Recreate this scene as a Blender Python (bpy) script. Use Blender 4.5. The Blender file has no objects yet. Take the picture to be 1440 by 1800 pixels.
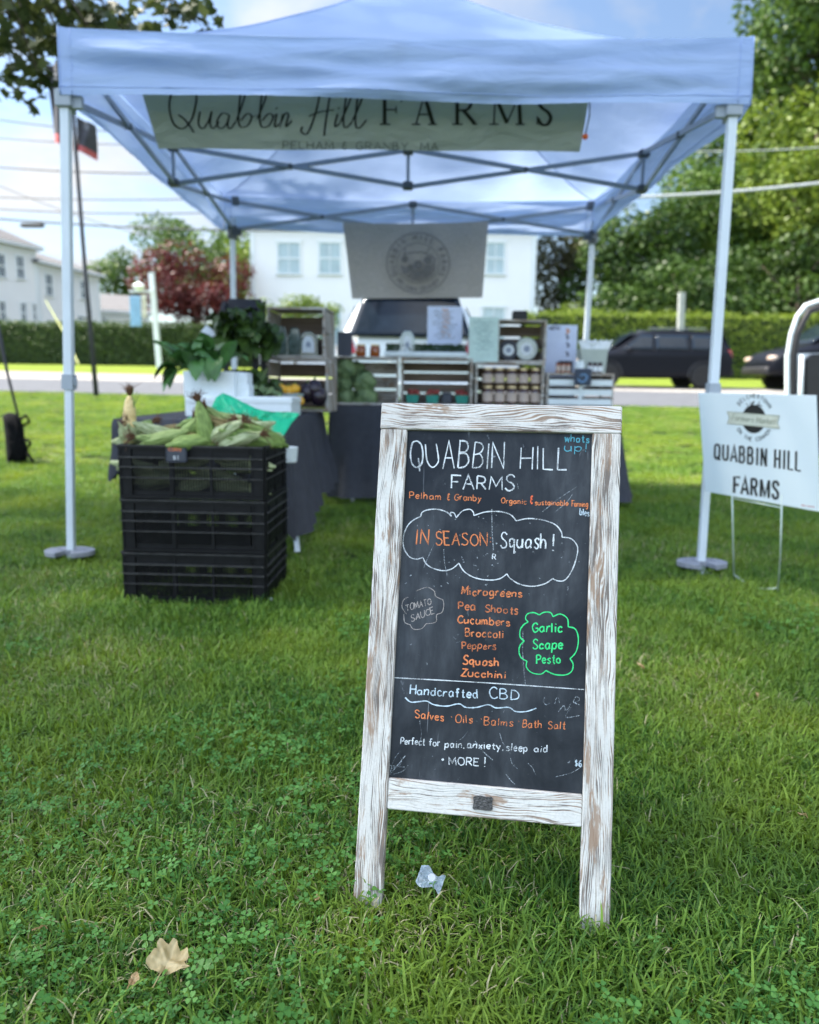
import bpy, math, random
import numpy as np
from mathutils import Vector, Matrix, Euler
from mathutils.noise import noise as pnoise

# ------------------------------------------------------------------ camera, sky, sun, exposure
S = bpy.context.scene
COL = S.collection
F_PX, PITCH, ROLL, CAM_H = 1364.0, math.radians(9.3), 0.014, 0.84
c_, s_ = math.cos(PITCH), math.sin(PITCH)
FWD = Vector((0, c_, -s_)); U0 = Vector((0, s_, c_)); R0 = Vector((1, 0, 0))
RIGHT = R0 * math.cos(ROLL) + U0 * math.sin(ROLL)
UP = -R0 * math.sin(ROLL) + U0 * math.cos(ROLL)
CAM = Vector((0, 0, CAM_H))
cam_d = bpy.data.cameras.new('camera')
cam_o = bpy.data.objects.new('camera', cam_d); COL.objects.link(cam_o)
cam_o.matrix_world = Matrix(((RIGHT.x, UP.x, -FWD.x, CAM.x), (RIGHT.y, UP.y, -FWD.y, CAM.y), (RIGHT.z, UP.z, -FWD.z, CAM.z), (0, 0, 0, 1)))
cam_d.sensor_fit = 'HORIZONTAL'; cam_d.sensor_width = 36.0
cam_d.lens = 36.0 * F_PX / 1440.0
cam_d.clip_start = 0.05; cam_d.clip_end = 600
cam_d.dof.use_dof = True; cam_d.dof.focus_distance = 1.27; cam_d.dof.aperture_fstop = 4.2
S.camera = cam_o

SUN_EL, SUN_AZ = math.radians(54), math.radians(279)      # azimuth clockwise from +Y
TO_SUN = Vector((math.sin(SUN_AZ) * math.cos(SUN_EL), math.cos(SUN_AZ) * math.cos(SUN_EL), math.sin(SUN_EL)))
sun_d = bpy.data.lights.new('sun', 'SUN'); sun_d.energy = 4.2; sun_d.angle = math.radians(2.6); sun_d.color = (1.0, 0.93, 0.82)
sun_o = bpy.data.objects.new('sun', sun_d); COL.objects.link(sun_o)
sun_o.rotation_euler = TO_SUN.to_track_quat('Z', 'Y').to_euler()
sun_o.location = (-20, -5, 30)

S.view_settings.view_transform = 'Standard'; S.view_settings.look = 'None'
S.view_settings.exposure = 1.92; S.view_settings.gamma = 1.0
S.render.engine = 'CYCLES'
S.cycles.max_bounces = 8; S.cycles.transparent_max_bounces = 16
S.cycles.transmission_bounces = 4; S.cycles.diffuse_bounces = 4

def nd(nt, t, props=None, ins=None):
    n = nt.nodes.new(t)
    for k, v in (props or {}).items(): setattr(n, k, v)
    for k, v in (ins or {}).items():
        s = n.inputs[k]
        if isinstance(v, bpy.types.NodeSocket): nt.links.new(v, s)
        elif isinstance(v, bpy.types.Node): nt.links.new(v.outputs[0], s)
        else:
            if s.type == 'RGBA' and len(v) == 3: v = (*v, 1)
            s.default_value = v
    return n
def ramp(nt, fac, stops, interp='LINEAR'):
    r = nd(nt, 'ShaderNodeValToRGB', None, {0: fac}); cr = r.color_ramp; cr.interpolation = interp
    while len(cr.elements) < len(stops): cr.elements.new(0.5)
    for e, (p, c) in zip(cr.elements, stops):
        e.position = p; e.color = (c, c, c, 1) if isinstance(c, (int, float)) else (*c, 1)
    return r.outputs[0]
def mixc(nt, fac, a, b, blend='MIX'):
    m = nd(nt, 'ShaderNodeMix', {'data_type': 'RGBA', 'blend_type': blend}, {0: fac, 6: a, 7: b})
    return m.outputs[2]
def mth(nt, op, a, b=0.0, c=None, clamp=False):
    ins = {0: a, 1: b}
    if c is not None: ins[2] = c
    return nd(nt, 'ShaderNodeMath', {'operation': op, 'use_clamp': clamp}, ins).outputs[0]

W = bpy.data.worlds.new('World'); S.world = W; W.use_nodes = True
nt = W.node_tree; nt.nodes.clear()
sky = nd(nt, 'ShaderNodeTexSky', {'sky_type': 'NISHITA', 'sun_disc': False, 'sun_elevation': SUN_EL, 'sun_rotation': SUN_AZ, 'air_density': 1.0, 'dust_density': 0.6})
bg = nd(nt, 'ShaderNodeBackground', None, {0: sky.outputs[0], 1: 0.10})
geo = nd(nt, 'ShaderNodeTexCoord')
sx = nd(nt, 'ShaderNodeSeparateXYZ', None, {0: geo.outputs['Generated']})
zc = mth(nt, 'MAXIMUM', sx.outputs[2], 0.03)
zc = mth(nt, 'ADD', zc, 0.12)
cx = mth(nt, 'DIVIDE', sx.outputs[0], zc); cy = mth(nt, 'DIVIDE', sx.outputs[1], zc)
cv = nd(nt, 'ShaderNodeCombineXYZ', None, {0: cx, 1: cy, 2: 0.0})
n1 = nd(nt, 'ShaderNodeTexNoise', None, {'Vector': cv.outputs[0], 'Scale': 0.95, 'Detail': 7.0, 'Roughness': 0.55, 'Distortion': 0.35})
msk = ramp(nt, n1.outputs[0], [(0.47, 0.0), (0.60, 1.0)])
n2 = nd(nt, 'ShaderNodeTexNoise', None, {'Vector': cv.outputs[0], 'Scale': 2.2, 'Detail': 5.0})
ccol = mixc(nt, ramp(nt, n2.outputs[0], [(0.3, 0.0), (0.7, 1.0)]), (0.78, 0.86, 0.98), (1.0, 1.0, 1.0))
# sky glow shaped by hand: bright behind the viewer as fill, dimmed ahead
dirn = nd(nt, 'ShaderNodeVectorMath', {'operation': 'DOT_PRODUCT'}, {0: geo.outputs['Generated'], 1: (-0.50, -0.52, 0.69)}).outputs['Value']
glow = ramp(nt, mth(nt, 'MULTIPLY_ADD', dirn, 0.5, 0.5), [(0.32, 0.26), (0.50, 0.40), (0.72, 0.92), (1.0, 1.0)])
bg.inputs[1].default_value = 0.10; nt.links.new(mth(nt, 'MULTIPLY', mth(nt, 'ADD', glow, 0.25), 0.115), bg.inputs[1])
bg2 = nd(nt, 'ShaderNodeBackground', None, {0: ccol, 1: mth(nt, 'MULTIPLY', glow, 0.82)})
mx = nd(nt, 'ShaderNodeMixShader', None, {0: msk, 1: bg.outputs[0], 2: bg2.outputs[0]})
nd(nt, 'ShaderNodeOutputWorld', None, {0: mx.outputs[0]})

# ------------------------------------------------------------------ pixel <-> place helpers (photo pixels 1440 x 1800)
GL0 = -0.028
def gz(y): return GL0 + gz0(y)
def gz0(y):
    k = 0.0505
    if y < 4.3: return 0.0
    if y < 6.3: return k * (y - 4.3) ** 2 / 4
    if y < 60: return k * (y - 5.3)
    return k * 54.7
def ray(px, py): return FWD + RIGHT * ((px - 720) / F_PX) - UP * ((py - 900) / F_PX)
def at(px, py, y):
    d = ray(px, py); return CAM + d * (y / d.y)
def ground(px, py):
    d = ray(px, py); t = 0.5
    lo, hi = 0.3, 120
    f = lambda t: (CAM.z + d.z * t) - gz(d.y * t)
    for _ in range(60):
        m = (lo + hi) / 2
        if f(m) > 0: lo = m
        else: hi = m
    return CAM + d * lo
def level(px, py, z=0.0):
    d = ray(px, py); return CAM + d * ((z - CAM.z) / d.z)
def on_plane(px, py, o, n):
    d = ray(px, py); return CAM + d * ((o - CAM).dot(n) / d.dot(n))

# ------------------------------------------------------------------ mesh builder
class MB:
    def __init__(s): s.v = []; s.f = []; s.m = []; s.mi = 0; s.M = None
    def _add(s, vs, fs):
        b = len(s.v)
        if s.M is not None: vs = [s.M @ Vector(v) for v in vs]
        s.v += [tuple(v) for v in vs]; s.f += [tuple(i + b for i in f) for f in fs]; s.m += [s.mi] * len(fs)
    def box(s, lo, hi, M=None):
        x0, y0, z0 = lo; x1, y1, z1 = hi
        vs = [Vector(p) for p in ((x0,y0,z0),(x1,y0,z0),(x1,y1,z0),(x0,y1,z0),(x0,y0,z1),(x1,y0,z1),(x1,y1,z1),(x0,y1,z1))]
        if M is not None: vs = [M @ v for v in vs]
        s._add(vs, [(0,3,2,1),(4,5,6,7),(0,1,5,4),(1,2,6,5),(2,3,7,6),(3,0,4,7)]); return s
    def cbox(s, lo, hi, c=0.004):
        # box with chamfered vertical and horizontal edges (lofted rings)
        x0, y0, z0 = lo; x1, y1, z1 = hi
        def ring(d, z): return [(x0+d+c,y0+d,z),(x1-d-c,y0+d,z),(x1-d,y0+d+c,z),(x1-d,y1-d-c,z),(x1-d-c,y1-d,z),(x0+d+c,y1-d,z),(x0+d,y1-d-c,z),(x0+d,y0+d+c,z)]
        vs = ring(c, z0) + ring(0, z0+c) + ring(0, z1-c) + ring(c, z1)
        fs = [tuple(range(7,-1,-1)), tuple(range(24,32))]
        for k in range(3):
            for i in range(8): fs.append((k*8+i, k*8+(i+1)%8, k*8+8+(i+1)%8, k*8+8+i))
        s._add(vs, fs); return s
    def tube(s, path, r, n=8, cap=True):
        path = [Vector(p) for p in path]; rs = r if isinstance(r, (list, tuple)) else [r] * len(path)
        t0 = (path[1] - path[0]).normalized(); a = t0.orthogonal().normalized(); vs = []
        for i, p in enumerate(path):
            t = (path[min(i+1, len(path)-1)] - path[max(i-1, 0)]).normalized()
            a = (a - t * a.dot(t)).normalized(); b = t.cross(a)
            for k in range(n):
                w = 2 * math.pi * k / n; vs.append(p + (a * math.cos(w) + b * math.sin(w)) * rs[i])
        fs = []
        for i in range(len(path) - 1):
            for k in range(n): fs.append((i*n+k, i*n+(k+1)%n, (i+1)*n+(k+1)%n, (i+1)*n+k))
        if cap: fs += [tuple(range(n-1,-1,-1)), tuple(range((len(path)-1)*n, len(path)*n))]
        s._add(vs, fs); return s
    def bar(s, a, b, w, h, up=(0,0,1)):
        a = Vector(a); b = Vector(b); t = (b-a).normalized(); x = t.cross(Vector(up))
        if x.length < 1e-4: x = t.cross(Vector((1,0,0)))
        x.normalize(); y = x.cross(t).normalized()
        vs = [p + x*(i*w/2) + y*(j*h/2) for p in (a, b) for i, j in ((-1,-1),(1,-1),(1,1),(-1,1))]
        s._add(vs, [(3,2,1,0),(4,5,6,7),(0,1,5,4),(1,2,6,5),(2,3,7,6),(3,0,4,7)]); return s
    def lathe(s, prof, M=None, n=16, wob=None):
        vs = []
        for j, (z, r) in enumerate(prof):
            for k in range(n):
                w = 2*math.pi*k/n; rr = r * (1 + (wob(w, z) if wob else 0))
                p = Vector((rr*math.cos(w), rr*math.sin(w), z)); vs.append(M @ p if M is not None else p)
        fs = []
        for j in range(len(prof)-1):
            for k in range(n): fs.append((j*n+k, j*n+(k+1)%n, (j+1)*n+(k+1)%n, (j+1)*n+k))
        fs += [tuple(range(n-1,-1,-1)), tuple(range((len(prof)-1)*n, len(prof)*n))]
        s._add(vs, fs); return s
    def grid(s, fn, nu, nv, flip=False):
        vs = [fn(i/nu, j/nv) for j in range(nv+1) for i in range(nu+1)]
        fs = []
        for j in range(nv):
            for i in range(nu):
                a = j*(nu+1)+i; q = (a, a+1, a+nu+2, a+nu+1); fs.append(q[::-1] if flip else q)
        s._add(vs, fs); return s
    def prism(s, poly, d):
        # poly: list of Vectors (planar), d: extrusion Vector
        n = len(poly); poly = [Vector(p) for p in poly]; d = Vector(d)
        vs = poly + [p + d for p in poly]
        s._add(vs, [tuple(range(n-1,-1,-1)), tuple(range(n, 2*n))] + [(i,(i+1)%n,n+(i+1)%n,n+i) for i in range(n)]); return s
    def face(s, pts): s._add([Vector(p) for p in pts], [tuple(range(len(pts)))]); return s
    def build(s, name, mats, parent=None, smooth=False, bevel=0, sub=0, world=False, solid=0):
        me = bpy.data.meshes.new(name)
        off = Vector((0,0,0))
        if world and parent is not None:
            r = parent
            while r.parent: r = r.parent
            off = r.location
        me.from_pydata([(v[0]-off.x, v[1]-off.y, v[2]-off.z) for v in s.v], [], s.f)
        for m in (mats if isinstance(mats, (list, tuple)) else [mats]): me.materials.append(m)
        if any(s.m): me.polygons.foreach_set('material_index', s.m)
        if smooth: me.polygons.foreach_set('use_smooth', [True]*len(s.f))
        me.update()
        o = bpy.data.objects.new(name, me); COL.objects.link(o)
        if parent is not None: o.parent = parent
        if bevel:
            b = o.modifiers.new('bevel', 'BEVEL'); b.width = bevel; b.segments = 2; b.limit_method = 'ANGLE'; b.angle_limit = math.radians(50)
        if sub:
            b = o.modifiers.new('sub', 'SUBSURF'); b.levels = sub; b.render_levels = sub
        if solid:
            b = o.modifiers.new('solid', 'SOLIDIFY'); b.thickness = solid; b.offset = 0
        return o
def tag(o, label=None, cat=None, group=None, kind=None):
    if label: o['label'] = label
    if cat: o['category'] = cat
    if group: o['group'] = group
    if kind: o['kind'] = kind
    return o
def thing(name, label, cat, loc=(0,0,0), rz=0, group=None, rot=None):
    o = bpy.data.objects.new(name, None); COL.objects.link(o); o.empty_display_size = 0.1
    o.location = loc; o.rotation_euler = rot if rot else (0, 0, rz)
    return tag(o, label, cat, group)
def solo(mb, name, mats, label, cat, loc=None, group=None, kind=None, **kw):
    """one thing that is one mesh; vertices given in world space, origin moved to its base"""
    if loc is None:
        xs = [v[0] for v in mb.v]; ys = [v[1] for v in mb.v]; loc = ((min(xs)+max(xs))/2, (min(ys)+max(ys))/2, min(v[2] for v in mb.v))
    l = Vector(loc); mb.v = [(v[0]-l.x, v[1]-l.y, v[2]-l.z) for v in mb.v]
    o = mb.build(name, mats, **kw); o.location = l
    return tag(o, label, cat, group, kind)
def copy_tree(o, parent=None):
    c = o.copy(); COL.objects.link(c); c.parent = parent
    for ch in list(o.children): copy_tree(ch, c)
    return c
def TRS(loc, rot=(0,0,0), sc=1.0):
    return Matrix.Translation(Vector(loc)) @ Euler(rot).to_matrix().to_4x4() @ Matrix.Scale(sc, 4)
def fast_mesh(name, verts, k, mats, parent=None, col=None, smooth=False):
    """verts (n*k,3) numpy, consecutive k-gons"""
    n = len(verts) // k
    me = bpy.data.meshes.new(name); me.vertices.add(n*k); me.vertices.foreach_set('co', verts.astype(np.float32).ravel())
    me.loops.add(n*k); me.loops.foreach_set('vertex_index', np.arange(n*k, dtype=np.int32))
    me.polygons.add(n); me.polygons.foreach_set('loop_start', np.arange(0, n*k, k, dtype=np.int32))
    if col is not None:
        a = me.color_attributes.new('Col', 'FLOAT_COLOR', 'POINT'); c4 = np.ones((n*k, 4), np.float32); c4[:, :3] = col; a.data.foreach_set('color', c4.ravel())
    for m in (mats if isinstance(mats, (list, tuple)) else [mats]): me.materials.append(m)
    me.update(calc_edges=True); me.validate()
    o = bpy.data.objects.new(name, me); COL.objects.link(o)
    if parent is not None: o.parent = parent
    return o

# ------------------------------------------------------------------ materials
def newmat(name):
    m = bpy.data.materials.new(name); m.use_nodes = True; nt = m.node_tree; nt.nodes.clear()
    return m, nt
def finish(nt, sh): nd(nt, 'ShaderNodeOutputMaterial', None, {0: sh})
def mat(name, col, rough=0.6, metal=0.0, var=0.18, scale=9.0, bump=0.0, bscale=60.0, spec=0.5, transl=0.0, col2=None, coat=0.0, emit=0.0, stretch=(1,1,1)):
    m, nt = newmat(name); tc = nd(nt, 'ShaderNodeTexCoord')
    mp = nd(nt, 'ShaderNodeMapping', None, {0: tc.outputs['Object'], 3: stretch})
    n = nd(nt, 'ShaderNodeTexNoise', None, {'Vector': mp.outputs[0], 'Scale': scale, 'Detail': 6.0, 'Roughness': 0.6})
    f = ramp(nt, n.outputs[0], [(0.3, 0.0), (0.7, 1.0)])
    a = tuple(c*(1-var) for c in col); b = col2 or tuple(min(1, c*(1+var)) for c in col)
    cc = mixc(nt, f, a, b)
    ins = {'Base Color': cc, 'Roughness': rough, 'Metallic': metal, 'Specular IOR Level': spec, 'Coat Weight': coat}
    if bump:
        bn = nd(nt, 'ShaderNodeTexNoise', None, {'Vector': mp.outputs[0], 'Scale': bscale, 'Detail': 4.0})
        bm = nd(nt, 'ShaderNodeBump', None, {'Strength': min(1, bump), 'Distance': 0.004, 'Height': bn.outputs[0]}); ins['Normal'] = bm.outputs[0]
    p = nd(nt, 'ShaderNodeBsdfPrincipled', None, ins); sh = p.outputs[0]
    if transl:
        t = nd(nt, 'ShaderNodeBsdfTranslucent', None, {0: cc}); sh = nd(nt, 'ShaderNodeMixShader', None, {0: transl, 1: sh, 2: t.outputs[0]}).outputs[0]
    finish(nt, sh); return m
def leaf_mat(name, c1, c2, transl=0.35, rough=0.5, spec=0.35, nscale=0.6):
    m, nt = newmat(name)
    at_ = nd(nt, 'ShaderNodeVertexColor', {'layer_name': 'Col'})
    g = nd(nt, 'ShaderNodeNewGeometry')
    n = nd(nt, 'ShaderNodeTexNoise', None, {'Vector': g.outputs['Position'], 'Scale': nscale, 'Detail': 3.0})
    f = mth(nt, 'ADD', mth(nt, 'MULTIPLY', n.outputs[0], 0.8), mth(nt, 'MULTIPLY', nd(nt, 'ShaderNodeSeparateColor', None, {0: at_.outputs[0]}).outputs[0], 0.7), clamp=True)
    f = ramp(nt, f, [(0.4, 0.0), (1.0, 1.0)])
    cc = mixc(nt, f, c1, c2)
    p = nd(nt, 'ShaderNodeBsdfPrincipled', None, {'Base Color': cc, 'Roughness': rough, 'Specular IOR Level': spec})
    t = nd(nt, 'ShaderNodeBsdfTranslucent', None, {0: cc})
    finish(nt, nd(nt, 'ShaderNodeMixShader', None, {0: transl, 1: p.outputs[0], 2: t.outputs[0]}).outputs[0]); return m
def wood_mat(name, seed, paint=(0.75, 0.72, 0.65), cover=0.46, axis='X', brown=(0.33, 0.21, 0.13), dark=(0.12, 0.09, 0.07), fine=1.0):
    """whitewashed weathered board; grain runs along the object's axis"""
    m, nt = newmat(name); tc = nd(nt, 'ShaderNodeTexCoord'); sp = nd(nt, 'ShaderNodeSeparateXYZ', None, {0: tc.outputs['Object']})
    o = sp.outputs
    along = o['XYZ'.index(axis)]; oth = [o[i] for i in range(3) if 'XYZ'[i] != axis]
    across = mth(nt, 'ADD', oth[0], mth(nt, 'MULTIPLY', oth[1], 0.6))
    cv = nd(nt, 'ShaderNodeCombineXYZ', None, {0: mth(nt, 'MULTIPLY', along, 5.0), 1: mth(nt, 'MULTIPLY', across, 26.0), 2: seed})
    w1 = nd(nt, 'ShaderNodeTexNoise', None, {'Vector': cv.outputs[0], 'Scale': 1.0, 'Detail': 2.0})
    warp = mth(nt, 'MULTIPLY', mth(nt, 'SUBTRACT', w1.outputs[0], 0.5), 0.030)
    ac2 = mth(nt, 'ADD', across, warp)
    # cathedral rings: stretched distance from a pith far along the board
    xx = mth(nt, 'MULTIPLY', mth(nt, 'SUBTRACT', along, 0.13 * math.sin(seed * 3.1)), 0.085)
    yy = mth(nt, 'ADD', ac2, 0.016 * math.cos(seed * 5.0))
    rad = mth(nt, 'SQRT', mth(nt, 'ADD', mth(nt, 'MULTIPLY', xx, xx), mth(nt, 'MULTIPLY', yy, yy)))
    ring = mth(nt, 'SINE', mth(nt, 'MULTIPLY', rad, 2500.0 * fine))
    gv = nd(nt, 'ShaderNodeCombineXYZ', None, {0: mth(nt, 'MULTIPLY', along, 9.0), 1: mth(nt, 'MULTIPLY', ac2, 760.0 * fine), 2: seed * 2})
    g1 = nd(nt, 'ShaderNodeTexNoise', None, {'Vector': gv.outputs[0], 'Scale': 1.0, 'Detail': 4.0, 'Roughness': 0.65})
    pv = nd(nt, 'ShaderNodeCombineXYZ', None, {0: mth(nt, 'MULTIPLY', along, 14.0), 1: mth(nt, 'MULTIPLY', ac2, 70.0), 2: seed * 3})
    p1 = nd(nt, 'ShaderNodeTexNoise', None, {'Vector': pv.outputs[0], 'Scale': 1.0, 'Detail': 5.0, 'Roughness': 0.6})
    h = mth(nt, 'ADD', mth(nt, 'MULTIPLY', ring, 0.055), mth(nt, 'MULTIPLY', g1.outputs[0], 0.75))
    h = mth(nt, 'ADD', h, mth(nt, 'MULTIPLY', p1.outputs[0], 0.34))
    lf = nd(nt, 'ShaderNodeTexNoise', None, {'Vector': nd(nt, 'ShaderNodeCombineXYZ', None, {0: mth(nt, 'MULTIPLY', along, 6.0), 1: mth(nt, 'MULTIPLY', ac2, 30.0), 2: seed * 5}).outputs[0], 'Scale': 1.0, 'Detail': 4.0})
    h = mth(nt, 'ADD', h, mth(nt, 'MULTIPLY', mth(nt, 'SUBTRACT', lf.outputs[0], 0.5), 0.42))
    # h is roughly 0.57 +- 0.12 ; below the cover threshold the paint has gone
    bare = ramp(nt, h, [(cover - 0.04, 0.9), (cover + 0.02, 0.0)])
    wood = mixc(nt, ramp(nt, p1.outputs[0], [(0.42, 0.0), (0.6, 1.0)]), dark, brown)
    bv = nd(nt, 'ShaderNodeTexNoise', None, {'Vector': tc.outputs['Object'], 'Scale': 7.0, 'Detail': 4.0})
    pa = mixc(nt, ramp(nt, bv.outputs[0], [(0.35, 0.0), (0.65, 1.0)]), tuple(c*0.86 for c in paint), paint)
    pn = nd(nt, 'ShaderNodeTexNoise', None, {'Vector': tc.outputs['Object'], 'Scale': 260.0, 'Detail': 3.0})
    pa = mixc(nt, mth(nt, 'MULTIPLY', ramp(nt, pn.outputs[0], [(0.5, 0.0), (0.75, 1.0)]), 0.35), pa, (0.45, 0.42, 0.38))
    wear = ramp(nt, nd(nt, 'ShaderNodeTexNoise', None, {'Vector': pv.outputs[0], 'Scale': 0.45, 'Detail': 5.0, 'Roughness': 0.7}).outputs[0], [(0.56, 0.0), (0.61, 1.0)])
    cc = mixc(nt, bare, pa, wood); cc = mixc(nt, mth(nt, 'MULTIPLY', wear, 0.8), cc, brown)
    bm = nd(nt, 'ShaderNodeBump', None, {'Strength': 0.55, 'Distance': 0.0022, 'Height': mth(nt, 'SUBTRACT', h, mth(nt, 'MULTIPLY', wear, 0.1))})
    p = nd(nt, 'ShaderNodeBsdfPrincipled', None, {'Base Color': cc, 'Roughness': 0.72, 'Specular IOR Level': 0.3, 'Normal': bm.outputs[0]})
    finish(nt, p.outputs[0]); return m

M = {}
M['tent'] = None
def fabric_mat(name, col, transl=0.3, rough=0.55, wr=0.5):
    m, nt = newmat(name); tc = nd(nt, 'ShaderNodeTexCoord')
    mp = nd(nt, 'ShaderNodeMapping', None, {0: tc.outputs['Object'], 3: (1.2, 1.2, 5.0), 2: (0.1, 0.12, 0.0)})
    n = nd(nt, 'ShaderNodeTexNoise', None, {'Vector': mp.outputs[0], 'Scale': 3.0, 'Detail': 5.0, 'Roughness': 0.5, 'Distortion': 0.6})
    n2 = nd(nt, 'ShaderNodeTexNoise', None, {'Vector': tc.outputs['Object'], 'Scale': 420.0, 'Detail': 2.0})
    hh = mth(nt, 'ADD', n.outputs[0], mth(nt, 'MULTIPLY', n2.outputs[0], 0.012))
    bm = nd(nt, 'ShaderNodeBump', None, {'Strength': wr, 'Distance': 0.03, 'Height': hh})
    cc = mixc(nt, n.outputs[0], tuple(c*0.95 for c in col), col)
    p = nd(nt, 'ShaderNodeBsdfPrincipled', None, {'Base Color': cc, 'Roughness': rough, 'Specular IOR Level': 0.3, 'Normal': bm.outputs[0]})
    t = nd(nt, 'ShaderNodeBsdfTranslucent', None, {0: cc, 1: bm.outputs[0]})
    finish(nt, nd(nt, 'ShaderNodeMixShader', None, {0: transl, 1: p.outputs[0], 2: t.outputs[0]}).outputs[0]); return m
M['tent'] = fabric_mat('skylight_tinted_canopy_fabric', (0.46, 0.595, 0.87), 0.38)  # white fabric; the blue of the skylight is painted into its base colour
M['legmetal'] = mat('white_powder_coat', (0.62, 0.68, 0.72), 0.35, 0.0, 0.05)
M['barmetal'] = mat('grey_truss_metal', (0.30, 0.34, 0.38), 0.4, 0.3, 0.1)
M['darkplastic'] = mat('dark_grey_plastic', (0.10, 0.115, 0.13), 0.5, 0, 0.15)
M['greyplastic'] = mat('grey_bracket_plastic', (0.32, 0.36, 0.40), 0.5, 0, 0.1)
M['plate'] = mat('grey_weight_plate', (0.25, 0.26, 0.29), 0.6, 0, 0.25, 25, 0.2)
M['blackplastic'] = mat('black_crate_plastic', (0.006, 0.006, 0.007), 0.5, 0, 0.5, 14, 0.15, 90, 0.2)
M['worn_highlight'] = mat('worn_highlight_rib', (0.045, 0.044, 0.042), 0.5, 0, 0.5, 30, 0.2, 90, 0.3)  # lighter ribs: plastic wear plus edge highlights painted into the colour
M['cloth'] = mat('charcoal_tablecloth', (0.055, 0.058, 0.070), 0.9, 0, 0.12, 20, 0.25, 500, 0.2)
M['white'] = mat('white_card', (0.72, 0.76, 0.78), 0.55, 0, 0.05)
M['wax'] = mat('white_waxed_carton', (0.70, 0.76, 0.77), 0.5, 0, 0.06, 12, 0.1)
M['black'] = mat('black_matt', (0.012, 0.012, 0.014), 0.6, 0, 0.2)
M['ink'] = mat('black_print', (0.012, 0.013, 0.014), 0.6, 0, 0.1)
M['slate'] = mat('slate_card', (0.045, 0.05, 0.065), 0.6, 0, 0.15)
M['husk'] = mat('corn_husk', (0.19, 0.33, 0.065), 0.55, 0, 0.6, 55, 0.5, 160, 0.35, 0.12, (0.34, 0.47, 0.13), stretch=(3, 3, 0.35))
M['husk_pale'] = mat('pale_corn_husk', (0.42, 0.53, 0.20), 0.55, 0, 0.45, 55, 0.5, 160, 0.35, 0.12, (0.62, 0.66, 0.40), stretch=(3, 3, 0.35))
M['husk_mid'] = mat('mid_corn_husk', (0.27, 0.40, 0.10), 0.55, 0, 0.5, 55, 0.5, 160, 0.35, 0.12, (0.40, 0.50, 0.18), stretch=(3, 3, 0.35))
M['husk_brown'] = mat('dry_brown_husk', (0.20, 0.13, 0.055), 0.7, 0, 0.4, 55, 0.5, 160, 0.3, 0.1, (0.36, 0.30, 0.12), stretch=(3, 3, 0.35))
M['silk'] = mat('brown_corn_silk', (0.12, 0.055, 0.025), 0.8, 0, 0.4, 40)
M['kernel'] = mat('yellow_kernels', (0.68, 0.48, 0.16), 0.4, 0, 0.25, 60, 0.6, 110, col2=(0.80, 0.62, 0.30))
M['greenbag'] = mat('bright_green_bag', (0.01, 0.52, 0.26), 0.4, 0, 0.15, 10, 0.3, 40, 0.5, 0.25)
M['leafy'] = mat('collard_leaf', (0.06, 0.16, 0.035), 0.45, 0, 0.4, 14, 0.3, 60, 0.5, 0.15)
M['leafdark'] = mat('dark_kale_leaf', (0.035, 0.085, 0.016), 0.5, 0, 0.5, 16, 0.4, 60, 0.4, 0.12, (0.06, 0.11, 0.015))
M['cabbage'] = mat('cabbage_leaf', (0.10, 0.20, 0.08), 0.5, 0, 0.35, 18, 0.4, 60, 0.4, 0.1, (0.30, 0.40, 0.18))
M['squash'] = mat('yellow_squash', (0.80, 0.42, 0.03), 0.4, 0, 0.12)
M['aubergine'] = mat('dark_aubergine', (0.02, 0.012, 0.02), 0.25, 0, 0.2)
M['tomato'] = mat('dark_red_tomato', (0.28, 0.04, 0.03), 0.3, 0, 0.3)
M['teal'] = mat('teal_pulp_basket', (0.03, 0.25, 0.19), 0.75, 0, 0.15, 30, 0.3)
M['jar'] = mat('dark_sauce_jar', (0.06, 0.022, 0.015), 0.12, 0, 0.2, coat=0.6)
M['honey'] = mat('amber_honey', (0.30, 0.07, 0.01), 0.12, 0, 0.2, coat=0.7)
M['gold'] = mat('gold_lid', (0.62, 0.50, 0.30), 0.35, 0.6, 0.1)
M['kraft'] = mat('beige_label', (0.50, 0.40, 0.33), 0.7, 0, 0.08)
M['clam'] = mat('clear_clamshell', (0.36, 0.44, 0.44), 0.15, 0, 0.2, 20, coat=0.5)
M['clamgreen'] = mat('clamshell_with_greens', (0.06, 0.10, 0.07), 0.2, 0, 0.5, 25, 0.3, coat=0.6, col2=(0.16, 0.22, 0.2))
M['micro'] = mat('microgreens', (0.03, 0.075, 0.02), 0.6, 0, 0.5, 60, 0, transl=0.2)
M['paper'] = mat('pale_blue_paper', (0.60, 0.66, 0.82), 0.6, 0, 0.06)
M['mintpaper'] = mat('mint_poster_paper', (0.52, 0.66, 0.60), 0.6, 0, 0.1, 30)
M['burlap'] = mat('taupe_burlap', (0.46, 0.43, 0.405), 0.95, 0, 0.12, 60, 0.4, 300, 0.1)
M['sage'] = None
M['orange'] = mat('orange_ball', (0.85, 0.14, 0.02), 0.4)
M['rubber'] = mat('tyre_rubber', (0.012, 0.012, 0.012), 0.8, 0, 0.2)
M['rim'] = mat('dark_alloy', (0.24, 0.24, 0.25), 0.35, 0.7, 0.1)
M['glass'] = mat('dark_car_glass', (0.008, 0.014, 0.022), 0.08, 0, 0.2, spec=0.35)
M['carwhite'] = mat('white_car_paint', (0.72, 0.78, 0.80), 0.3, 0, 0.03, coat=0.6)
M['cardark'] = mat('black_blue_car_paint', (0.006, 0.007, 0.011), 0.4, 0, 0.1, spec=0.14, coat=0.04)
M['redlens'] = mat('red_tail_lens', (0.25, 0.01, 0.015), 0.2, 0, 0.1, coat=0.5)
M['lamp'] = mat('amber_clear_lens', (0.55, 0.42, 0.34), 0.15, 0, 0.1, coat=0.5)
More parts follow.
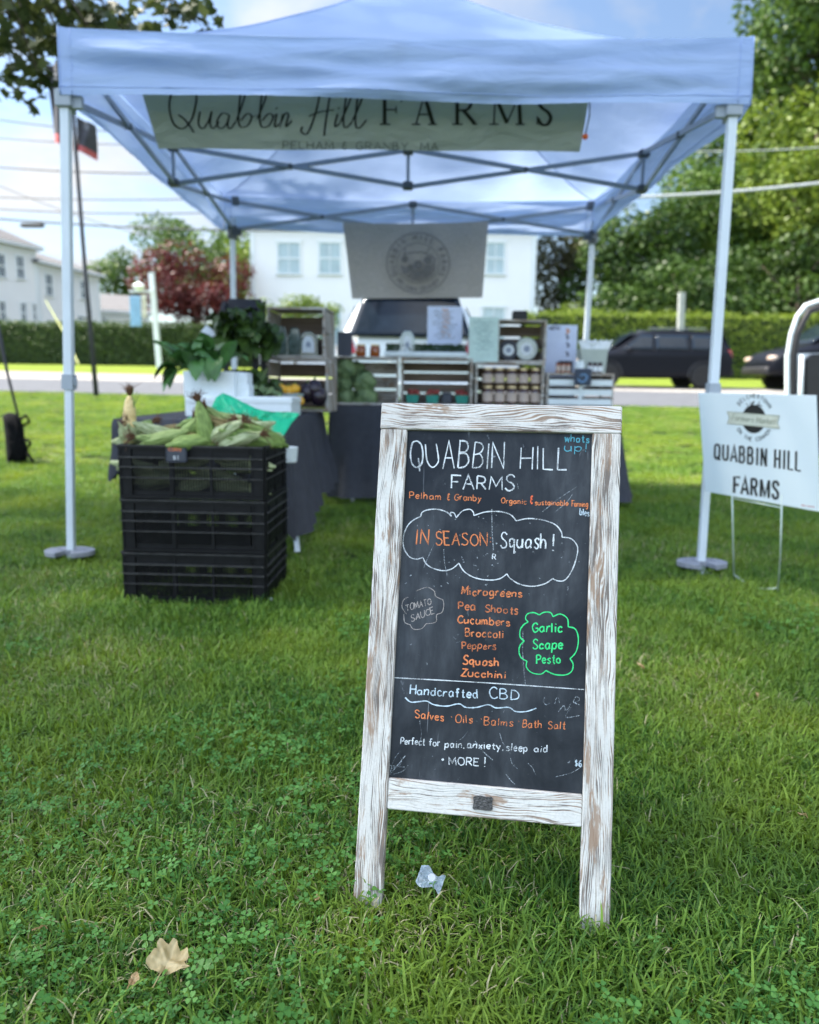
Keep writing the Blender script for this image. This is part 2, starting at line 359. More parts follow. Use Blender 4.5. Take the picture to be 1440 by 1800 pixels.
M['bark'] = mat('tree_bark', (0.10, 0.075, 0.055), 0.9, 0, 0.4, 12, 0.9, 25, stretch=(3, 3, 0.5))
M['flag'] = mat('dark_flag_cloth', (0.045, 0.045, 0.055), 0.8, 0, 0.5, 5)
M['flagred'] = mat('red_flag_band', (0.42, 0.09, 0.09), 0.8, 0, 0.2)
M['bagcloth'] = mat('black_bag_cloth', (0.005, 0.005, 0.006), 0.9, 0, 0.3, 12, 0.4, spec=0.1)

# ================================================================== THE SETTING
# lawn: one sheet to the horizon, level round the tent and rising gently beyond it
def ground_mat(name, c1, c2, c3):
    m, nt = newmat(name); g = nd(nt, 'ShaderNodeNewGeometry')
    n = nd(nt, 'ShaderNodeTexNoise', None, {'Vector': g.outputs['Position'], 'Scale': 0.8, 'Detail': 6.0})
    n2 = nd(nt, 'ShaderNodeTexNoise', None, {'Vector': g.outputs['Position'], 'Scale': 90.0, 'Detail': 4.0})
    a = mixc(nt, ramp(nt, n.outputs[0], [(0.35, 0.0), (0.65, 1.0)]), c1, c2)
    a = mixc(nt, ramp(nt, n2.outputs[0], [(0.4, 0.0), (0.7, 1.0)]), a, c3)
    bm = nd(nt, 'ShaderNodeBump', None, {'Strength': 0.8, 'Distance': 0.02, 'Height': n2.outputs[0]})
    finish(nt, nd(nt, 'ShaderNodeBsdfPrincipled', None, {'Base Color': a, 'Roughness': 0.95, 'Specular IOR Level': 0.1, 'Normal': bm.outputs[0]}).outputs[0]); return m
b = MB()
ys = [-120, -60, -20, 0, 4.3] + [4.3 + 0.2*i for i in range(1, 11)] + list(range(8, 60, 2)) + [60, 90, 150, 300]
xs = [-300, -150, -60, -20, -8, 0, 8, 20, 60, 150, 300]
b.grid(lambda u, v: (xs[round(u*(len(xs)-1))], ys[round(v*(len(ys)-1))], gz(ys[round(v*(len(ys)-1))])), len(xs)-1, len(ys)-1)
lawn = b.build('lawn', ground_mat('lawn_soil', (0.030, 0.05, 0.012), (0.04, 0.065, 0.014), (0.016, 0.022, 0.008)), smooth=True)
tag(lawn, 'green mown lawn round the market tent rising gently to the road', 'lawn', kind='structure')

def strip(name, near, far, lift, m, label, cat, n=10):
    """a sheet between two pixel lines on the ground, extended to both sides"""
    na, nb = [ground(*p) for p in near]; fa, fb = [ground(*p) for p in far]
    def ln(a, b_, x): t = (x - a.x) / (b_.x - a.x); return a.y + (b_.y - a.y) * t
    def fn(u, v):
        x = -90 + 180*u; y = ln(na, nb, x)*(1-v) + ln(fa, fb, x)*v
        return (x, y, gz(y) + lift)
    bb = MB(); bb.grid(fn, 40, n); o = bb.build(name, m, smooth=True); tag(o, label, cat, kind='structure'); return lambda x: (ln(na, nb, x), ln(fa, fb, x))
asph = mat('grey_asphalt', (0.10, 0.105, 0.115), 0.9, 0, 0.12, 3, 0.5, 80, 0.2)
conc = mat('pale_shoulder', (0.27, 0.255, 0.235), 0.9, 0, 0.15, 3, 0.3, 60, 0.2)
verge = ground_mat('verge_grass', (0.16, 0.22, 0.03), (0.20, 0.26, 0.035), (0.10, 0.14, 0.02))
roadf = strip('road', [(100, 690), (1230, 717)], [(100, 668), (1230, 691)], 0.012, asph, 'grey asphalt road crossing behind the lawn', 'road')
strip('pavement', [(100, 668), (1230, 691)], [(100, 655), (1230, 681)], 0.016, conc, 'pale pavement strip along the far side of the road', 'pavement')
strip('verge', [(100, 655), (1230, 681)], [(100, 640), (1230, 664)], 0.012, verge, 'sunlit grass verge between the pavement and the hedges', 'verge')

# ---- grass: mesh patches instanced over the near lawn
def grass_mat(name, c1, c2, c3, straw):
    m, nt = newmat(name); g = nd(nt, 'ShaderNodeNewGeometry')
    sc = nd(nt, 'ShaderNodeSeparateColor', None, {0: nd(nt, 'ShaderNodeVertexColor', {'layer_name': 'Col'}).outputs[0]})
    n = nd(nt, 'ShaderNodeTexNoise', None, {'Vector': g.outputs['Position'], 'Scale': 1.6, 'Detail': 5.0, 'Roughness': 0.6})
    a = mixc(nt, sc.outputs[0], c1, c2)
    a = mixc(nt, ramp(nt, n.outputs[0], [(0.45, 0.0), (0.68, 0.75)]), a, c3)
    a = mixc(nt, ramp(nt, sc.outputs[1], [(0.45, 0.0), (0.55, 1.0)]), a, straw)
    p = nd(nt, 'ShaderNodeBsdfPrincipled', None, {'Base Color': a, 'Roughness': 0.40, 'Specular IOR Level': 0.22})
    t = nd(nt, 'ShaderNodeBsdfTranslucent', None, {0: mixc(nt, 1.0, a, (1.35, 1.15, 0.5), 'MULTIPLY')})
    finish(nt, nd(nt, 'ShaderNodeMixShader', None, {0: 0.34, 1: p.outputs[0], 2: t.outputs[0]}).outputs[0]); return m
GR = grass_mat('grass_blade', (0.026, 0.100, 0.015), (0.225, 0.375, 0.058), (0.26, 0.35, 0.042), (0.52, 0.48, 0.28))
CL = grass_mat('clover_leaf', (0.06, 0.19, 0.04), (0.16, 0.36, 0.080), (0.13, 0.27, 0.05), (0.55, 0.55, 0.42))
proto_col = bpy.data.collections.new('grass_patches'); clover_col = bpy.data.collections.new('clover_patches')
def patch(col, i, seed, n, size, hlo, hhi, w, bend, straw):
    r = random.Random(seed); vs = []; fs = []; cs = []
    for _ in range(n):
        x = r.uniform(-size/2, size/2); y = r.uniform(-size/2, size/2); a = r.uniform(0, 6.283)
        L = r.uniform(hlo, hhi) * (1.35 if r.random() < 0.08 else 1); k = r.uniform(0.15, 1.0)*bend; wd = w * r.uniform(0.6, 1.3)
        st = r.random() < straw
        if st: k *= 1.6; wd *= 0.7
        dx, dy = math.cos(a), math.sin(a); px, py = -dy*wd/2, dx*wd/2
        tw = r.uniform(-0.6, 0.6)
        base = len(vs); col_ = (r.random(), 1.0 if st else 0.0, 0)
        for j, (t, ww) in enumerate(((0, 0.8), (0.4, 1.0), (0.75, 0.7))):
            th = k*t*1.4; hx = L*t*math.sin(th*0.75); hz = L*t*math.cos(th*0.75)
            c2, s2 = math.cos(tw*t), math.sin(tw*t); qx, qy = px*c2 - py*s2, px*s2 + py*c2
            for sg in (-1, 1): vs.append((x + dx*hx + sg*qx*ww, y + dy*hx + sg*qy*ww, hz)); cs.append(col_)
        th = k*1.4; vs.append((x + dx*L*math.sin(th*0.8), y + dy*L*math.sin(th*0.8), L*math.cos(th*0.8))); cs.append(col_)
        fs += [(base, base+1, base+3, base+2), (base+2, base+3, base+5, base+4), (base+4, base+5, base+6)]
    me = bpy.data.meshes.new('grass_patch'); me.from_pydata(vs, [], fs); me.materials.append(GR)
    at_ = me.color_attributes.new('Col', 'FLOAT_COLOR', 'POINT'); at_.data.foreach_set('color', np.hstack([np.array(cs), np.ones((len(cs), 1))]).astype(np.float32).ravel())
    col.objects.link(bpy.data.objects.new('grass_patch', me))
def clover(col, seed, n, size, flowers):
    r = random.Random(seed); vs = []; fs = []; cs = []
    for q in range(n):
        x = r.gauss(0, size/3); y = r.gauss(0, size/3); h = r.uniform(0.018, 0.05); R_ = r.uniform(0.0045, 0.0080)
        lean = Vector((r.gauss(0, .3), r.gauss(0, .3), 1)).normalized(); rot = lean.to_track_quat('Z', 'Y').to_matrix(); a0 = r.uniform(0, 6.28)
        top = Vector((x + lean.x*h*0.5, y + lean.y*h*0.5, h)); col_ = (r.random(), 0, 0)
        b0 = len(vs); w = 0.0006
        vs += [(x-w, y, 0), (x+w, y, 0), (top.x+w, top.y, top.z), (top.x-w, top.y, top.z)]; cs += [col_]*4; fs.append((b0, b0+1, b0+2, b0+3))
        for k in range(3):
            a = a0 + k*2.094; b0 = len(vs); cup = r.uniform(0.0, 0.35)
            for (rr, da, up) in ((0.05, 0, 0), (0.5, -0.62, .2), (0.85, -0.56, .36), (1.04, -0.26, .42), (0.94, 0, .36), (1.04, 0.26, .42), (0.85, 0.56, .36), (0.5, 0.62, .2)):
                p = rot @ Vector((R_*1.35*rr*math.cos(a+da), R_*1.35*rr*math.sin(a+da), R_*up*cup*2)); vs.append(tuple(top + p)); cs.append(col_)
            fs += [(b0, b0+1, b0+2, b0+3, b0+4), (b0, b0+4, b0+5, b0+6, b0+7)]
    for q in range(flowers):
        x = r.uniform(-size/2, size/2); y = r.uniform(-size/2, size/2); h = r.uniform(0.045, 0.065)
        for k in range(60):
            d = Vector((r.gauss(0,1), r.gauss(0,1), r.gauss(0,1) + .3)).normalized(); b0 = len(vs); c = Vector((x, y, h)) + d*0.0035
            e = d.orthogonal().normalized()*0.0013
            vs += [tuple(c - e), tuple(c + e), tuple(c + d*0.0035)]; cs += [(0.5, 1, 0)]*3; fs.append((b0, b0+1, b0+2))
    me = bpy.data.meshes.new('clover_patch'); me.from_pydata(vs, [], fs); me.materials.append(CL)
    at_ = me.color_attributes.new('Col', 'FLOAT_COLOR', 'POINT'); at_.data.foreach_set('color', np.hstack([np.array(cs), np.ones((len(cs), 1))]).astype(np.float32).ravel())
    col.objects.link(bpy.data.objects.new('clover_patch', me))
for i in range(10): patch(proto_col, i, 100+i, 470, 0.26, 0.022, 0.052, 0.0034, 1.5, 0.03 if i % 3 else 0.20)
for i in range(8): clover(clover_col, 300+i, 46, 0.17, 0)
def scatter(name, pts, col, nidx, seed, label, cat, idx=None):
    r = np.random.default_rng(seed); n = len(pts)
    me = bpy.data.meshes.new(name); me.vertices.add(n); me.vertices.foreach_set('co', np.array(pts, np.float32).ravel())
    a = me.attributes.new('rot', 'FLOAT_VECTOR', 'POINT'); rr = np.zeros((n, 3), np.float32); rr[:, 2] = r.uniform(0, 6.283, n); rr[:, 0] = r.normal(0, .06, n); a.data.foreach_set('vector', rr.ravel())
    a = me.attributes.new('scl', 'FLOAT', 'POINT'); a.data.foreach_set('value', r.uniform(0.75, 1.2, n).astype(np.float32))
    a = me.attributes.new('idx', 'INT', 'POINT'); a.data.foreach_set('value', (r.integers(0, nidx, n) if idx is None else np.array(idx)).astype(np.int32))
    o = bpy.data.objects.new(name, me); COL.objects.link(o)
    ng = bpy.data.node_groups.new(name + '_nodes', 'GeometryNodeTree')
    ng.interface.new_socket('Geometry', in_out='INPUT', socket_type='NodeSocketGeometry'); ng.interface.new_socket('Geometry', in_out='OUTPUT', socket_type='NodeSocketGeometry')
    gi = ng.nodes.new('NodeGroupInput'); go = ng.nodes.new('NodeGroupOutput')
    ci = ng.nodes.new('GeometryNodeCollectionInfo'); ci.inputs['Collection'].default_value = col; ci.inputs['Separate Children'].default_value = True; ci.inputs['Reset Children'].default_value = True
    iop = ng.nodes.new('GeometryNodeInstanceOnPoints')
    def na(nm, ty): q = ng.nodes.new('GeometryNodeInputNamedAttribute'); q.data_type = ty; q.inputs['Name'].default_value = nm; return q.outputs['Attribute']
    e2r = ng.nodes.new('FunctionNodeEulerToRotation')
    L = ng.links.new
    L(gi.outputs[0], iop.inputs['Points']); L(ci.outputs[0], iop.inputs['Instance']); iop.inputs['Pick Instance'].default_value = True
    L(na('idx', 'INT'), iop.inputs['Instance Index']); L(na('rot', 'FLOAT_VECTOR'), e2r.inputs[0]); L(e2r.outputs[0], iop.inputs['Rotation']); L(na('scl', 'FLOAT'), iop.inputs['Scale'])
    L(iop.outputs[0], go.inputs[0])
    md = o.modifiers.new('scatter', 'NODES'); md.node_group = ng
    tag(o, label, cat, kind='stuff'); return o
rg = random.Random(7); gp = []; cp = []
y = 0.55
while y < 26:
    st = 0.105 if y < 3.2 else (0.15 if y < 7 else 0.22)
    hw = y*0.60 + 0.75; x = -hw
    while x < hw:
        qx = x + rg.uniform(-st, st)*0.5; qy = y + rg.uniform(-st, st)*0.5
        if qy < roadf(qx)[0] - 0.12: gp.append((qx, qy, gz(qy) - 0.004))
        if y < 5.5:
            cn = pnoise((qx*1.3 + 5, qy*1.3, 0.3)) + 0.4*pnoise((qx*4, qy*4 + 3, 1.3)) + (0.42 if qy < 1.45 else 0.0) - 0.22*max(0, qy - 1.5)
            lim = 0.10
            if cn > lim and rg.random() < 0.42: cp.append((qx, qy, gz(qy)))
        x += st
    y += st
gi_ = []
for q in gp:
    dry = pnoise((q[0]*1.1, q[1]*1.1, 9)) + .5*pnoise((q[0]*3.1, q[1]*3.1, 4)) > .22
    gi_.append(rg.choice((0, 3, 6, 9)) if dry else rg.choice((1, 2, 4, 5, 7, 8)))
scatter('grass', gp, proto_col, 10, 1, 'short green grass blades of the market lawn', 'grass', gi_)
scatter('clover', cp, clover_col, 8, 2, 'three leaved clover patches mixed into the near lawn', 'clover')

# ------------------------------------------------------------------ buildings
def siding(name, col, pitch=0.11):
    m, nt = newmat(name); tc = nd(nt, 'ShaderNodeTexCoord'); z = nd(nt, 'ShaderNodeSeparateXYZ', None, {0: tc.outputs['Object']}).outputs[2]
    fr = mth(nt, 'FRACT', mth(nt, 'DIVIDE', z, pitch))
    n = nd(nt, 'ShaderNodeTexNoise', None, {'Vector': tc.outputs['Object'], 'Scale': 1.5, 'Detail': 5.0})
    cc = mixc(nt, n.outputs[0], tuple(c*.93 for c in col), col)
    bm = nd(nt, 'ShaderNodeBump', None, {'Strength': 1.0, 'Distance': 0.03, 'Height': mth(nt, 'SUBTRACT', 1.0, fr)})
    finish(nt, nd(nt, 'ShaderNodeBsdfPrincipled', None, {'Base Color': cc, 'Roughness': 0.6, 'Normal': bm.outputs[0]}).outputs[0]); return m
M['siding'] = siding('white_clapboard', (0.83, 0.82, 0.79))
M['trim'] = mat('white_trim_paint', (0.76, 0.79, 0.80), 0.5, 0, 0.04)
M['roof'] = mat('grey_roof_shingle', (0.13, 0.125, 0.125), 0.9, 0, 0.25, 6, 0.6, 12)
M['pane'] = mat('sky_reflection_pane', (0.34, 0.44, 0.47), 0.12, 0, 0.15, 2, spec=0.8)  # pale base colour stands in for sky reflected in the glass
M['panedark'] = mat('dark_window_pane', (0.06, 0.085, 0.11), 0.1, 0, 0.2, 2, spec=0.8)
def add_window(parent, a, n, x0, x1, z0, z1, org, pane):
    """a: along-wall unit, n: outward unit; x along from org, z absolute"""
    up = Vector((0,0,1)); P = lambda x, z, d: org + a*x + up*(z - org.z) + n*d
    w = MB(); t = 0.10
    def bx(x_0, x_1, z_0, z_1, d0, d1): w.prism([P(x_0,z_0,d0), P(x_1,z_0,d0), P(x_1,z_1,d0), P(x_0,z_1,d0)], n*(d1-d0))
    bx(x0-t, x0, z0, z1, 0.004, 0.05); bx(x1, x1+t, z0, z1, 0.004, 0.05); bx(x0-t-.04, x1+t+.04, z1, z1+t*1.3, 0.004, 0.07); bx(x0-t-.04, x1+t+.04, z0-t*.8, z0, 0.004, 0.09)
    zm = (z0+z1)/2; bx(x0, x1, zm-.035, zm+.035, 0.012, 0.045); xm = (x0+x1)/2
    bx(xm-.018, xm+.018, z0, zm-.035, 0.012, 0.035); bx(xm-.018, xm+.018, zm+.035, z1, 0.012, 0.035)
    o = w.build('window', M['trim'], parent, world=True)
    p = MB(); p.prism([P(x0,z0,0.003), P(x1,z0,0.003), P(x1,z1,0.003), P(x0,z1,0.003)], n*0.006); p.build('pane', pane, o, world=True)
def block(parent, A, B, depth, zb, ze, rise, wins, pane, hip=False, over=0.35):
    """a rectangular house block: front wall from A to B (seen from outside), going back by depth"""
    A = Vector((A.x, A.y, zb)); B = Vector((B.x, B.y, zb)); a = (B - A).normalized(); n = Vector((a.y, -a.x, 0)); L = (B-A).length; H = ze - zb
    w = MB(); w.prism([A, B, B - n*depth, A - n*depth], (0,0,H))
    up = Vector((0,0,1))
    if not hip:
        for Q in (A, B):
            s = 1 if Q is A else -1
            q = Q + a*s*0.002; w.prism([q + up*H, q - n*depth + up*H, q - n*depth/2 + up*(H+rise-.05)], a*s*0.2)
    w.build('wall', M['siding'], parent, world=True)
    r = MB(); e = up*H; o = over
    P = [A - a*o + n*o + e, B + a*o + n*o + e, B + a*o - n*(depth+o) + e, A - a*o - n*(depth+o) + e]
    ins = depth/2 if hip else -0.0
    R1 = A - a*o - n*depth/2 + a*(ins + (o if hip else 0)) + up*(H+rise); R2 = B + a*o - n*depth/2 - a*(ins + (o if hip else 0)) + up*(H+rise)
    th = up*0.16
    Q = [p + th for p in P]
    r.face(P[::-1]); r.face([P[0],P[1],Q[1],Q[0]]); r.face([P[1],P[2],Q[2],Q[1]]); r.face([P[2],P[3],Q[3],Q[2]]); r.face([P[3],P[0],Q[0],Q[3]])
    r.face([Q[0],Q[1],R2+th,R1+th]); r.face([Q[2],Q[3],R1+th,R2+th]); r.face([Q[1],Q[2],R2+th]); r.face([Q[3],Q[0],R1+th])
    r.build('roof', M['roof'], parent, world=True)
    f = MB()
    f.prism([A - a*o*.9 + n*(o+.004) + e - up*.02, B + a*o*.9 + n*(o+.004) + e - up*.02, B + a*o*.9 + n*(o+.004) + e + th*.8, A - a*o*.9 + n*(o+.004) + e + th*.8], n*0.03)
    f.prism([A + n*.004 + e - up*.3, B + n*.004 + e - up*.3, B + n*.004 + e - up*.01, A + n*.004 + e - up*.01], n*0.04)
    for Q_, s in ((A, 1), (B, -1)): f.prism([Q_ + n*.004, Q_ + n*.004 + a*s*.22, Q_ + n*.004 + a*s*.22 + up*(H-.31), Q_ + n*.004 + up*(H-.31)], n*0.035)
    f.build('trim_board', M['trim'], parent, world=True)
    for (p0, p1) in wins:
        w0 = on_plane(*p0, A, n); w1 = on_plane(*p1, A, n)
        x0 = (w0 - A).dot(a); x1 = (w1 - A).dot(a)
        add_window(parent, a, n, min(x0,x1), max(x0,x1), min(w0.z,w1.z), max(w0.z,w1.z), A, pane)
# white house straight behind the tent
zb = gz(40) - 0.1
t = thing('white_house', 'large white clapboard house straight behind the tent and the white car', 'house', (-1, 40, zb))
A_ = at(443, 600, 40); B_ = at(937, 600, 40)
block(t, A_, B_, 10, zb, zb + 6.95, 3.0, [((489,427),(527,481)), ((562,427),(598,481)), ((632,427),(668,481)), ((786,427),(822,481)), ((857,427),(885,481)), ((850,541),(884,606)), ((489,541),(525,606)), ((562,541),(598,606))], M['pane'])
# white house on the left with its lower wing
A_ = at(-170, 500, 40); B_ = at(66, 500, 48); C_ = at(66.5, 500, 48.03); D_ = at(174, 500, 54)
t = thing('white_house', 'long white house with grey roofs and dark windows on the left beyond the hedge', 'house', (A_.x, 44, gz(44)))
block(t, A_, B_, 8, gz(42), on_plane(64, 440, A_, Vector(((B_-A_).y, -(B_-A_).x, 0)).normalized()).z, 2.4, [((-6,446),(9,487)), ((28,450),(42,490)), ((-2,530),(10,566)), ((36,533),(46,566)), ((57,535),(64,563)), ((-40,442),(-22,484))], M['panedark'], hip=True)
n_ = Vector(((D_-C_).y, -(D_-C_).x, 0)).normalized()
block(t, C_, D_, 7, gz(44), on_plane(170, 486, C_, n_).z, 1.3, [((79,482),(92,520)), ((141,494),(153,526)), ((137,556),(155,568))], M['panedark'], hip=True)
# low house between the left house and the red maple
A_ = at(170, 545, 58); B_ = at(262, 545, 60)
t = thing('small_house', 'low white house with a brownish grey roof left of the red maple', 'house', (A_.x, 58, gz(58)))
block(t, A_, B_, 9, gz(58) - .1, at(180, 548, 58).z, 1.6, [((178,553),(186,566))], M['panedark'])

# ------------------------------------------------------------------ trees and hedges
def kites(cent, nrm, size, rng, aspect=0.62):
    n = len(cent); r = rng.normal(size=(n, 3)); t = np.cross(nrm, r); t /= np.linalg.norm(t, axis=1, keepdims=True) + 1e-9
    bt = np.cross(nrm, t); s = (size * rng.uniform(0.6, 1.3, n))[:, None]
    v = np.stack([cent - t*s*.5, cent + bt*s*.5*aspect + nrm*s*.06, cent + t*s*.5, cent - bt*s*.5*aspect + nrm*s*.06], 1)
    return v.reshape(-1, 3)
def crown(name, center, rad, n, leaf, m, seed, parent, lobes=26, lobe_r=0.36, hollow=0.55, flat=0.0):
    rng = np.random.default_rng(seed); C3 = np.array(center); R3 = np.array(rad)
    d = rng.normal(size=(lobes, 3)); d /= np.linalg.norm(d, axis=1, keepdims=True); rr = rng.uniform(0.35, 0.86, lobes)[:, None]
    lc = d*rr; ls = lobe_r*rng.uniform(0.6, 1.25, lobes)
    wts = ls**2; wts /= wts.sum(); idx = rng.choice(lobes, n, p=wts)
    e = rng.normal(size=(n, 3)); e /= np.linalg.norm(e, axis=1, keepdims=True)
    q = rng.uniform(hollow, 1.0, n)**0.6 + rng.normal(0, .06, n)
    p = lc[idx] + e*(ls[idx]*q)[:, None]
    p = C3 + p*R3
    nr = e*0.7 + rng.normal(size=(n, 3))*0.55 + np.array([0, 0, .35]); nr /= np.linalg.norm(nr, axis=1, keepdims=True)
    v = kites(p, nr, leaf, rng)
    sh = np.repeat(np.clip(0.3*rng.random(lobes)[idx] + 0.7*rng.random(n), 0, 1), 4)
    off = np.array(parent.location) if parent is not None else 0
    return fast_mesh(name, v - off, 4, m, parent, np.stack([sh]*3, 1)), C3 + lc*R3
def tree(name, label, base, center, rad, n, leaf, m, seed, group=None, lobes=26, trunk=0.25, **kw):
    t = thing(name, label, 'tree', base, group=group)
    _, lobc = crown('crown', center, rad, n, leaf, m, seed, t, lobes, **kw)
    b = MB(); B0 = Vector(base); C0 = Vector(center); top = C0 + Vector((0, 0, rad[2]*0.35)); r = random.Random(seed)
    mid = B0.lerp(top, 0.45) + Vector((r.uniform(-.2,.2), r.uniform(-.2,.2), 0))
    b.tube([B0 - Vector((0,0,.15)), B0 + Vector((0,0,.25)), mid, top], [trunk*1.5, trunk, trunk*.7, trunk*.15], 10)
    for k in range(min(9, lobes)):
        q = Vector(lobc[k]); s = B0.lerp(top, r.uniform(.4, .8)); b.tube([s, s.lerp(q, .5) + Vector((0,0,r.uniform(0, .4))), q], [trunk*.4, trunk*.25, trunk*.06], 6)
    b.build('trunk', M['bark'], t, world=True, smooth=True); return t
LM = {'mid': leaf_mat('mid_green_leaves', (0.028, 0.072, 0.012), (0.105, 0.18, 0.026)),
      'bright': leaf_mat('yellow_green_leaves', (0.075, 0.135, 0.014), (0.19, 0.255, 0.028)),
      'dark': leaf_mat('dark_green_leaves', (0.018, 0.046, 0.009), (0.07, 0.13, 0.020)),
      'red': leaf_mat('red_maple_leaves', (0.050, 0.010, 0.011), (0.125, 0.024, 0.022)),
      'brown': leaf_mat('olive_brown_leaves', (0.05, 0.055, 0.022), (0.12, 0.12, 0.05)),
      'hedge': leaf_mat('hedge_leaves', (0.028, 0.06, 0.012), (0.075, 0.125, 0.022)),
      'lime': leaf_mat('lime_hedge_leaves', (0.08, 0.135, 0.012), (0.21, 0.28, 0.028)),
      'shade': leaf_mat('overhanging_leaves', (0.030, 0.050, 0.016), (0.075, 0.095, 0.028), 0.35)}
def tp(px, py, Y): return tuple(at(px, py, Y))
def gbase(px, Y): q = at(px, 700, Y); return (q.x, Y, gz(Y) - 0.05)
TG = 'tall trees beyond the right hedge'
tree('broadleaf_tree', 'tallest dark green tree at the upper right beyond the hedge', gbase(1432, 47), tp(1440, 60, 47), (6.2, 5, 10.5), 22000, 0.36, LM['mid'], 11, TG, 46, .4, lobe_r=.27)
tree('broadleaf_tree', 'bright yellow green tree at the right edge in front of the tallest tree', gbase(1425, 41), tp(1428, 320, 41), (4.3, 3.2, 6.6), 13000, 0.28, LM['bright'], 12, TG, 34, .25, lobe_r=.30)
tree('broadleaf_tree', 'rounded mid green tree behind the right front tent leg', gbase(1270, 44), tp(1275, 415, 44), (5.2, 4, 6.0), 17000, 0.30, LM['mid'], 13, TG, 40, .3, lobe_r=.29)
tree('broadleaf_tree', 'low dark green tree just right of the tent roof', gbase(1120, 42), tp(1122, 475, 42), (3.7, 3, 4.0), 11000, 0.28, LM['dark'], 14, TG, 26, .22)
tree('broadleaf_tree', 'thin olive brown tree beside the right corner of the white house', gbase(985, 45), tp(985, 478, 45), (2.2, 2, 4.2), 5000, 0.26, LM['brown'], 15, TG, 20, .2)
tree('broadleaf_tree', 'dark green tree low behind the black pickup', gbase(1400, 38), tp(1400, 515, 38), (5.5, 2.5, 3.0), 11000, 0.26, LM['dark'], 16, TG, 26, .2)
tree('broadleaf_tree', 'dark green filler tree deep between the tall trees', gbase(1330, 52), tp(1330, 360, 52), (7.5, 3, 8.5), 16000, 0.42, LM['dark'], 17, TG, 30, .3)
tree('broadleaf_tree', 'loose green tree rising behind the red maple', gbase(360, 44), tp(345, 455, 44), (3.6, 3, 2.5), 6500, 0.24, LM['mid'], 21, None, 24, .18, lobe_r=.34)
tree('broadleaf_tree', 'yellow green tree at the left corner of the white house', gbase(418, 41), tp(425, 500, 41), (1.5, 1.5, 3.0), 2600, 0.22, LM['bright'], 22, None, 16, .15)
tree('red_maple', 'dark red maple tree behind the left hedge', gbase(335, 38.5), tp(340, 512, 38.5), (3.2, 2.4, 2.2), 6500, 0.20, LM['red'], 23, None, 28, .16, lobe_r=.34)
tree('broadleaf_tree', 'small far green tree left of the red maple', gbase(205, 74), tp(205, 490, 74), (3.6, 3, 2.6), 3000, 0.36, LM['mid'], 24, None, 18, .2)
tree('bush', 'round yellow green bush in front of the white house', gbase(520, 34), tp(520, 553, 34), (2.1, 1.2, 1.05), 3000, 0.14, LM['bright'], 25, None, 18, .06)
tree('bush', 'yellow green bush behind the right rear tent leg', gbase(1000, 33), tp(1005, 570, 33), (2.0, 1.2, 1.0), 2600, 0.14, LM['bright'], 26, None, 18, .06)
def hedge(label, px0, px1, ytop, Y, depth, n, m, seed, leaf=0.11, slope=0.0, core=(0.02, 0.035, 0.01)):
    rng = np.random.default_rng(seed); x0 = at(px0, ytop, Y).x; x1 = at(px1, ytop, Y).x; zt = at((px0+px1)/2, ytop, Y).z; zb_ = gz(Y)
    t = thing('hedge', label, 'hedge', ((x0+x1)/2, Y, zb_ - .05))
    nx = n; u = rng.uniform(0, 1, n); fc = rng.choice(3, n, p=[.62, .30, .08])
    H = zt - zb_; D = depth
    wav = lambda x: np.array([0.17*pnoise((float(q)*.9, seed, 0)) + .10*pnoise((float(q)*3, seed, 2)) for q in x])
    X = x0 + (x1-x0)*u; top = H + wav(X)
    Yv = np.where(fc == 0, Y + rng.uniform(-.05, .14, n), np.where(fc == 1, Y + rng.uniform(0, D, n), Y + D))
    Zv = np.where(fc == 0, rng.uniform(0, 1, n)*top, np.where(fc == 1, top + rng.normal(-.05, .07, n), rng.uniform(0, 1, n)*top))
    Yv = Yv + wav(X*1.7 + Zv*3)*1.3
    nr = np.where((fc == 1)[:, None], np.array([0, 0, 1.0]), np.where((fc == 0)[:, None], np.array([0, -1.0, .25]), np.array([0, 1.0, .2]))) + rng.normal(size=(n, 3))*.6
    nr /= np.linalg.norm(nr, axis=1, keepdims=True)
    v = kites(np.stack([X, Yv, zb_ + Zv], 1), nr, leaf, rng) - np.array(t.location); sh = np.repeat(rng.random(n), 4)
    fast_mesh('foliage', v, 4, m, t, np.stack([sh]*3, 1))
    b = MB(); b.grid(lambda p, q: (x0 + (x1-x0)*p, Y + .16 + (D-.3)*min(1, max(0, q*3-1)), zb_ + (H-.16)*(min(1, q*3) if q < .5 else min(1, 3 - q*3))), 20, 6)
    b.build('stems', mat('hedge_inner', core, 0.9, 0, .4, 5), t, world=True)
tree('broadleaf_tree', 'low dark understory tree behind the hedge between the tent and the right front leg', gbase(1210, 37), tp(1210, 530, 37), (5.2, 2.2, 2.3), 9000, 0.24, LM['dark'], 18, TG, 26, .12)
hedge('long clipped dark green hedge beyond the road on the left', -160, 446, 566, 36, 1.4, 16000, LM['hedge'], 31)
hedge('clipped lime green hedge beyond the road on the right', 925, 1640, 551, 30, 1.6, 18000, LM['lime'], 32, 0.10)

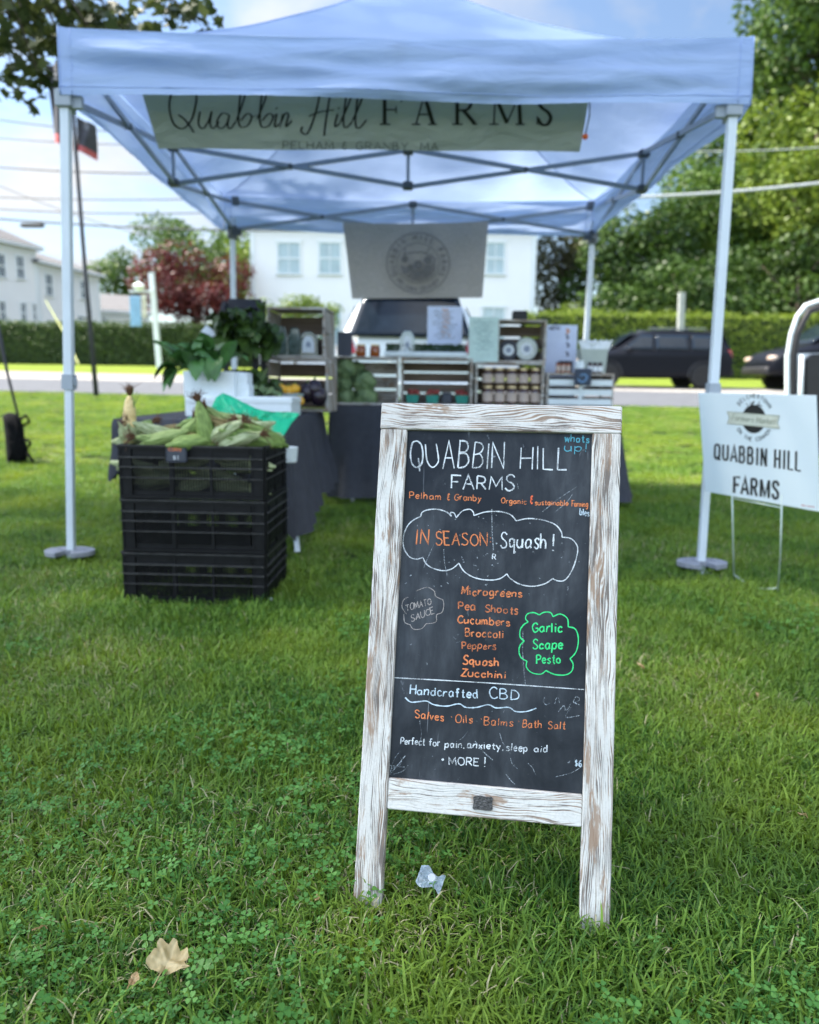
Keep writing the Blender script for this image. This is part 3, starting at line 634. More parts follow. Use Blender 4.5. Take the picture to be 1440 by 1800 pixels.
# ---- big shade tree standing out of frame on the left; its lowest twigs hang into the picture
t = thing('shade_tree', 'big shade tree whose leafy twigs hang in at the top left', 'tree', (-8.5, 3.0, 0))
_, lobc = crown('crown', (-6.4, 4.3, 8.8), (6.2, 4.9, 3.2), 11500, 0.21, LM['shade'], 41, t, 60, lobe_r=.27)
b = MB(); b.tube([(-8.5,3,-.2), (-8.5,3,.4), (-8.3,2.9,3), (-7.6,2.8,6), (-7,2.7,9.5)], [.55,.42,.36,.28,.1], 12)
for k in range(16):
    q = Vector(lobc[k]); b.tube([(-8.1 + k*.03, 2.9, 3.6 + k*.25), Vector((-8,2.9,5)).lerp(q, .5) + Vector((0,0,.6)), q], [.14,.1,.03], 7)
rl = random.Random(5)
tips = [(-40,20),(30,25),(60,70),(100,45),(150,20),(165,62),(205,30),(225,62),(10,75),(45,120),(30,150),(75,150),(180,85),(265,5),(300,22),(330,20),(355,45),(120,90)]
wts = [70,85,40,62,70,48,52,14,46,10,10,13,18,14,22,12,8,40]
root = Vector(at(-330, -260, 6.6)); b.tube([(-7.4,2.8,6.4), Vector((-6.4,4.8,5.9)), root], [.16,.12,.07], 7)
lv = []; ls = []
for (px, py), n in zip(tips, wts):
    Y = 7.0 + rl.uniform(-.3, .5); q = at(px, py, Y); hub = at(px*.45 - 60, py*.3 - 140, 6.8)
    b.tube([root, hub.lerp(root, .4) + Vector((0,0,.12)), hub, q.lerp(hub, .4) + Vector((0,0,.08)), q], [.035,.022,.016,.009,.004], 5)
    R_ = 0.22 if n > 30 else 0.10
    for _ in range(int(n*1.25)):
        c = q + Vector((rl.gauss(0,R_), rl.gauss(0,R_*.9), rl.gauss(0,R_*.62))); nn = Vector((rl.gauss(0,.6), rl.gauss(0,.6), .8)).normalized()
        s = rl.uniform(.05, .095); e = nn.orthogonal().normalized(); e = Matrix.Rotation(rl.uniform(0,6.28), 3, nn) @ e; f_ = nn.cross(e)
        sh = rl.random()
        for (r_, a_) in ((.55,-2.9),(.9,-1.9),(.5,-1.35),(1,-.85),(.55,-.4),(1.15,0),(.55,.4),(1,.85),(.5,1.35),(.9,1.9),(.55,2.9)):
            lv.append(c + e*(s*r_*math.cos(a_)) + f_*(s*r_*math.sin(a_)) + nn*(s*.12*rl.uniform(-1,1))); ls.append((sh, sh, sh))
fast_mesh('leaves', np.array(lv) - np.array(t.location), 11, LM['shade'], t, np.array(ls))
b.build('trunk', M['bark'], t, world=True, smooth=True)

# ---- overhead wires (their poles stand outside the picture)
wire = mat('wire_black', (0.03, 0.032, 0.035), 0.6); wiregrey = mat('wire_grey', (0.42, 0.44, 0.45), 0.5)
def owire(label, p0, p1, Y, r, m, sag=0.5, splice=None):
    a, c = at(*p0, Y), at(*p1, Y); d = c - a; a = a - d*1.0; c = c + d*1.0
    pts = [a.lerp(c, i/24) for i in range(25)]
    for i, p in enumerate(pts): p.z -= sag*(1 - ((i-12)/12)**2) - sag
    b = MB(); b.tube(pts, r, 6)
    if splice:
        q = at(*splice, Y - .03); b.tube([q - Vector((.38,0,0)), q - Vector((.3,0,0)), q + Vector((.3,0,0)), q + Vector((.38,0,0))], [.04,.075,.075,.04], 8)
    solo(b, 'overhead_wire', m, label, 'wire', loc=tuple(pts[12]), group='overhead wires above the road')
owire('highest overhead wire, level with the flags on the left', (0,214), (240,236), 25, .016, wire)
owire('thin overhead wire second from the top in the left sky', (0,246), (300,258), 25.5, .014, wire)
owire('overhead wire third from the top in the left sky', (0,297), (300,308), 26, .02, wire)
owire('overhead wire in the left sky just above the one with the splice', (0,350), (380,352), 25, .016, wire)
owire('overhead wire with a thick dark splice above the left house', (0,371), (330,378), 25.5, .018, wire, splice=(57,396))
owire('lowest overhead wire in the left sky, passing under the splice', (0,388), (400,408), 25.5, .026, wire)
owire('slanting overhead wire in front of the low left sky', (0,330), (200,402), 27, .012, wire)
owire('thick grey overhead wire crossing the right trees', (1130,349), (1440,325), 27, .05, wiregrey)
owire('thin grey overhead wire high across the right trees', (1180,268), (1440,262), 29, .018, wiregrey)

# ---- posts
def post(name, label, cat, px_top, px_bot, Y, w, m):
    a = at(*px_top, Y); c = at(*px_bot, Y); c.z = gz(Y) - .2; b = MB(); b.bar(c, a, w, w, (0,1,0)); return b, a, c
t = thing('sign_post', 'white post with a blue hanging sign beside the left hedge', 'sign', tuple(at(281, 643, 33)))
b, a, c = post('', '', '', (266, 480), (281, 648), 33, .20, None)
b.build('post', M['trim'], t, world=True)
b = MB(); p0, p1 = at(228, 520, 32.6), at(249, 574, 32.6); b.cbox((p0.x, 32.55, p1.z), (p1.x, 32.63, p0.z), .01); b.build('sign_panel', mat('blue_sign_paint', (0.22, 0.40, 0.58), .5, 0, .2, 3), t, world=True)
b = MB(); p0, p1 = at(250, 518, 32.8), at(258, 558, 32.8); b.cbox((p0.x, 32.7, p1.z), (p1.x, 32.8, p0.z), .01); b.build('sign_edge', mat('cream_sign_edge', (0.7, 0.66, 0.52), .5), t, world=True)
b = MB(); q = at(240, 512, 32.7); r_ = at(268, 512, 32.8); b.bar(q - Vector((.3,0,0)), r_, .08, .08); b.lathe([(-.12,.05),(0,.22),(.1,.26),(.2,.12),(.26,.02)], TRS(tuple(q + Vector((.1,0,.12)))), 12); b.build('bracket', M['trim'], t, world=True)
b, a, c = post('', '', '', (1199, 514), (1192, 690), 29, .20, None)
solo(b, 'post', mat('weathered_grey_post', (0.34, 0.35, 0.34), .7, 0, .2), 'grey post standing behind the dark car beside the right hedge', 'post')
b = MB(); b.tube([at(80, 528, 30), at(112, 583, 29), at(138, 640, 28)], [.02, .032, .032], 8)
solo(b, 'guy_wire', mat('yellow_guard', (0.42, 0.44, 0.14), .5), 'slanting guy wire with a pale yellow guard in front of the left hedge', 'wire')

# ================================================================== LETTERING: single-stroke letters, drawn as thin ribbons
def _g(adv, s):
    out = []
    for st in s.split(';'):
        poly = st.startswith('-') and not st[1:2].isdigit() or st.startswith('~')
        st = st.lstrip('~'); out.append((poly, [tuple(float(q) for q in p.split(',')) for p in st.split()]))
    return adv, out
GL = {k: _g(*v) for k, v in {
 'A': (7, '~0,0 3.5,10 7,0;~1.3,3.8 5.7,3.8'), 'B': (6.2, '~0,0 0,10;0,10 3.6,9.8 5,7.8 3.4,5.7 0,5.3;0,5.3 4,5.2 5.9,2.7 4,.2 0,0'),
 'C': (6.4, '6.2,8.4 4.5,10 2.2,9.6 .4,7 .3,3.5 2,.4 4.4,0 6.4,1.6'), 'D': (6.6, '~0,0 0,10;0,10 4,9.2 6.3,5.5 5,1.4 0,0'),
 'E': (5.6, '~5.4,10 0,10 0,0 5.4,0;~0,5.2 4.4,5.2'), 'F': (5.6, '~5.5,10 0,10 0,0;~0,5.2 4.4,5.2'),
 'G': (6.8, '6.2,8.5 4.3,10 2,9.5 .3,6.5 .5,2.5 2.8,0 5.2,.4 6.5,2.4 6.6,4.6;~6.6,4.6 3.8,4.6'), 'H': (6.6, '~0,0 0,10;~6.4,0 6.4,10;~0,5.2 6.4,5.2'),
 'I': (1.2, '~.5,0 .5,10'), 'L': (5.4, '~0,10 0,0 5.2,0'), 'M': (8, '~0,0 .7,10 4,2.6 7.2,10 8,0'), 'N': (6.8, '~0,0 0,10 6.6,0 6.6,10'),
 'O': (7.4, '3.7,10 1.2,8.7 0,5 1.2,1.2 3.7,0 6.2,1.2 7.4,5 6.2,8.7 3.7,10'), 'P': (5.8, '~0,0 0,10;0,10 4,9.8 5.6,7.5 4,5 0,4.7'),
 'Q': (8, '3.9,10 1.2,8.8 0,5.2 1.2,1.4 3.9,.2 6.6,1.6 7.6,5.2 6.4,8.8 3.9,10;~4.6,3.6 6,-1.2'), 'R': (6.4, '~0,0 0,10;0,10 4,9.8 5.6,7.5 4,5 0,4.7;~2.4,4.8 6.2,0'),
 'S': (6, '5.6,8.6 4,10 1.8,9.8 .5,7.9 1.6,6 4.2,4.6 5.7,2.6 4.6,.4 2.2,-.1 .1,1.4'), 'T': (6.4, '~0,10 6.4,10;~3.2,10 3.2,0'),
 'U': (6.6, '0,10 0,4 .8,1 3.2,0 5.6,1 6.4,4 6.4,10'), 'V': (6.6, '~0,10 3.3,0 6.6,10'), 'W': (9, '~0,10 2.2,0 4.5,8 6.8,0 9,10'), 'Y': (6.4, '~0,10 3.2,5 6.4,10;~3.2,5 3.2,0'),
 'K': (6.2, '~0,0 0,10;~6,10 0,4;~2,5.8 6.2,0'), 'Z': (6, '~.3,9.6 5.8,9.8 .2,.2 6,0'),
 'a': (6.2, '5,5 3,6 1,5 .3,2.8 1.2,.4 3,.2 4.6,1.8 5,5;~5,5.8 5,1 5.7,0'), 'b': (5.8, '~0,10 0,0;0,4 2,6 4.4,5 5,2.6 3.5,.2 1.4,0 0,1.4'),
 'c': (5.2, '4.7,5 2.8,6 1,5 .2,2.8 1.3,.4 3,0 4.9,1.2'), 'd': (6.2, '5,5 3,6 1,5 .3,2.8 1.2,.4 3,.2 4.6,1.8 5,4;~5,10 5,0'),
 'e': (5.4, '.4,3.2 4.7,3.4 4.3,5.3 2.6,6 .9,5 .2,2.8 1.2,.5 3,0 4.9,1.2'), 'f': (4.6, '4.6,9.2 3.2,10 2,9 1.8,6 1.8,0;~0,5.8 4,5.8'),
 'g': (6, '5,5 3,6 1,5 .3,3 1.2,.9 3,.7 4.6,2.2 5,5;5,5.8 5,0 4.4,-2.8 2.4,-3.6 .4,-2.6'), 'h': (5.6, '~0,10 0,0;0,3.4 1.6,5.6 3.4,5.8 4.5,4.4 4.6,0'),
 'i': (1.8, '~.7,6 .7,0;~.6,8.2 .8,8.8'), 'k': (5, '~0,10 0,0;~4.4,6 0,2.6;~1.4,3.6 4.6,0'), 'l': (1.8, '~.6,10 .7,0'), 'm': (7.6, '~0,6 0,0;0,4 1.3,5.8 2.7,5.4 3.2,3.6 3.2,0;3.2,4 4.5,5.8 5.9,5.4 6.4,3.6 6.4,0'),
 'n': (5.6, '~0,6 0,0;0,3.6 1.6,5.6 3.4,5.8 4.5,4.4 4.6,0'), 'o': (6, '2.8,6 .8,5 .2,3 .9,.8 2.8,0 4.6,.8 5.3,3 4.6,5.2 2.8,6'), 'p': (5.8, '~0,6 0,-3.8;0,4 2,6 4.4,5 5,2.8 3.6,.4 1.6,.2 0,1.6'),
 'q': (6, '5,5 3,6 1,5 .3,3 1.2,.7 3,.5 4.6,2 5,5;~5,5.8 5,-3.8 6.4,-2.6'), 'r': (4, '~0,6 0,0;0,3.4 1.4,5.4 3.6,5.7'), 's': (4.8, '4.3,5.1 3,6 1.2,5.7 .6,4.5 2,3.3 3.8,2.4 4.2,1 2.8,0 .2,.8'),
 't': (4.4, '~2,9 2,1 3,0 4.2,.6;~.2,6 4,6'), 'u': (5.8, '0,6 0,2.4 .8,.4 2.4,0 4,1 4.8,3 4.8,6;~4.8,6 4.9,0'), 'v': (5, '~0,6 2.3,0 4.6,6'), 'w': (7, '~0,6 1.6,0 3.3,5 5,0 6.6,6'),
 'x': (5, '~.2,6 4.6,0;~4.6,6 .2,0'), 'y': (5.4, '~0,6 2.5,.4;~5,6 2.4,0 .6,-3.8'), 'z': (5, '~.2,5.8 4.4,6 .2,.2 4.8,0'),
 ' ': (3.6, '~0,0 0,0'), '.': (1.6, '~.5,0 .9,.5'), ',': (2, '~.9,.8 .3,-1.6'), '!': (2, '~.9,10 .8,3;~.8,.2 .9,.8'), ':': (2, '~.7,1 .9,1.6;~.7,5.4 .9,6'), "'": (1.4, '~.6,10 .4,8'),
 '&': (6, '4.6,8.6 2.6,9.6 1.2,8 2.6,5.6 4.4,5.4 1.4,5 .6,2.4 2.2,.6 5,1.2;~2.9,10.8 2.9,9;~2.9,1 2.9,-1'), '-': (3, '~.8,4 1.6,4.6'), '+': (5, '~2.5,6.4 2.5,1.6;~.4,4 4.6,4'),
 '$': (5, '4.4,8 2.4,9 .8,7.4 2.4,5.2 4.4,3.4 3,1 .4,1.8;~2.5,10.4 2.5,-.6'), '6': (5.4, '4.2,9.8 1.6,7.4 .4,3.6 1.4,.4 3.6,.2 5,2.4 3.8,4.6 1.8,4.4 .5,2.8'),
 '1': (2.4, '~.2,8.4 1.4,10 1.4,0'),
}.items()}
def smooth_pts(p, k=6):
    if len(p) < 3: return list(p)
    out = []; closed = p[0] == p[-1]
    for i in range(len(p)-1):
        a = p[i-1] if i else (p[-2] if closed else p[0]); b_ = p[i]; c = p[i+1]; d = p[i+2] if i+2 < len(p) else (p[1] if closed else p[-1])
        for j in range(k):
            t = j/k; out.append(tuple(.5*((2*b_[m]) + (-a[m]+c[m])*t + (2*a[m]-5*b_[m]+4*c[m]-d[m])*t*t + (-a[m]+3*b_[m]-3*c[m]+d[m])*t**3) for m in (0, 1)))
    out.append(p[-1]); return out
class Ink:
    """collects strokes given in photo pixels; mapf(px,py,lift) drops them on the real surface of the thing"""
    def __init__(s, mapf, seed=1): s.mb = MB(); s.f = mapf; s.k = 0; s.r = random.Random(seed)
    def stroke(s, pts, w, calli=0.0, jit=0.0, poly=False, ang=1.05):
        p = list(pts) if poly else smooth_pts(pts)
        if poly and jit: # subdivide for a shaky hand
            q = []
            for a, b_ in zip(p, p[1:]): q += [(a[0]+(b_[0]-a[0])*i/4, a[1]+(b_[1]-a[1])*i/4) for i in range(4)]
            p = q + [p[-1]]
        p = [q for i, q in enumerate(p) if i == 0 or math.dist(q, p[i-1]) > 1e-3]
        if len(p) < 2: return
        s.k = (s.k + 1) % 12; lift = 0.0004 + 0.00003*s.k; vs = []; fs = []
        for i, q in enumerate(p):
            a = p[max(0, i-1)]; b_ = p[min(len(p)-1, i+1)]
            tx, ty = b_[0]-a[0], b_[1]-a[1]; L = math.hypot(tx, ty) or 1; tx /= L; ty /= L
            mit = 1.0
            if poly and 0 < i < len(p)-1:
                ax, ay = q[0]-a[0], q[1]-a[1]; la = math.hypot(ax, ay) or 1; mit = min(2.2, 1/max(.35, abs((ax*tx+ay*ty)/la)))
            ww = w*(1 - calli + calli*abs(math.sin(math.atan2(ty, tx)))) if calli else w
            ww *= 1 + s.r.uniform(-jit, jit)
            if not poly and calli and i in (0, len(p)-1): ww *= .5
            for sg in (-1, 1): vs.append(s.f(q[0] - ty*sg*ww*mit/2, q[1] + tx*sg*ww*mit/2, lift))
            if i: fs.append((2*i-2, 2*i-1, 2*i+1, 2*i))
        s.mb._add(vs, fs)
    def text(s, t, p0, p1, h, w, up=(0.04, -1.0), gap=1.9, jit=0.25, wob=0.0, shear=0.0, calli=0.0, track=None):
        adv = sum(GL[c][0] + gap for c in t) - gap
        bx, by = (p1[0]-p0[0])/adv, (p1[1]-p0[1])/adv; x = 0
        for c in t:
            a, sts = GL[c]; dy = s.r.gauss(0, wob); sc = 1 + s.r.gauss(0, wob*.16); sl = s.r.gauss(0, wob*.14); nz_ = wob*.55; w_ = w*(1 + s.r.gauss(0, wob*.3))*(.76 if wob else .9)
            if c != ' ':
                for poly, pts in sts:
                    q = []
                    for gx, gy in pts:
                        gy2 = gy*sc + dy*.6 + s.r.gauss(0, nz_); gx2 = gx + (shear+sl)*gy + s.r.gauss(0, nz_); q.append((p0[0] + bx*(x+gx2) + up[0]*h*gy2/10, p0[1] + by*(x+gx2) + up[1]*h*gy2/10))
                    s.stroke(q, w_, calli, jit, poly)
            x += a + gap
    def build(s, name, m, parent): return s.mb.build(name, m, parent)
def chalk(name, col, dens=0.5, scale=700.0):
    m, nt = newmat(name); tc = nd(nt, 'ShaderNodeTexCoord')
    n = nd(nt, 'ShaderNodeTexNoise', None, {'Vector': tc.outputs['Object'], 'Scale': scale, 'Detail': 3.0, 'Roughness': 0.7})
    n2 = nd(nt, 'ShaderNodeTexNoise', None, {'Vector': tc.outputs['Object'], 'Scale': 55.0, 'Detail': 2.0})
    f = mth(nt, 'ADD', n.outputs[0], mth(nt, 'MULTIPLY', mth(nt, 'SUBTRACT', n2.outputs[0], 0.5), 0.55))
    al = ramp(nt, f, [(1 - dens - 0.12, 0.12), (1 - dens + 0.12, 1.0)])
    p = nd(nt, 'ShaderNodeBsdfPrincipled', None, {'Base Color': col, 'Roughness': 0.95, 'Specular IOR Level': 0.1})
    finish(nt, nd(nt, 'ShaderNodeMixShader', None, {0: al, 1: nd(nt, 'ShaderNodeBsdfTransparent'), 2: p.outputs[0]}).outputs[0]); return m

# ================================================================== CHALKBOARD A-FRAME
SX, SY, SYAW, SLEAN, SW, SL = 0.1229, 1.1539, -0.15, 0.2794, 0.4205, 0.8408
sa = Vector((math.cos(SYAW), math.sin(SYAW), 0.002)).normalized(); sn = Vector((-math.sin(SYAW), math.cos(SYAW), 0))
su = (sn*math.sin(SLEAN) + Vector((0,0,math.cos(SLEAN)))); su = (su - sa*su.dot(sa)).normalized(); sb = su.cross(sa)  # away from viewer
if sb.y < 0: sb = -sb
so = Vector((SX, SY, 0))
SMAT = Matrix(((sa.x, sb.x, su.x), (sa.y, sb.y, su.y), (sa.z, sb.z, su.z)))
sign = thing('chalkboard_sign', 'whitewashed wooden A-frame chalkboard standing on the grass in front of the tent', 'chalkboard sign', tuple(so), rot=SMAT.to_euler())
w = SW/2; ST = 0.048
for sgn in (-1, 1):
    b = MB(); x0, x1 = (-w, -w+ST) if sgn < 0 else (w-ST, w)
    b.cbox((x0, 0, -0.06), (x1, 0.021, 0.7925), 0.0016); b.build('leg', wood_mat('whitewashed_leg', 3.7 if sgn < 0 else 8.2, axis='Z', cover=.525), sign)
b = MB(); b.cbox((-w-.001, -0.0005, 0.793), (w+.001, 0.022, SL), 0.0018); b.build('top_rail', wood_mat('whitewashed_top', 5.1, axis='X', cover=.545, paint=(0.72,0.69,0.63)), sign)
b = MB(); b.cbox((-w+ST+.0005, 0.0015, 0.136), (w-ST-.0005, 0.020, 0.187), 0.0016); b.build('bottom_rail', wood_mat('whitewashed_bottom', 1.3, axis='X', cover=.505), sign)
# slate panel with dust, smears and scratches that belong to the board
m, nt = newmat('chalkboard_slate'); tc = nd(nt, 'ShaderNodeTexCoord'); ob = tc.outputs['Object']
def nz(scale, detail=5.0, st=(1,1,1), dist=0.0, rot=(0,0,0)):
    mp = nd(nt, 'ShaderNodeMapping', None, {0: ob, 2: rot, 3: st}); return nd(nt, 'ShaderNodeTexNoise', None, {'Vector': mp.outputs[0], 'Scale': scale, 'Detail': detail, 'Roughness': 0.6, 'Distortion': dist}).outputs[0]
smear = mth(nt, 'MULTIPLY', ramp(nt, nz(5.5, 6, (1, 1, .7), .4), [(0.42, 0.0), (0.75, 1.0)]), ramp(nt, nz(60, 4, (1, 1, .22), .3, (0, .5, 0)), [(0.3, 0.35), (0.7, 1.0)]))
speck = mth(nt, 'MULTIPLY', ramp(nt, nz(230, 2), [(0.70, 0.0), (0.78, 1.0)]), ramp(nt, nz(9, 4), [(0.48, 0.0), (0.62, 1.0)]))
blot = mth(nt, 'MULTIPLY', ramp(nt, nz(85, 4, (1, 1, .8), .8), [(0.66, 0.0), (0.74, 1.0)]), ramp(nt, nz(11, 3), [(0.50, 0.0), (0.62, 1.0)]))
scr = mth(nt, 'MULTIPLY', ramp(nt, nz(16, 3, (9, 1, .5), .2, (0, .62, 0)), [(0.69, 0.0), (0.72, 1.0)]), ramp(nt, nz(7, 3), [(0.5, 0.0), (0.6, 1.0)]))
sm = mth(nt, 'ADD', mth(nt, 'MULTIPLY', smear, 0.20), mth(nt, 'MULTIPLY', speck, 0.5)); sm = mth(nt, 'ADD', sm, mth(nt, 'MULTIPLY', blot, 0.40)); sm = mth(nt, 'ADD', sm, mth(nt, 'MULTIPLY', scr, 0.30), clamp=True)
cc = mixc(nt, sm, (0.009, 0.012, 0.016), (0.48, 0.52, 0.55))
finish(nt, nd(nt, 'ShaderNodeBsdfPrincipled', None, {'Base Color': cc, 'Roughness': mth(nt, 'ADD', 0.42, mth(nt, 'MULTIPLY', smear, 0.3)), 'Specular IOR Level': 0.22}).outputs[0])
BY = 0.009
b = MB(); b.box((-w+ST-.004, BY, 0.1875), (w-ST+.004, BY+.006, 0.7925)); panel = b.build('chalkboard', m, sign)
BO = so + sb*BY
SI = SMAT.inverted()
def bmap(px, py, lift): q = on_plane(px, py, BO, sb); l = SI @ (q - so); l.y = BY - lift; return l
Z1 = lambda x, y: (660 + x/3.2, 700 + y/3.2)
Z2 = lambda x, y: (660 + x/3.2, 1020 + y/3.2)
ink = Ink(bmap, 3); t = ink.text
t('QUABBIN', (721, 823), (886, 823), 45, 3.0, wob=.35, gap=2.0); t('HILL', (915, 825), (997, 826), 38, 3.0, wob=.3, gap=2.6)
t('FARMS', (793, 858), (904, 863), 25, 3.0, wob=.35, gap=1.9)
t('Squash', (880, 962), (961, 965), 26, 3.3, wob=.3); t('!', (971, 969), (974, 969), 30, 3.3)
cl1 = [[(255,665),(265,640),(300,627),(350,625),(400,640),(428,665)], [(428,665),(422,645),(442,645),(455,672)], [(455,672),(490,635),(530,625),(550,640),(555,662)], [(555,660),(620,640),(700,638),(760,655),(793,690)], [(793,690),(860,677),(940,685),(1010,710),(1045,750),(1050,782)], [(1050,782),(1100,790),(1135,830),(1135,880),(1110,960),(1070,1020),(1030,1028),(997,1015)], [(997,1015),(950,1045),(880,1058),(810,1045),(760,1015),(740,988)], [(740,988),(700,1015),(640,1023),(560,1010),(500,975),(470,928)], [(470,928),(430,960),(380,970),(320,955),(285,930),(268,895)], [(268,895),(230,905),(190,890),(160,840),(158,780),(180,720),(215,685),(255,665)]]
for s in cl1: ink.stroke([Z1(*p) for p in s], 1.9, jit=.2)
ink.stroke([Z2(108,548), Z2(640,578), Z2(1175,615)], 1.7, jit=.3)
t('Perfect', Z2(143,920), Z2(278,928), 12, 2.3, wob=.3); t('for', Z2(303,930), Z2(365,935), 12, 2.3, wob=.3); t('pain,', Z2(392,940), Z2(503,943), 12, 2.3, wob=.3)
t('anxiety,', Z2(515,943), Z2(722,953), 12, 2.3, wob=.3); t('sleep', Z2(737,958), Z2(857,962), 12, 2.3, wob=.3); t('aid', Z2(893,965), Z2(970,968), 12, 2.3, wob=.3)
t('+', Z2(370,1020), Z2(387,1021), 9, 2.3); t('MORE', Z2(415,1038), Z2(582,1043), 13, 2.5, wob=.25); t('!', Z2(612,1050), Z2(620,1050), 17, 2.6)
t('R', Z1(658,905), Z1(678,907), 9, 1.8)
ink.build('chalk_writing', chalk('white_chalk', (0.74, 0.78, 0.78), .56), panel)
ink = Ink(bmap, 4); t = ink.text
t('Pelham', Z1(193,563), Z1(370,572), 11, 2.0, wob=.3); t('&', Z1(405,573), Z1(420,574), 11, 2.0); t('Granby', Z1(445,573), Z1(595,580), 11, 2.0, wob=.3)
t('Organic', Z1(708,590), Z1(850,596), 9.5, 1.9, wob=.3); t('sustainable', Z1(897,600), Z1(1085,604), 8.8, 1.9, wob=.25, gap=1.5); t('Farming', Z1(1105,608), Z1(1196,613), 9.5, 1.9, wob=.3, gap=1.2)
t('IN', Z1(228,820), Z1(298,818), 25, 2.6, wob=.3, gap=2.6); t('SEASON', Z1(340,824), Z1(630,830), 22, 2.6, wob=.4); t(':', Z1(645,815), Z1(652,815), 16, 2.4)
for s_, a, c, h in (('Microgreens', (485,80), (825,95), 13.5), ('Cucumbers', (463,240), (757,258), 13.5), ('Broccoli', (507,315), (720,325), 13.5), ('Squash', (492,472), (695,483), 14), ('Zucchini', (483,540), (735,553), 13)): t(s_, Z2(*a), Z2(*c), h, 2.9, wob=.35)
for s_, a, c in (('Salves', (225,772), (385,792)), ('Oils', (450,800), (548,805)), ('Balms', (612,812), (775,822)), ('Bath', (828,827), (936,832)), ('Salt', (972,834), (1070,838))): t(s_, Z2(*a), Z2(*c), 13.5, 2.3, wob=.3)
for p in ((425,783), (592,795), (802,806)): t('-', Z2(*p), Z2(p[0]+9, p[1]), 10, 2.5)
ink.build('chalk_writing', chalk('orange_chalk', (0.80, 0.26, 0.10), .58), panel)
ink = Ink(bmap, 5); t = ink.text
t('&', Z1(872,592), Z1(888,592), 13, 2.4); ink.build('chalk_writing', chalk('red_chalk', (0.80, 0.16, 0.07), .7), panel)
ink = Ink(bmap, 6); t = ink.text
t('Pea', Z2(468,163), Z2(565,170), 14.5, 2.8, wob=.35); t('Shoots', Z2(618,177), Z2(803,192), 14, 2.8, wob=.35); t('Peppers', Z2(487,383), Z2(678,390), 13, 2.5, wob=.35)

ink.build('chalk_writing', chalk('rubbed_orange_chalk', (0.62, 0.20, 0.085), .56), panel)
ink = Ink(bmap, 7); t = ink.text
cl2 = [[(860,235),(845,215),(855,190),(890,182),(922,195)], [(922,195),(950,180),(985,182),(1000,205)], [(1000,205),(1040,190),(1080,215),(1085,262)], [(1085,262),(1125,275),(1142,330),(1130,400),(1095,442)], [(1095,442),(1112,470),(1105,510),(1070,532),(1010,530),(960,508)], [(960,508),(930,528),(880,520),(850,490),(852,455)], [(852,455),(820,435),(808,400),(815,365),(838,342)], [(838,342),(815,320),(815,280),(835,250),(860,235)]]
for s in cl2: ink.stroke([Z2(*p) for p in s], 2.1, jit=.25)
t('Garlic', Z2(882,290), Z2(1052,293), 16.5, 3.2, wob=.3); t('Scape', Z2(885,385), Z2(1055,386), 16.5, 3.2, wob=.3); t('Pesto', Z2(907,467), Z2(1042,468), 15, 3.0, wob=.3)
ink.build('chalk_writing', chalk('green_chalk', (0.06, 0.70, 0.22), .68), panel)
ink = Ink(bmap, 8); t = ink.text
t('Handcrafted', Z2(195,640), Z2(578,664), 15, 2.8, wob=.3); t('CBD', Z2(642,662), Z2(808,675), 18, 2.8, wob=.2, gap=2.4)
ink.stroke([Z2(*p) for p in ((168,660),(200,685),(250,682),(290,680),(330,700),(400,708),(470,695),(510,715),(570,715),(635,700),(680,718),(750,715),(790,738),(850,738),(905,720))], 2.1, jit=.3)
t('$6', Z2(1122,1045), Z2(1160,1048), 11, 2.2); t('bles', Z1(1150,655), Z1(1203,665), 11, 2.2)
ink.build('chalk_writing', chalk('pale_blue_chalk', (0.58, 0.70, 0.76), .60), panel)
ink = Ink(bmap, 9); t = ink.text
t('whats', Z1(1065,243), Z1(1203,250), 12.5, 2.5, wob=.3); t('up!', Z1(1065,296), Z1(1192,302), 14, 2.3, wob=.3)
ink.build('chalk_writing', chalk('teal_chalk', (0.11, 0.36, 0.43), .70), panel)
ink = Ink(bmap, 10); t = ink.text
t('TOMATO', Z2(175,175), Z2(316,134), 11, 1.9, up=(-.12,-1), wob=.3); t('SAUCE', Z2(203,234), Z2(332,186), 11, 1.9, up=(-.15,-1), wob=.3)
for s in [[(185,95),(160,110),(150,150),(175,190)], [(160,190),(165,235),(195,250)], [(195,248),(215,275),(260,272),(285,245)], [(285,245),(340,235),(345,195),(375,180),(385,140),(380,110)], [(230,60),(290,40),(330,60),(340,90),(380,110)]]: ink.stroke([Z2(*p) for p in s], 1.3, jit=.4)
ink.build('chalk_writing', chalk('rubbed_grey_chalk', (0.38, 0.34, 0.31), .58), panel)
ink = Ink(bmap, 11)   # scratches, rubbed words and dusty corners
r_ = ink.r
for p, q in (((80,1095),(170,985)), ((90,1060),(150,1005)), ((80,1040),(165,1050)), ((100,1090),(185,1040)), ((85,1080),(140,960)), ((1015,1105),(1165,1045)), ((700,860),(760,975)), ((250,790),(255,900)), ((760,1000),(800,1060)), ((860,1030),(905,1100)), ((735,1090),(790,1150)), ((560,905),(660,1010)), ((470,900),(520,850)), ((830,290),(845,590))):
    a, c = Z2(*p), Z2(*q); ink.stroke([a, ((a[0]+c[0])/2 + r_.uniform(-4,4), (a[1]+c[1])/2 + r_.uniform(-4,4)), c], r_.uniform(.8, 1.6), jit=.5)
for p, q in (((940,640),(1130,500)), ((1010,640),(1110,540)), ((1150,330),(1180,290)), ((385,850),(405,1000)), ((655,620),(665,860)), ((800,480),(805,510)), ((270,960),(330,820)), ((485,890),(495,925))):
    a, c = Z1(*p), Z1(*q); ink.stroke([a, ((a[0]+c[0])/2 + r_.uniform(-4,4), (a[1]+c[1])/2 + r_.uniform(-4,4)), c], r_.uniform(.8, 1.5), jit=.5)
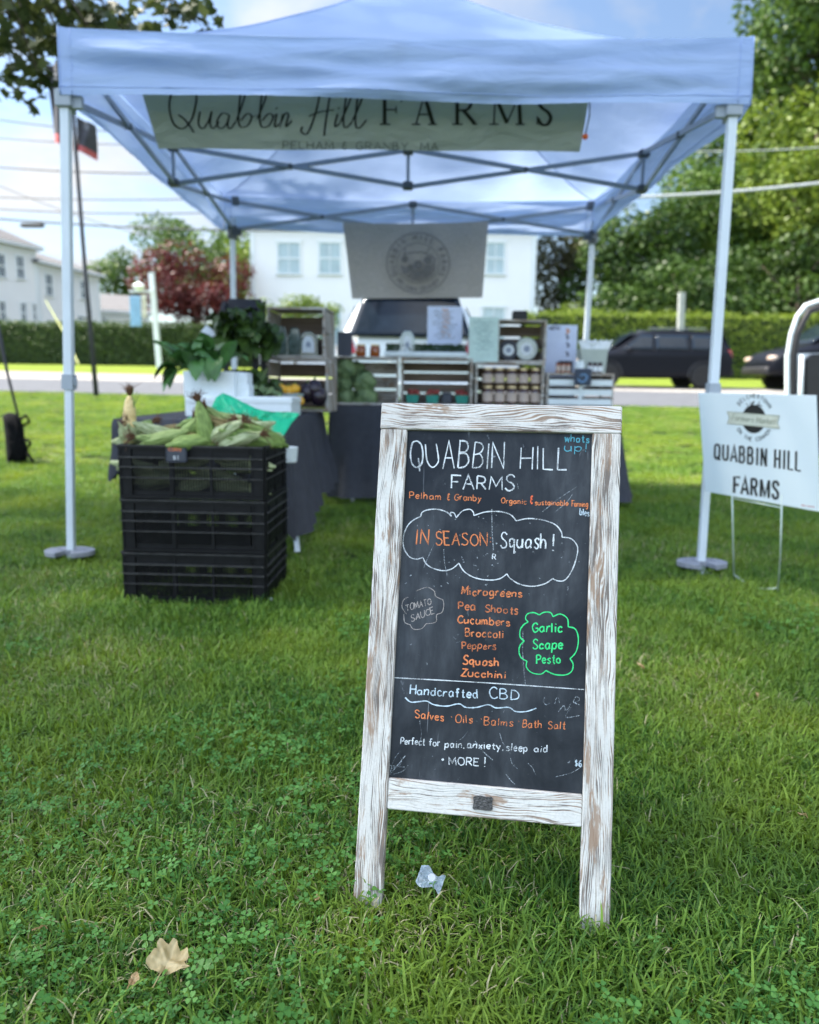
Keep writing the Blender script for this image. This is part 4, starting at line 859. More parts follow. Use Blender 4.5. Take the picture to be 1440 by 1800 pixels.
for s in [[(955,655),(945,680),(960,700),(980,690)], [(1010,695),(1018,665),(1030,662),(1036,690)], [(1120,690),(1150,670),(1130,655),(1115,685),(1150,700)], [(1030,740),(1060,705),(1075,735),(1100,690)], [(1065,730),(1100,715),(1070,770),(1150,760)]]: ink.stroke([Z2(*p) for p in s], 1.5, jit=.5)
for k in range(80):
    x = r_.choice([r_.uniform(330, 760), r_.uniform(560, 700), r_.uniform(150, 1150)]); y_ = r_.uniform(640, 1100); a = Z1(x, y_); ink.stroke([a, (a[0]+r_.uniform(-3,3), a[1]+r_.uniform(-3,3))], r_.uniform(.8, 2.0), jit=.5)
ink.build('chalk_scratches', chalk('chalk_dust', (0.36, 0.40, 0.42), .46, 380), panel)
# chalk dust along the bottom ledge, small metal plate, rear frame
b = MB(); b.prism([Vector((-.017,-.0012,.151)), Vector((-.0145,-.0012,.1485)), Vector((-.005,-.0012,.1495)), Vector((.005,-.0012,.1485)), Vector((.0135,-.0012,.1495)), Vector((.0165,-.0012,.152)), Vector((.0155,-.0012,.161)), Vector((.0165,-.0012,.169)), Vector((.013,-.0012,.172)), Vector((.004,-.0012,.1705)), Vector((-.005,-.0012,.172)), Vector((-.0145,-.0012,.170)), Vector((-.0165,-.0012,.168)), Vector((-.0155,-.0012,.160))], (0, .0024, 0))
b.build('maker_plate', mat('pewter_plate', (0.09, 0.085, 0.08), .5, .4, .5, 180, .8, 260), sign)
back = wood_mat('whitewashed_back', 6.6, axis='Z')
topw = so + su*.80 + sb*.03
for sgn in (-1, 1):
    tw = topw + sa*(sgn*(w-.03)); gw = tw + sb*0; gw = Vector((tw.x, tw.y, 0)) + sn*0.20 + sa*(sgn*.01); gw.z = -.06
    b = MB(); b.bar(SI @ (tw - so), SI @ (gw - so), .045, .02, (0,1,0)); b.build('rear_leg', back, sign)
q0 = topw - Vector((0,0,.05)); b = MB()
P = [SI @ (topw + sa*s_*(w-.05) + (sn*.20 + Vector((0,0,-topw.z)))*f_ - so) for s_, f_ in ((-1,.06),(1,.06),(1,.72),(-1,.72))]
b.prism(P, (0,.006,0)); b.build('rear_panel', M['slate'], sign)

# ================================================================== TENT
TX, TY0, TY1, HW, ZV, ZE = -0.045, 3.674, 6.62, 1.475, 2.07, 2.345
TYM = (TY0+TY1)/2
tent = thing('market_tent', 'white pop-up market tent tinted skylight blue with white legs over the farm stall', 'tent', (TX, TYM, 0))
def roof_h(r): return ZE + 0.93*(1-r)**1.55
def canopy_pt(u, v):
    # u, v in -1..1 : roof
    x, y_ = TX + u*(HW+.03), TYM + v*(HW+.03); r = max(abs(u), abs(v)); ed = min(1, (1-r)*6)
    z = roof_h(r) + 0.012*pnoise((x*2.2, y_*2.2, 1))*(1-r)
    hip = max(0, 1 - abs(abs(u)-abs(v))*5)*r*(1-r); z += .10*hip
    along = u if abs(v) >= abs(u) else v
    z -= .035*(1-ed)*(1-abs(along)**2)*0.8
    return Vector((x, y_, z))
b = MB()
for k in range(4):
    ca, sa_ = ((1,0),(0,1),(-1,0),(0,-1))[k]
    def sec(p, q, ca=ca, sa_=sa_): r = 1 - q*.9999; u, v = (2*p-1)*r, -r; return canopy_pt(u*ca - v*sa_, u*sa_ + v*ca)
    b.grid(sec, 44, 30)
def val_pt(side, s, t):
    # s -1..1 along, t 0 top..1 bottom
    u, v = {'f': (s, -1), 'r': (1, s), 'k': (-s, 1), 'l': (-1, -s)}[side]
    base = canopy_pt(u, v); n = {'f': Vector((0,-1,0)), 'r': Vector((1,0,0)), 'k': Vector((0,1,0)), 'l': Vector((-1,0,0))}[side]
    x = s*HW; sd = {'f': 1, 'r': 7, 'k': 13, 'l': 19}[side]
    fold = .036*pnoise((x*1.1 + sd, t*2.6 + x*.5, sd)) + .018*pnoise((x*2.6, t*6 - x*1.0, sd+4)) + .004*pnoise((x*11, t*5, sd+9))
    fold += .017*math.sin(t*9.5 + 1.3*x + 1.6*pnoise((x*.9, sd, 3)))
    pin = min(1, (1-abs(s))*7)
    zb = ZV + .012*pnoise((x*1.3, sd, 2))*pin
    z = base.z*(1-t) + zb*t
    fold += (.006*pnoise((x*14 + t*8, t*9, sd+2)) + .005*pnoise((x*26 - t*14, t*6, sd+5)))*max(0, t-.45)*1.6
    if t > .86: fold += .0025
    return Vector((base.x, base.y, z)) + n*(fold*pin*(.25 + .75*min(1, t*3)) + .008*t)
for sd in 'frkl': b.grid(lambda p, q, sd=sd: val_pt(sd, 2*p-1, q), 110, 18, flip=True)
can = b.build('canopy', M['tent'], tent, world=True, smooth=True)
bh = MB()
for su_, sv_ in ((-1,-1),(1,-1),(1,1),(-1,1)): bh.tube([canopy_pt(su_*(1-i/30), sv_*(1-i/30)) + Vector((0,0,.001)) for i in range(30)], .005, 5)
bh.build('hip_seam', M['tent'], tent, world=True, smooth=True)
b = MB()   # stitched hem and corner seams of the valance
for sd in 'frkl':
    for tt in (.875,):
        b.tube([val_pt(sd, -1 + 2*i/80, tt) + {'f': Vector((0,-.001,0)), 'r': Vector((.001,0,0)), 'k': Vector((0,.001,0)), 'l': Vector((-.001,0,0))}[sd] for i in range(81)], .0022, 4)
    b.tube([val_pt(sd, -1, i/8) for i in range(9)], .004, 5); b.tube([val_pt(sd, -.965, i/8) for i in range(9)], .002, 4); b.tube([val_pt(sd, .965, i/8) for i in range(9)], .002, 4)
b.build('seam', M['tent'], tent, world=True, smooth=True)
legs = [(Vector((-1.545, TY0, ZV)), level(125, 976) + Vector((0,0,GL0))), (Vector((1.402, TY0, ZV)), level(1232, 996) + Vector((0,0,GL0))), (Vector((-1.477, TY1, ZV)), Vector((-1.50, TY1+.02, gz(TY1)))), (Vector((1.464, TY1, ZV)), Vector((1.44, TY1+.02, gz(TY1))))]
def bl(p, q, z): return p + (q - p)*((p.z - z)/(p.z - q.z))
leg_names = ['front', 'front', 'rear', 'rear']
for k, (p, q) in enumerate(legs):
    top = p + (p - q)*(.10/(p.z - q.z))
    b = MB(); zm = .86 + q.z
    b.bar(top, bl(p, q, zm), .040, .040, (0,1,0)); b.bar(bl(p, q, zm+.02), q - Vector((0,0,.0)), .034, .034, (0,1,0))
    lo = b.build('leg', M['legmetal'], tent, world=True, bevel=.004)
    b = MB(); b.bar(bl(p, q, zm+.035), bl(p, q, zm-.035), .052, .052, (0,1,0)); c3 = bl(p, q, zm); b.cbox((c3.x+.024, c3.y-.012, c3.z-.02), (c3.x+.036, c3.y+.012, c3.z+.02), .004)
    b.build('lock_collar', M['greyplastic'], lo, world=True, bevel=.004)
    b = MB(); b.cbox((q.x-.045, q.y-.045, q.z), (q.x+.045, q.y+.045, q.z+.008), .003); b.build('foot', M['legmetal'], lo, world=True)
    b = MB(); b.cbox((p.x-.036, p.y-.036, ZV-(.045 if k < 2 else .075)), (p.x+.036, p.y+.036, ZV+.03), .006); d = Vector((-1 if p.x > 0 else 1, 0, 0)); b.bar(p - Vector((0,0,.02)), p + d*.075 - Vector((0,0,.02)), .03, .05); d = Vector((0, 1 if k < 2 else -1, 0)); b.bar(p - Vector((0,0,.02)), p + d*.075 - Vector((0,0,.02)), .03, .05)
    b.build('slider_bracket', M['greyplastic'] if k < 2 else M['darkplastic'], tent, world=True)
    ix, iy = p.x - math.copysign(.035, p.x), p.y + (.03 if k < 2 else -.03); b = MB(); b.cbox((ix-.026, iy-.026, 2.255), (ix+.026, iy+.026, 2.32), .006); b.build('top_bracket', M['darkplastic'], tent, world=True)
ZU, ZL = 2.285, 2.075
cor = {'fl': legs[0][0], 'fr': legs[1][0], 'bl': legs[2][0], 'br': legs[3][0]}
def V2(p, z): return Vector((p.x, p.y, z))
mids = {'l': (cor['fl']+cor['bl'])/2, 'r': (cor['fr']+cor['br'])/2, 'f': (cor['fl']+cor['fr'])/2, 'b': (cor['bl']+cor['br'])/2}
ctr = (mids['l'] + mids['r'])/2
spans = [(cor['fl'], mids['f']), (mids['f'], cor['fr']), (cor['bl'], mids['b']), (mids['b'], cor['br']), (cor['fl'], mids['l']), (mids['l'], cor['bl']), (cor['fr'], mids['r']), (mids['r'], cor['br']), (mids['l'], ctr), (ctr, mids['r'])]
for p, q in spans:
    d = (q - p).normalized(); sd = d.cross(Vector((0,0,1)))*.009; i = d*.03
    for z0, z1, s_ in ((ZU, ZL, 1), (ZL, ZU, -1)) if q is not mids['f'] and p is not mids['f'] else ((ZU, ZL+.075, 1), (ZL+.075, ZU, -1)):
        b = MB(); b.bar(V2(p, z0) + i + sd*s_, V2(q, z1) - i + sd*s_, .014, .026); b.build('truss_bar', M['barmetal'], tent, world=True)
    m_ = V2((p+q)/2, (ZU+ZL)/2); b = MB(); b.tube([m_ - sd*2.2, m_ + sd*2.2], .016, 8); b.build('pivot', M['darkplastic'], tent, world=True)
for k_, p in list(mids.items()) + [('c', ctr)]:
    for z in (ZU, ZL if k_ != 'f' else ZL+.08):
        b = MB(); b.cbox((p.x-.032, p.y-.032, z-.022), (p.x+.032, p.y+.032, z+.022), .006); b.build('joint', M['darkplastic'], tent, world=True)
    b = MB(); b.tube([V2(p, ZL if k_ != 'f' else ZL+.08), V2(p, ZU)], .011, 8); b.build('upright', M['barmetal'], tent, world=True)
b = MB(); b.tube([V2(ctr, ZU), V2(ctr, 3.18)], .016, 8); b.build('peak_pole', M['barmetal'], tent, world=True)
for p, q, lab in ((legs[0][1], 'l', 'grey two lobed weight plate on the left front tent leg'), (legs[1][1], 'r', 'grey two lobed weight plate on the right front tent leg')):
    prof = []
    for k in range(40):
        a = 2*math.pi*k/40; rx = .118; ry = .088; r_ = 1 - .0*abs(math.cos(a))
        x = rx*math.cos(a); y_ = ry*math.sin(a)
        if y_ < 0 and abs(x) < .02: y_ = -.012
        prof.append(Vector((p.x + x, p.y + y_ - .01, p.z + .034)))
    b = MB(); b.prism(prof, (0,0,.024)); b.tube([(p.x-.06, p.y, p.z+.056), (p.x-.06, p.y, p.z+.062)], .016, 10); b.tube([(p.x+.06, p.y, p.z+.056), (p.x+.06, p.y, p.z+.062)], .016, 10)
    solo(b, 'leg_weight', M['plate'], lab, 'leg weight', group='weights on the tent legs', bevel=.004)

# ---- vinyl banner under the front edge
m, nt = newmat('sage_vinyl'); tc = nd(nt, 'ShaderNodeTexCoord')
n_ = nd(nt, 'ShaderNodeTexNoise', None, {'Vector': nd(nt, 'ShaderNodeMapping', None, {0: tc.outputs['Object'], 3: (1.3, 1, 3), 2: (0, .35, 0)}).outputs[0], 'Scale': 3.2, 'Detail': 4.0, 'Distortion': .5})
bm = nd(nt, 'ShaderNodeBump', None, {'Strength': .8, 'Distance': .05, 'Height': n_.outputs[0]})
pb = nd(nt, 'ShaderNodeBsdfPrincipled', None, {'Base Color': (0.43, 0.468, 0.42), 'Roughness': .32, 'Specular IOR Level': .6, 'Normal': bm.outputs[0]})
tb = nd(nt, 'ShaderNodeBsdfTranslucent', None, {0: (0.43, 0.468, 0.42)})
finish(nt, nd(nt, 'ShaderNodeMixShader', None, {0: .2, 1: pb.outputs[0], 2: tb.outputs[0]}).outputs[0]); M['sage'] = m
bTL, bTR, bBL, bBR = at(243, 138, 3.73), at(1042, 138, 3.73), at(279, 262, 3.965), at(1019, 267, 3.965)
ban = thing('vinyl_banner', 'shiny sage green farm name banner hanging inside the front edge of the tent', 'banner', tuple((bBL+bBR)/2))
def ban_pt(u, v):
    p = bTL.lerp(bTR, u).lerp(bBL.lerp(bBR, u), v); n = Vector((0,-.78,-.6))
    return p + n*(.004*math.sin(u*17 + v*3) + .005*pnoise((u*5, v*2, 4)) - .03*max(0, v-.86)**1*4*.3)
b = MB(); b.grid(ban_pt, 60, 16); cloth = b.build('sheet', M['sage'], ban, world=True, smooth=True)
bn = (bTR - bTL).cross(bBL - bTL).normalized(); bn = bn if bn.y < 0 else -bn
bo_ = Vector(ban.location)
def banmap(px, py, lift): return on_plane(px, py, bTL, bn) + bn*(.011 + lift) - bo_
ink = Ink(banmap, 21); Zb = lambda x, y: (x/2, y/2)
for s in [[(692,335),(685,300),(645,288),(608,318),(597,372),(612,430),(645,447),(675,415),(690,360),(692,335)], [(628,398),(655,420),(684,462)], [(705,386),(699,430),(715,447),(735,420),(746,386)], [(746,386),(740,430),(752,446),(772,422)], [(806,398),(782,394),(764,424),(775,447),(796,434),(808,400)], [(808,398),(802,435),(812,447),(832,420)],
          [(832,420),(860,340),(862,296),(850,306),(840,400),(846,440),(872,436),(886,405),(870,395),(848,420)], [(884,408),(905,400)], [(905,415),(935,340),(937,296),(925,306),(915,400),(921,440),(947,436),(961,405),(945,395),(923,420)], [(958,408),(972,396)], [(974,394),(967,440),(984,430)], [(994,394),(985,446)], [(986,430),(1004,394),(1015,400),(1006,440),(1028,418)],
          [(1064,440),(1060,458),(1082,464),(1108,400),(1124,330),(1122,290)], [(1168,290),(1156,360),(1145,430),(1140,474)], [(1086,404),(1128,388),(1176,382)], [(1188,394),(1178,440),(1196,428)], [(1196,428),(1232,345),(1236,296),(1222,312),(1208,420),(1218,444),(1238,424)], [(1238,424),(1272,345),(1276,296),(1262,312),(1250,420),(1262,446),(1290,416)]]:
    ink.stroke([Zb(*p) for p in s], 3.4, calli=.55)
ink.stroke([(486, 187), (487.5, 188.5)], 3.5, poly=True); ink.stroke([(595, 187), (596.5, 188.5)], 3.5, poly=True)
def serif(x0, x1, parts):
    for k, (w_, pts) in enumerate(parts):
        q = [(x0 + (x1-x0)*a, 217 - 51*c) for a, c in pts]
        ink.stroke(q, w_, poly=len(pts) == 2 or k < 0, calli=.0 if len(pts) == 2 else .45)
serif(668, 706, [(6.5, ((.22,0),(.22,1))), (2.6, ((0,.985),(1,.985))), (2.6, ((.22,.52),(.75,.52))), (2.4, ((0,.02),(.48,.02))), (2.6, ((.98,1),(1,.78))), (2.4, ((.75,.64),(.75,.40)))])
serif(724, 768, [(2.8, ((.16,0),(.5,1.03))), (7, ((.5,1.03),(.86,0))), (2.4, ((.27,.36),(.68,.36))), (2.4, ((0,.02),(.34,.02))), (2.4, ((.66,.02),(1,.02)))])
serif(795, 839, [(6.5, ((.2,0),(.2,1))), (2.4, ((0,.02),(.42,.02))), (2.4, ((0,.985),(.25,.985))), (6, ((.2,.98),(.6,.97),(.75,.76),(.6,.53),(.2,.5))), (6.5, ((.45,.5),(.9,.04))), (2.4, ((.8,.02),(1,.02)))])
serif(860, 922, [(2.8, ((.13,0),(.17,1))), (6.5, ((.17,1),(.5,.06))), (2.6, ((.5,.06),(.84,1))), (6.5, ((.84,1),(.88,0))), (2.4, ((0,.02),(.27,.02))), (2.4, ((.74,.02),(1,.02))), (2.4, ((.04,.985),(.2,.985))), (2.4, ((.82,.985),(.98,.985)))])
serif(943, 972, [(6.5, ((.88,.80),(.68,.99),(.34,.97),(.16,.76),(.34,.58),(.68,.44),(.86,.24),(.66,.02),(.3,.02),(.06,.24))), (2.4, ((.9,.99),(.9,.72))), (2.4, ((.05,.3),(.05,0)))])
ink.build('lettering', M['ink'], cloth)
ink = Ink(banmap, 22); ink.text('PELHAM & GRANBY, MA', (498, 259), (770, 262), 13, 1.9, up=(0,-1), jit=0, gap=2.4); ink.build('lettering', mat('grey_print', (.14,.155,.14), .6), cloth)
b = MB(); q = at(1037, 165, 3.74); r_ = at(1029, 238, 3.9); b.tube([q, q.lerp(r_, .5) + Vector((.01,0,0)), r_], .003, 6); b.build('bungee', M['black'], ban, world=True)
b = MB(); b.lathe([(-.014,.002),(-.010,.010),(0,.0145),(.010,.010),(.014,.002)], TRS(at(1029,240,3.9)), 14); b.build('bungee_ball', M['orange'], ban, world=True, smooth=True)

# ---- burlap banner at the back
kTL, kTR, kBL, kBR = at(603, 391, 6.55), at(859, 389, 6.55), at(619, 525, 6.60), at(848, 523, 6.60)
bur = thing('burlap_banner', 'taupe burlap banner with a round dark farm emblem hanging from the rear truss', 'banner', tuple((kBL+kBR)/2))
b = MB(); b.grid(lambda u, v: kTL.lerp(kTR, u).lerp(kBL.lerp(kBR, u), v) + Vector((0, -.012*pnoise((u*4, v*2, 8)) - .006*math.sin(u*23)*(1-v), -.012*math.sin(u*math.pi)*(1-v))), 40, 20); kc = b.build('sheet', M['burlap'], bur, world=True, smooth=True)
ko = Vector(bur.location); ink = Ink(lambda px, py, l: on_plane(px, py, kTL, Vector((0,-1,.02)).normalized()) + Vector((0,-.022-l,0)) - ko, 31)
EC = (735, 463)
def ring(ink, c, rx, ry, w_, n=40): ink.stroke([(c[0]+rx*math.cos(2*math.pi*i/n), c[1]+ry*math.sin(2*math.pi*i/n)) for i in range(n+1)], w_, poly=True)
def arc_text(ink, s_, c, r, a0, a1, h, w_, inward=False, ky=1.0, kx=1.0, vx=(1,0), vy=(0,1)):
    n = len(s_)
    for i, ch in enumerate(s_):
        a = a0 + (a1-a0)*i/(n-1); rad = math.radians(a); px_, py_ = math.cos(rad), -math.sin(rad)
        up = (px_, py_) if not inward else (-px_, -py_); tan = (-up[1], up[0])
        if ch == ' ': continue
        adv, sts = GL[ch]
        for poly, pts in sts:
            q = []
            for gx, gy in pts:
                lx = (gx-adv/2)*h/10; ly = gy*h/10; X = r*px_ + tan[0]*lx + up[0]*ly; Y_ = r*py_ + tan[1]*lx + up[1]*ly
                q.append((c[0] + X*vx[0] + Y_*vy[0], c[1] + X*vx[1] + Y_*vy[1]))
            ink.stroke(q, w_, poly=poly)
ring(ink, EC, 55, 53, 1.7); ring(ink, EC, 37, 35, 1.2)
arc_text(ink, 'QUABBIN HILL FARMS', EC, 41, 205, -25, 9, 1.7); arc_text(ink, 'PELHAM GRANBY', EC, 50, 222, 318, 8, 1.5, inward=True)
r_ = random.Random(3)
for k in range(26):
    a = math.radians(180 + 180*k/25); ink.stroke([(EC[0]+12*math.cos(a), EC[1]+4-10*math.sin(a)), (EC[0]+22*math.cos(a+.1), EC[1]+5-19*math.sin(a+.1)), (EC[0]+31*math.cos(a), EC[1]+4-28*math.sin(a))], r_.uniform(1.2, 2.6))
for (x, y_, R_) in ((712,456,6),(752,458,7),(735,466,8),(722,470,5)):
    for k in range(4): ring(ink, (x, y_), R_*(k+1)/4.5, R_*(k+1)/4.5, 1.6, 14)
ink.stroke([(708,448),(730,444),(748,446),(764,456),(760,466)], 2); ink.stroke([(712,450),(712,436)], 1.6, poly=True); ink.stroke([(748,446),(756,436)], 1.6, poly=True)
ink.build('emblem', mat('emblem_ink', (0.17,0.165,0.16), .9), kc)

# ================================================================== BLACK CRATES OF CORN
def crate_mb():
    b = MB(); b.mi = 0; W_, D_, H_ = .56, .40, .205
    def wall(T, L):
        bx = lambda x0, x1, y0, y1, z0, z1: b.box((x0, y0, z0), (x1, y1, z1), T)
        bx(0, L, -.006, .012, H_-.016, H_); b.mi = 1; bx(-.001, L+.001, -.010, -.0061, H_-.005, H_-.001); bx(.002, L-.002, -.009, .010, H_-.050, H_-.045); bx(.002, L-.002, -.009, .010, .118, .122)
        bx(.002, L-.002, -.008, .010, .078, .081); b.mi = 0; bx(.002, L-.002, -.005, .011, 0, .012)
        bx(.002, L-.002, .004, .009, .0125, .030)
        for x in (.0, L-.052): bx(x+.003, x+.049, .0, .010, .0125, H_-.0165)
        for x in (.004, .046, L-.048, L-.006): bx(x-.002, x+.004, -.004, .0105, .0130, H_-.0170)
        nb = 3 if L > .5 else 2
        for k in range(1, nb): x = .052 + (L-.104)*k/nb; bx(x-.006, x+.006, -.002, .011, .0126, H_-.0166)
        n = round((L-.104)/.0105)
        for k in range(n):
            x = .056 + (L-.112)*k/n; bx(x, x+.0050, .001, .006, .030, H_-.0168)
        bx(.054, L-.054, .0008, .0065, H_-.044, H_-.0162)
    wall(Matrix.Translation((-W_/2, 0, 0)), W_)
    wall(Matrix.Translation((W_/2, D_, 0)) @ Matrix.Rotation(math.pi, 4, 'Z'), W_)
    wall(Matrix.Translation((W_/2+.0012, .0065, 0)) @ Matrix.Rotation(math.pi/2, 4, 'Z'), D_-.013)
    wall(Matrix.Translation((-W_/2-.0012, D_-.0065, 0)) @ Matrix.Rotation(-math.pi/2, 4, 'Z'), D_-.013)
    b.box((-W_/2+.012, .012, .003), (W_/2-.012, D_-.012, .008)); return b
cy = -.038; cd = Vector((math.cos(cy), math.sin(cy), 0)); cn = Vector((-math.sin(cy), math.cos(cy), 0))
c0 = Vector((-.832, 2.945, GL0 + .006)); ct = crate_mb()
crate = None
spots = [(c0, 'black plastic crate full of corn, topmost of the stack', .0), (c0, 'black plastic crate in the middle of the stack under the corn crate', .209), (c0, 'black plastic crate on the grass at the bottom of the stack', .418)]
rc = random.Random(4)
for k, (p, lab, dz) in enumerate(spots):
    loc = p + Vector((0, 0, .418 - dz)) + cd*rc.uniform(-.006, .006)
    if k == 0: crate = ct.build('plastic_crate', [M['blackplastic'], M['worn_highlight']]); o = crate
    else: o = crate.copy(); COL.objects.link(o)
    o.location = loc; o.rotation_euler = (0, 0, cy + rc.uniform(-.008, .008)); tag(o, lab, 'crate', 'stacked black plastic crates')
b = MB(); q = at(309, 800, 2.93); b.cbox((q.x-.037, 2.925, q.z-.026), (q.x+.043, 2.931, q.z+.032), .006)
tg = solo(b, 'price_card', M['slate'], 'small slate price card with orange writing hung on the corn crate', 'price card')
ink = Ink(lambda px, py, l: Vector(at(px, py, 2.9248 - l)) - Vector(tg.location), 41); ink.text('CORN', (296, 792), (318, 793), 5, 1.2, up=(0,-1)); ink.build('lettering', chalk('card_orange', (.7,.22,.08), .7), tg)
ink = Ink(lambda px, py, l: Vector(at(px, py, 2.9248 - l)) - Vector(tg.location), 42); ink.text('$1', (304, 808), (314, 808), 7, 1.2, up=(0,-1)); ink.build('lettering', chalk('card_white', (.6,.62,.62), .7), tg)

def wobn(seed): return lambda w, z: .10*math.sin(w*3 + seed) + .07*math.sin(w*5 + z*30 + seed*2)
def corn(label, pos, d, L=.21, R_=.030, m='husk', peeled=False, silk=True, seed=0, group='corn ears heaped on the black crate'):
    d = Vector(d).normalized(); rr = random.Random(seed); t = thing('corn_ear', label, 'corn', tuple(pos), group=group, rot=d.to_track_quat('Z', 'X').to_euler())
    T = Matrix.Rotation(rr.uniform(0, 6.28), 4, 'Z')
    prof = [(-.025*L/.2, .007), (0, .012), (.05*L, .7*R_), (.22*L, R_), (.45*L, R_*.98), (.7*L, R_*.78), (.88*L, R_*.45), (L, R_*.14)]
    if peeled:
        b = MB(); b.lathe([(0, R_*.8), (.3*L, R_*.88), (.6*L, R_*.82), (.85*L, R_*.6), (.95*L, R_*.25)], T, 18, lambda w, z: .06*math.sin(w*9)*math.sin(z*500)); b.build('kernels', M['kernel'], t, smooth=True)
        b = MB(); b.lathe([(-.03, .008), (0, .014), (.06*L, R_*.9), (.22*L, R_*1.05), (.32*L, R_*.98)], T, 12, wobn(seed))
    else:
        b = MB(); b.lathe(prof, T, 14, wobn(seed))
    for k in range(2 if not peeled else 5):
        a = k*1.6 + rr.random(); e = Vector((math.cos(a), math.sin(a), 0)); f = Vector((-math.sin(a), math.cos(a), 0)); out = rr.uniform(.0, .016) + (.02 if peeled else 0); le = rr.uniform(.75, 1.1)*L*(1.0 if not peeled else .42)
        def lf(u, v, e=e, f=f, out=out, le=le):
            z = v*le; i = min(len(prof)-2, max(0, sum(1 for p_ in prof[1:] if p_[0] < z))); p0, p1 = prof[i], prof[i+1]; tt = min(1, max(0, (z-p0[0])/(p1[0]-p0[0]))); r0 = (p0[1]+(p1[1]-p0[1])*tt)*1.10 + .0012
            wd = R_*.95*math.sin(min(1, .25 + v*.8)*math.pi)**.6*(1 - v**4*.7)
            return T @ (e*(r0 + out*v**3 - abs(u-.5)**2*R_*.9) + f*((u-.5)*2*wd) + Vector((0, 0, z)))
        b.grid(lf, 4, 8)
    b.build('husk', M[m], t, smooth=True)
    if silk:
        b = MB()
        for k in range(26):
            a = rr.uniform(0, 6.28); s0 = Vector((R_*.12*math.cos(a), R_*.12*math.sin(a), L*.96)); s1 = s0 + Vector((rr.gauss(0,.010), rr.gauss(0,.010), .025)); s2 = s1 + Vector((rr.gauss(0,.016), rr.gauss(0,.016), rr.uniform(.0,.03)))
            b.tube([T @ s0, T @ s1, T @ s2], [.0022,.0018,.0006], 4)
        b.build('silk', M['silk'], t)
    return t
# standing and odd ears first, then the heap
corn('half peeled corn ear standing upright at the left corner of the corn crate', at(227, 778, 3.03), (.04,.05,1), .19, .030, 'husk_pale', True, True, 1, None)
b = MB()
for k in range(3): q = at(232, 735, 3.03); b.tube([q, q + Vector((.005*k,0,.05)), q + Vector((.012+.012*k, 0, .115-.01*k))], [.004,.003,.001], 5)
solo(b, 'husk_tip', M['husk'], 'thin dry husk tip on top of the half peeled corn ear', 'husk')
corn('green corn ear with dark silk standing upright in the middle of the heap', at(371, 790, 3.0), (-.24,.0,1), .195, .033, 'husk', False, True, 2, None)
rc = random.Random(12); gl = 'pale green husked corn ear lying in the heap on the corn crate'
heap = [(262,776,1,.12,3.10,'husk'), (300,768,-1,.1,3.15,'husk'), (325,779,1,.05,3.02,'husk'), (345,760,.7,.8,3.06,'husk_pale'), (400,744,-1,.12,3.16,'husk'), (437,752,-1,.45,3.12,'husk_pale'), (458,768,-1,.35,3.04,'husk_pale'), (415,772,1,.1,3.05,'husk'), (392,782,1,.35,2.99,'husk'), (436,780,-1,.2,3.0,'husk_pale'),
        (280,785,-1,.1,3.0,'husk_pale'), (248,790,1,.05,3.08,'husk'), (312,762,1,.15,3.22,'husk'), (355,778,-1,.2,3.08,'husk'), (372,770,1,.1,3.2,'husk'), (420,755,1,.25,3.22,'husk'), (330,770,1,.4,3.25,'husk'), (455,785,1,.1,3.1,'husk'), (245,780,1,.3,3.2,'husk'), (290,778,1,-.1,3.28,'husk'), (275,766,-1,.3,3.06,'husk'), (385,760,1,.35,3.1,'husk'), (410,762,-1,.3,3.02,'husk'), (450,758,.5,.1,3.1,'husk'), (322,768,.6,.3,3.12,'husk'), (300,782,1,.2,2.99,'husk'), (425,786,1,.15,2.98,'husk'), (350,786,1,.1,2.98,'husk'), (398,770,-.5,.35,3.08,'husk')]
for k, (px, py, sx_, uz, Y, m_) in enumerate(heap):
    d = Vector((sx_, rc.uniform(-.5,.5), min(uz*1.6,.6))).normalized(); p = at(px, py, Y) - d*.1
    if p.z < .59: p.z = .59
    p.z += .012
    corn(gl, p, d, rc.uniform(.175,.215), rc.uniform(.023,.029), 'husk_brown' if k % 10 == 2 else ['husk','husk_mid','husk_pale'][k % 3], False, k % 2 == 0, 20+k)
for k, (x, z) in enumerate(((-.21,.545), (-.13,.475), (.03,.455), (.12,.52), (.17,.47), (-.05,.53), (.2,.56))):
    p = c0 + cd*x + cn*.05 + Vector((0,0,z)); corn('husked corn ear lying inside the top crate behind its slats', p - cd*.1, cd + Vector((0,.1,rc.uniform(-.3,.3))), .21, .03, 'husk_pale', False, False, 60+k)
# husk scraps at the far corner
# bright green bag draped over the back of the heap
bg_out = [(372,715),(380,698),(392,691),(408,697),(425,706),(452,719),(478,724),(505,724),(527,727),(512,745),(497,769),(470,766),(448,756),(425,745),(400,740),(380,742),(372,730)]
cen = (440, 732)
def bag_pt(u, v):
    n = len(bg_out); f = u*n; i = int(f) % n; t = f - int(f); p = bg_out[i]; q = bg_out[(i+1) % n]
    x = p[0]+(q[0]-p[0])*t; y_ = p[1]+(q[1]-p[1])*t; x = cen[0]+(x-cen[0])*v; y_ = cen[1]+(y_-cen[1])*v
    Y = 3.30 - (y_-730)*.0034 + .045*pnoise((x*.045, y_*.05, 1.5)) + .02*pnoise((x*.13, y_*.13, 4))
    return at(x, y_, Y)
b = MB(); b.grid(bag_pt, 68, 18); solo(b, 'produce_bag', M['greenbag'], 'bright green plastic bag lying crumpled behind the corn heap', 'bag', smooth=True, solid=.002)
b = MB(); q0 = [(322,748),(330,735),(345,733),(352,742),(340,752)]; b.prism([at(x, y_, 3.36) for x, y_ in q0], (0,.02,.004)); solo(b, 'produce_bag', M['greenbag'], 'small corner of green bag showing left of the upright corn ear', 'bag')

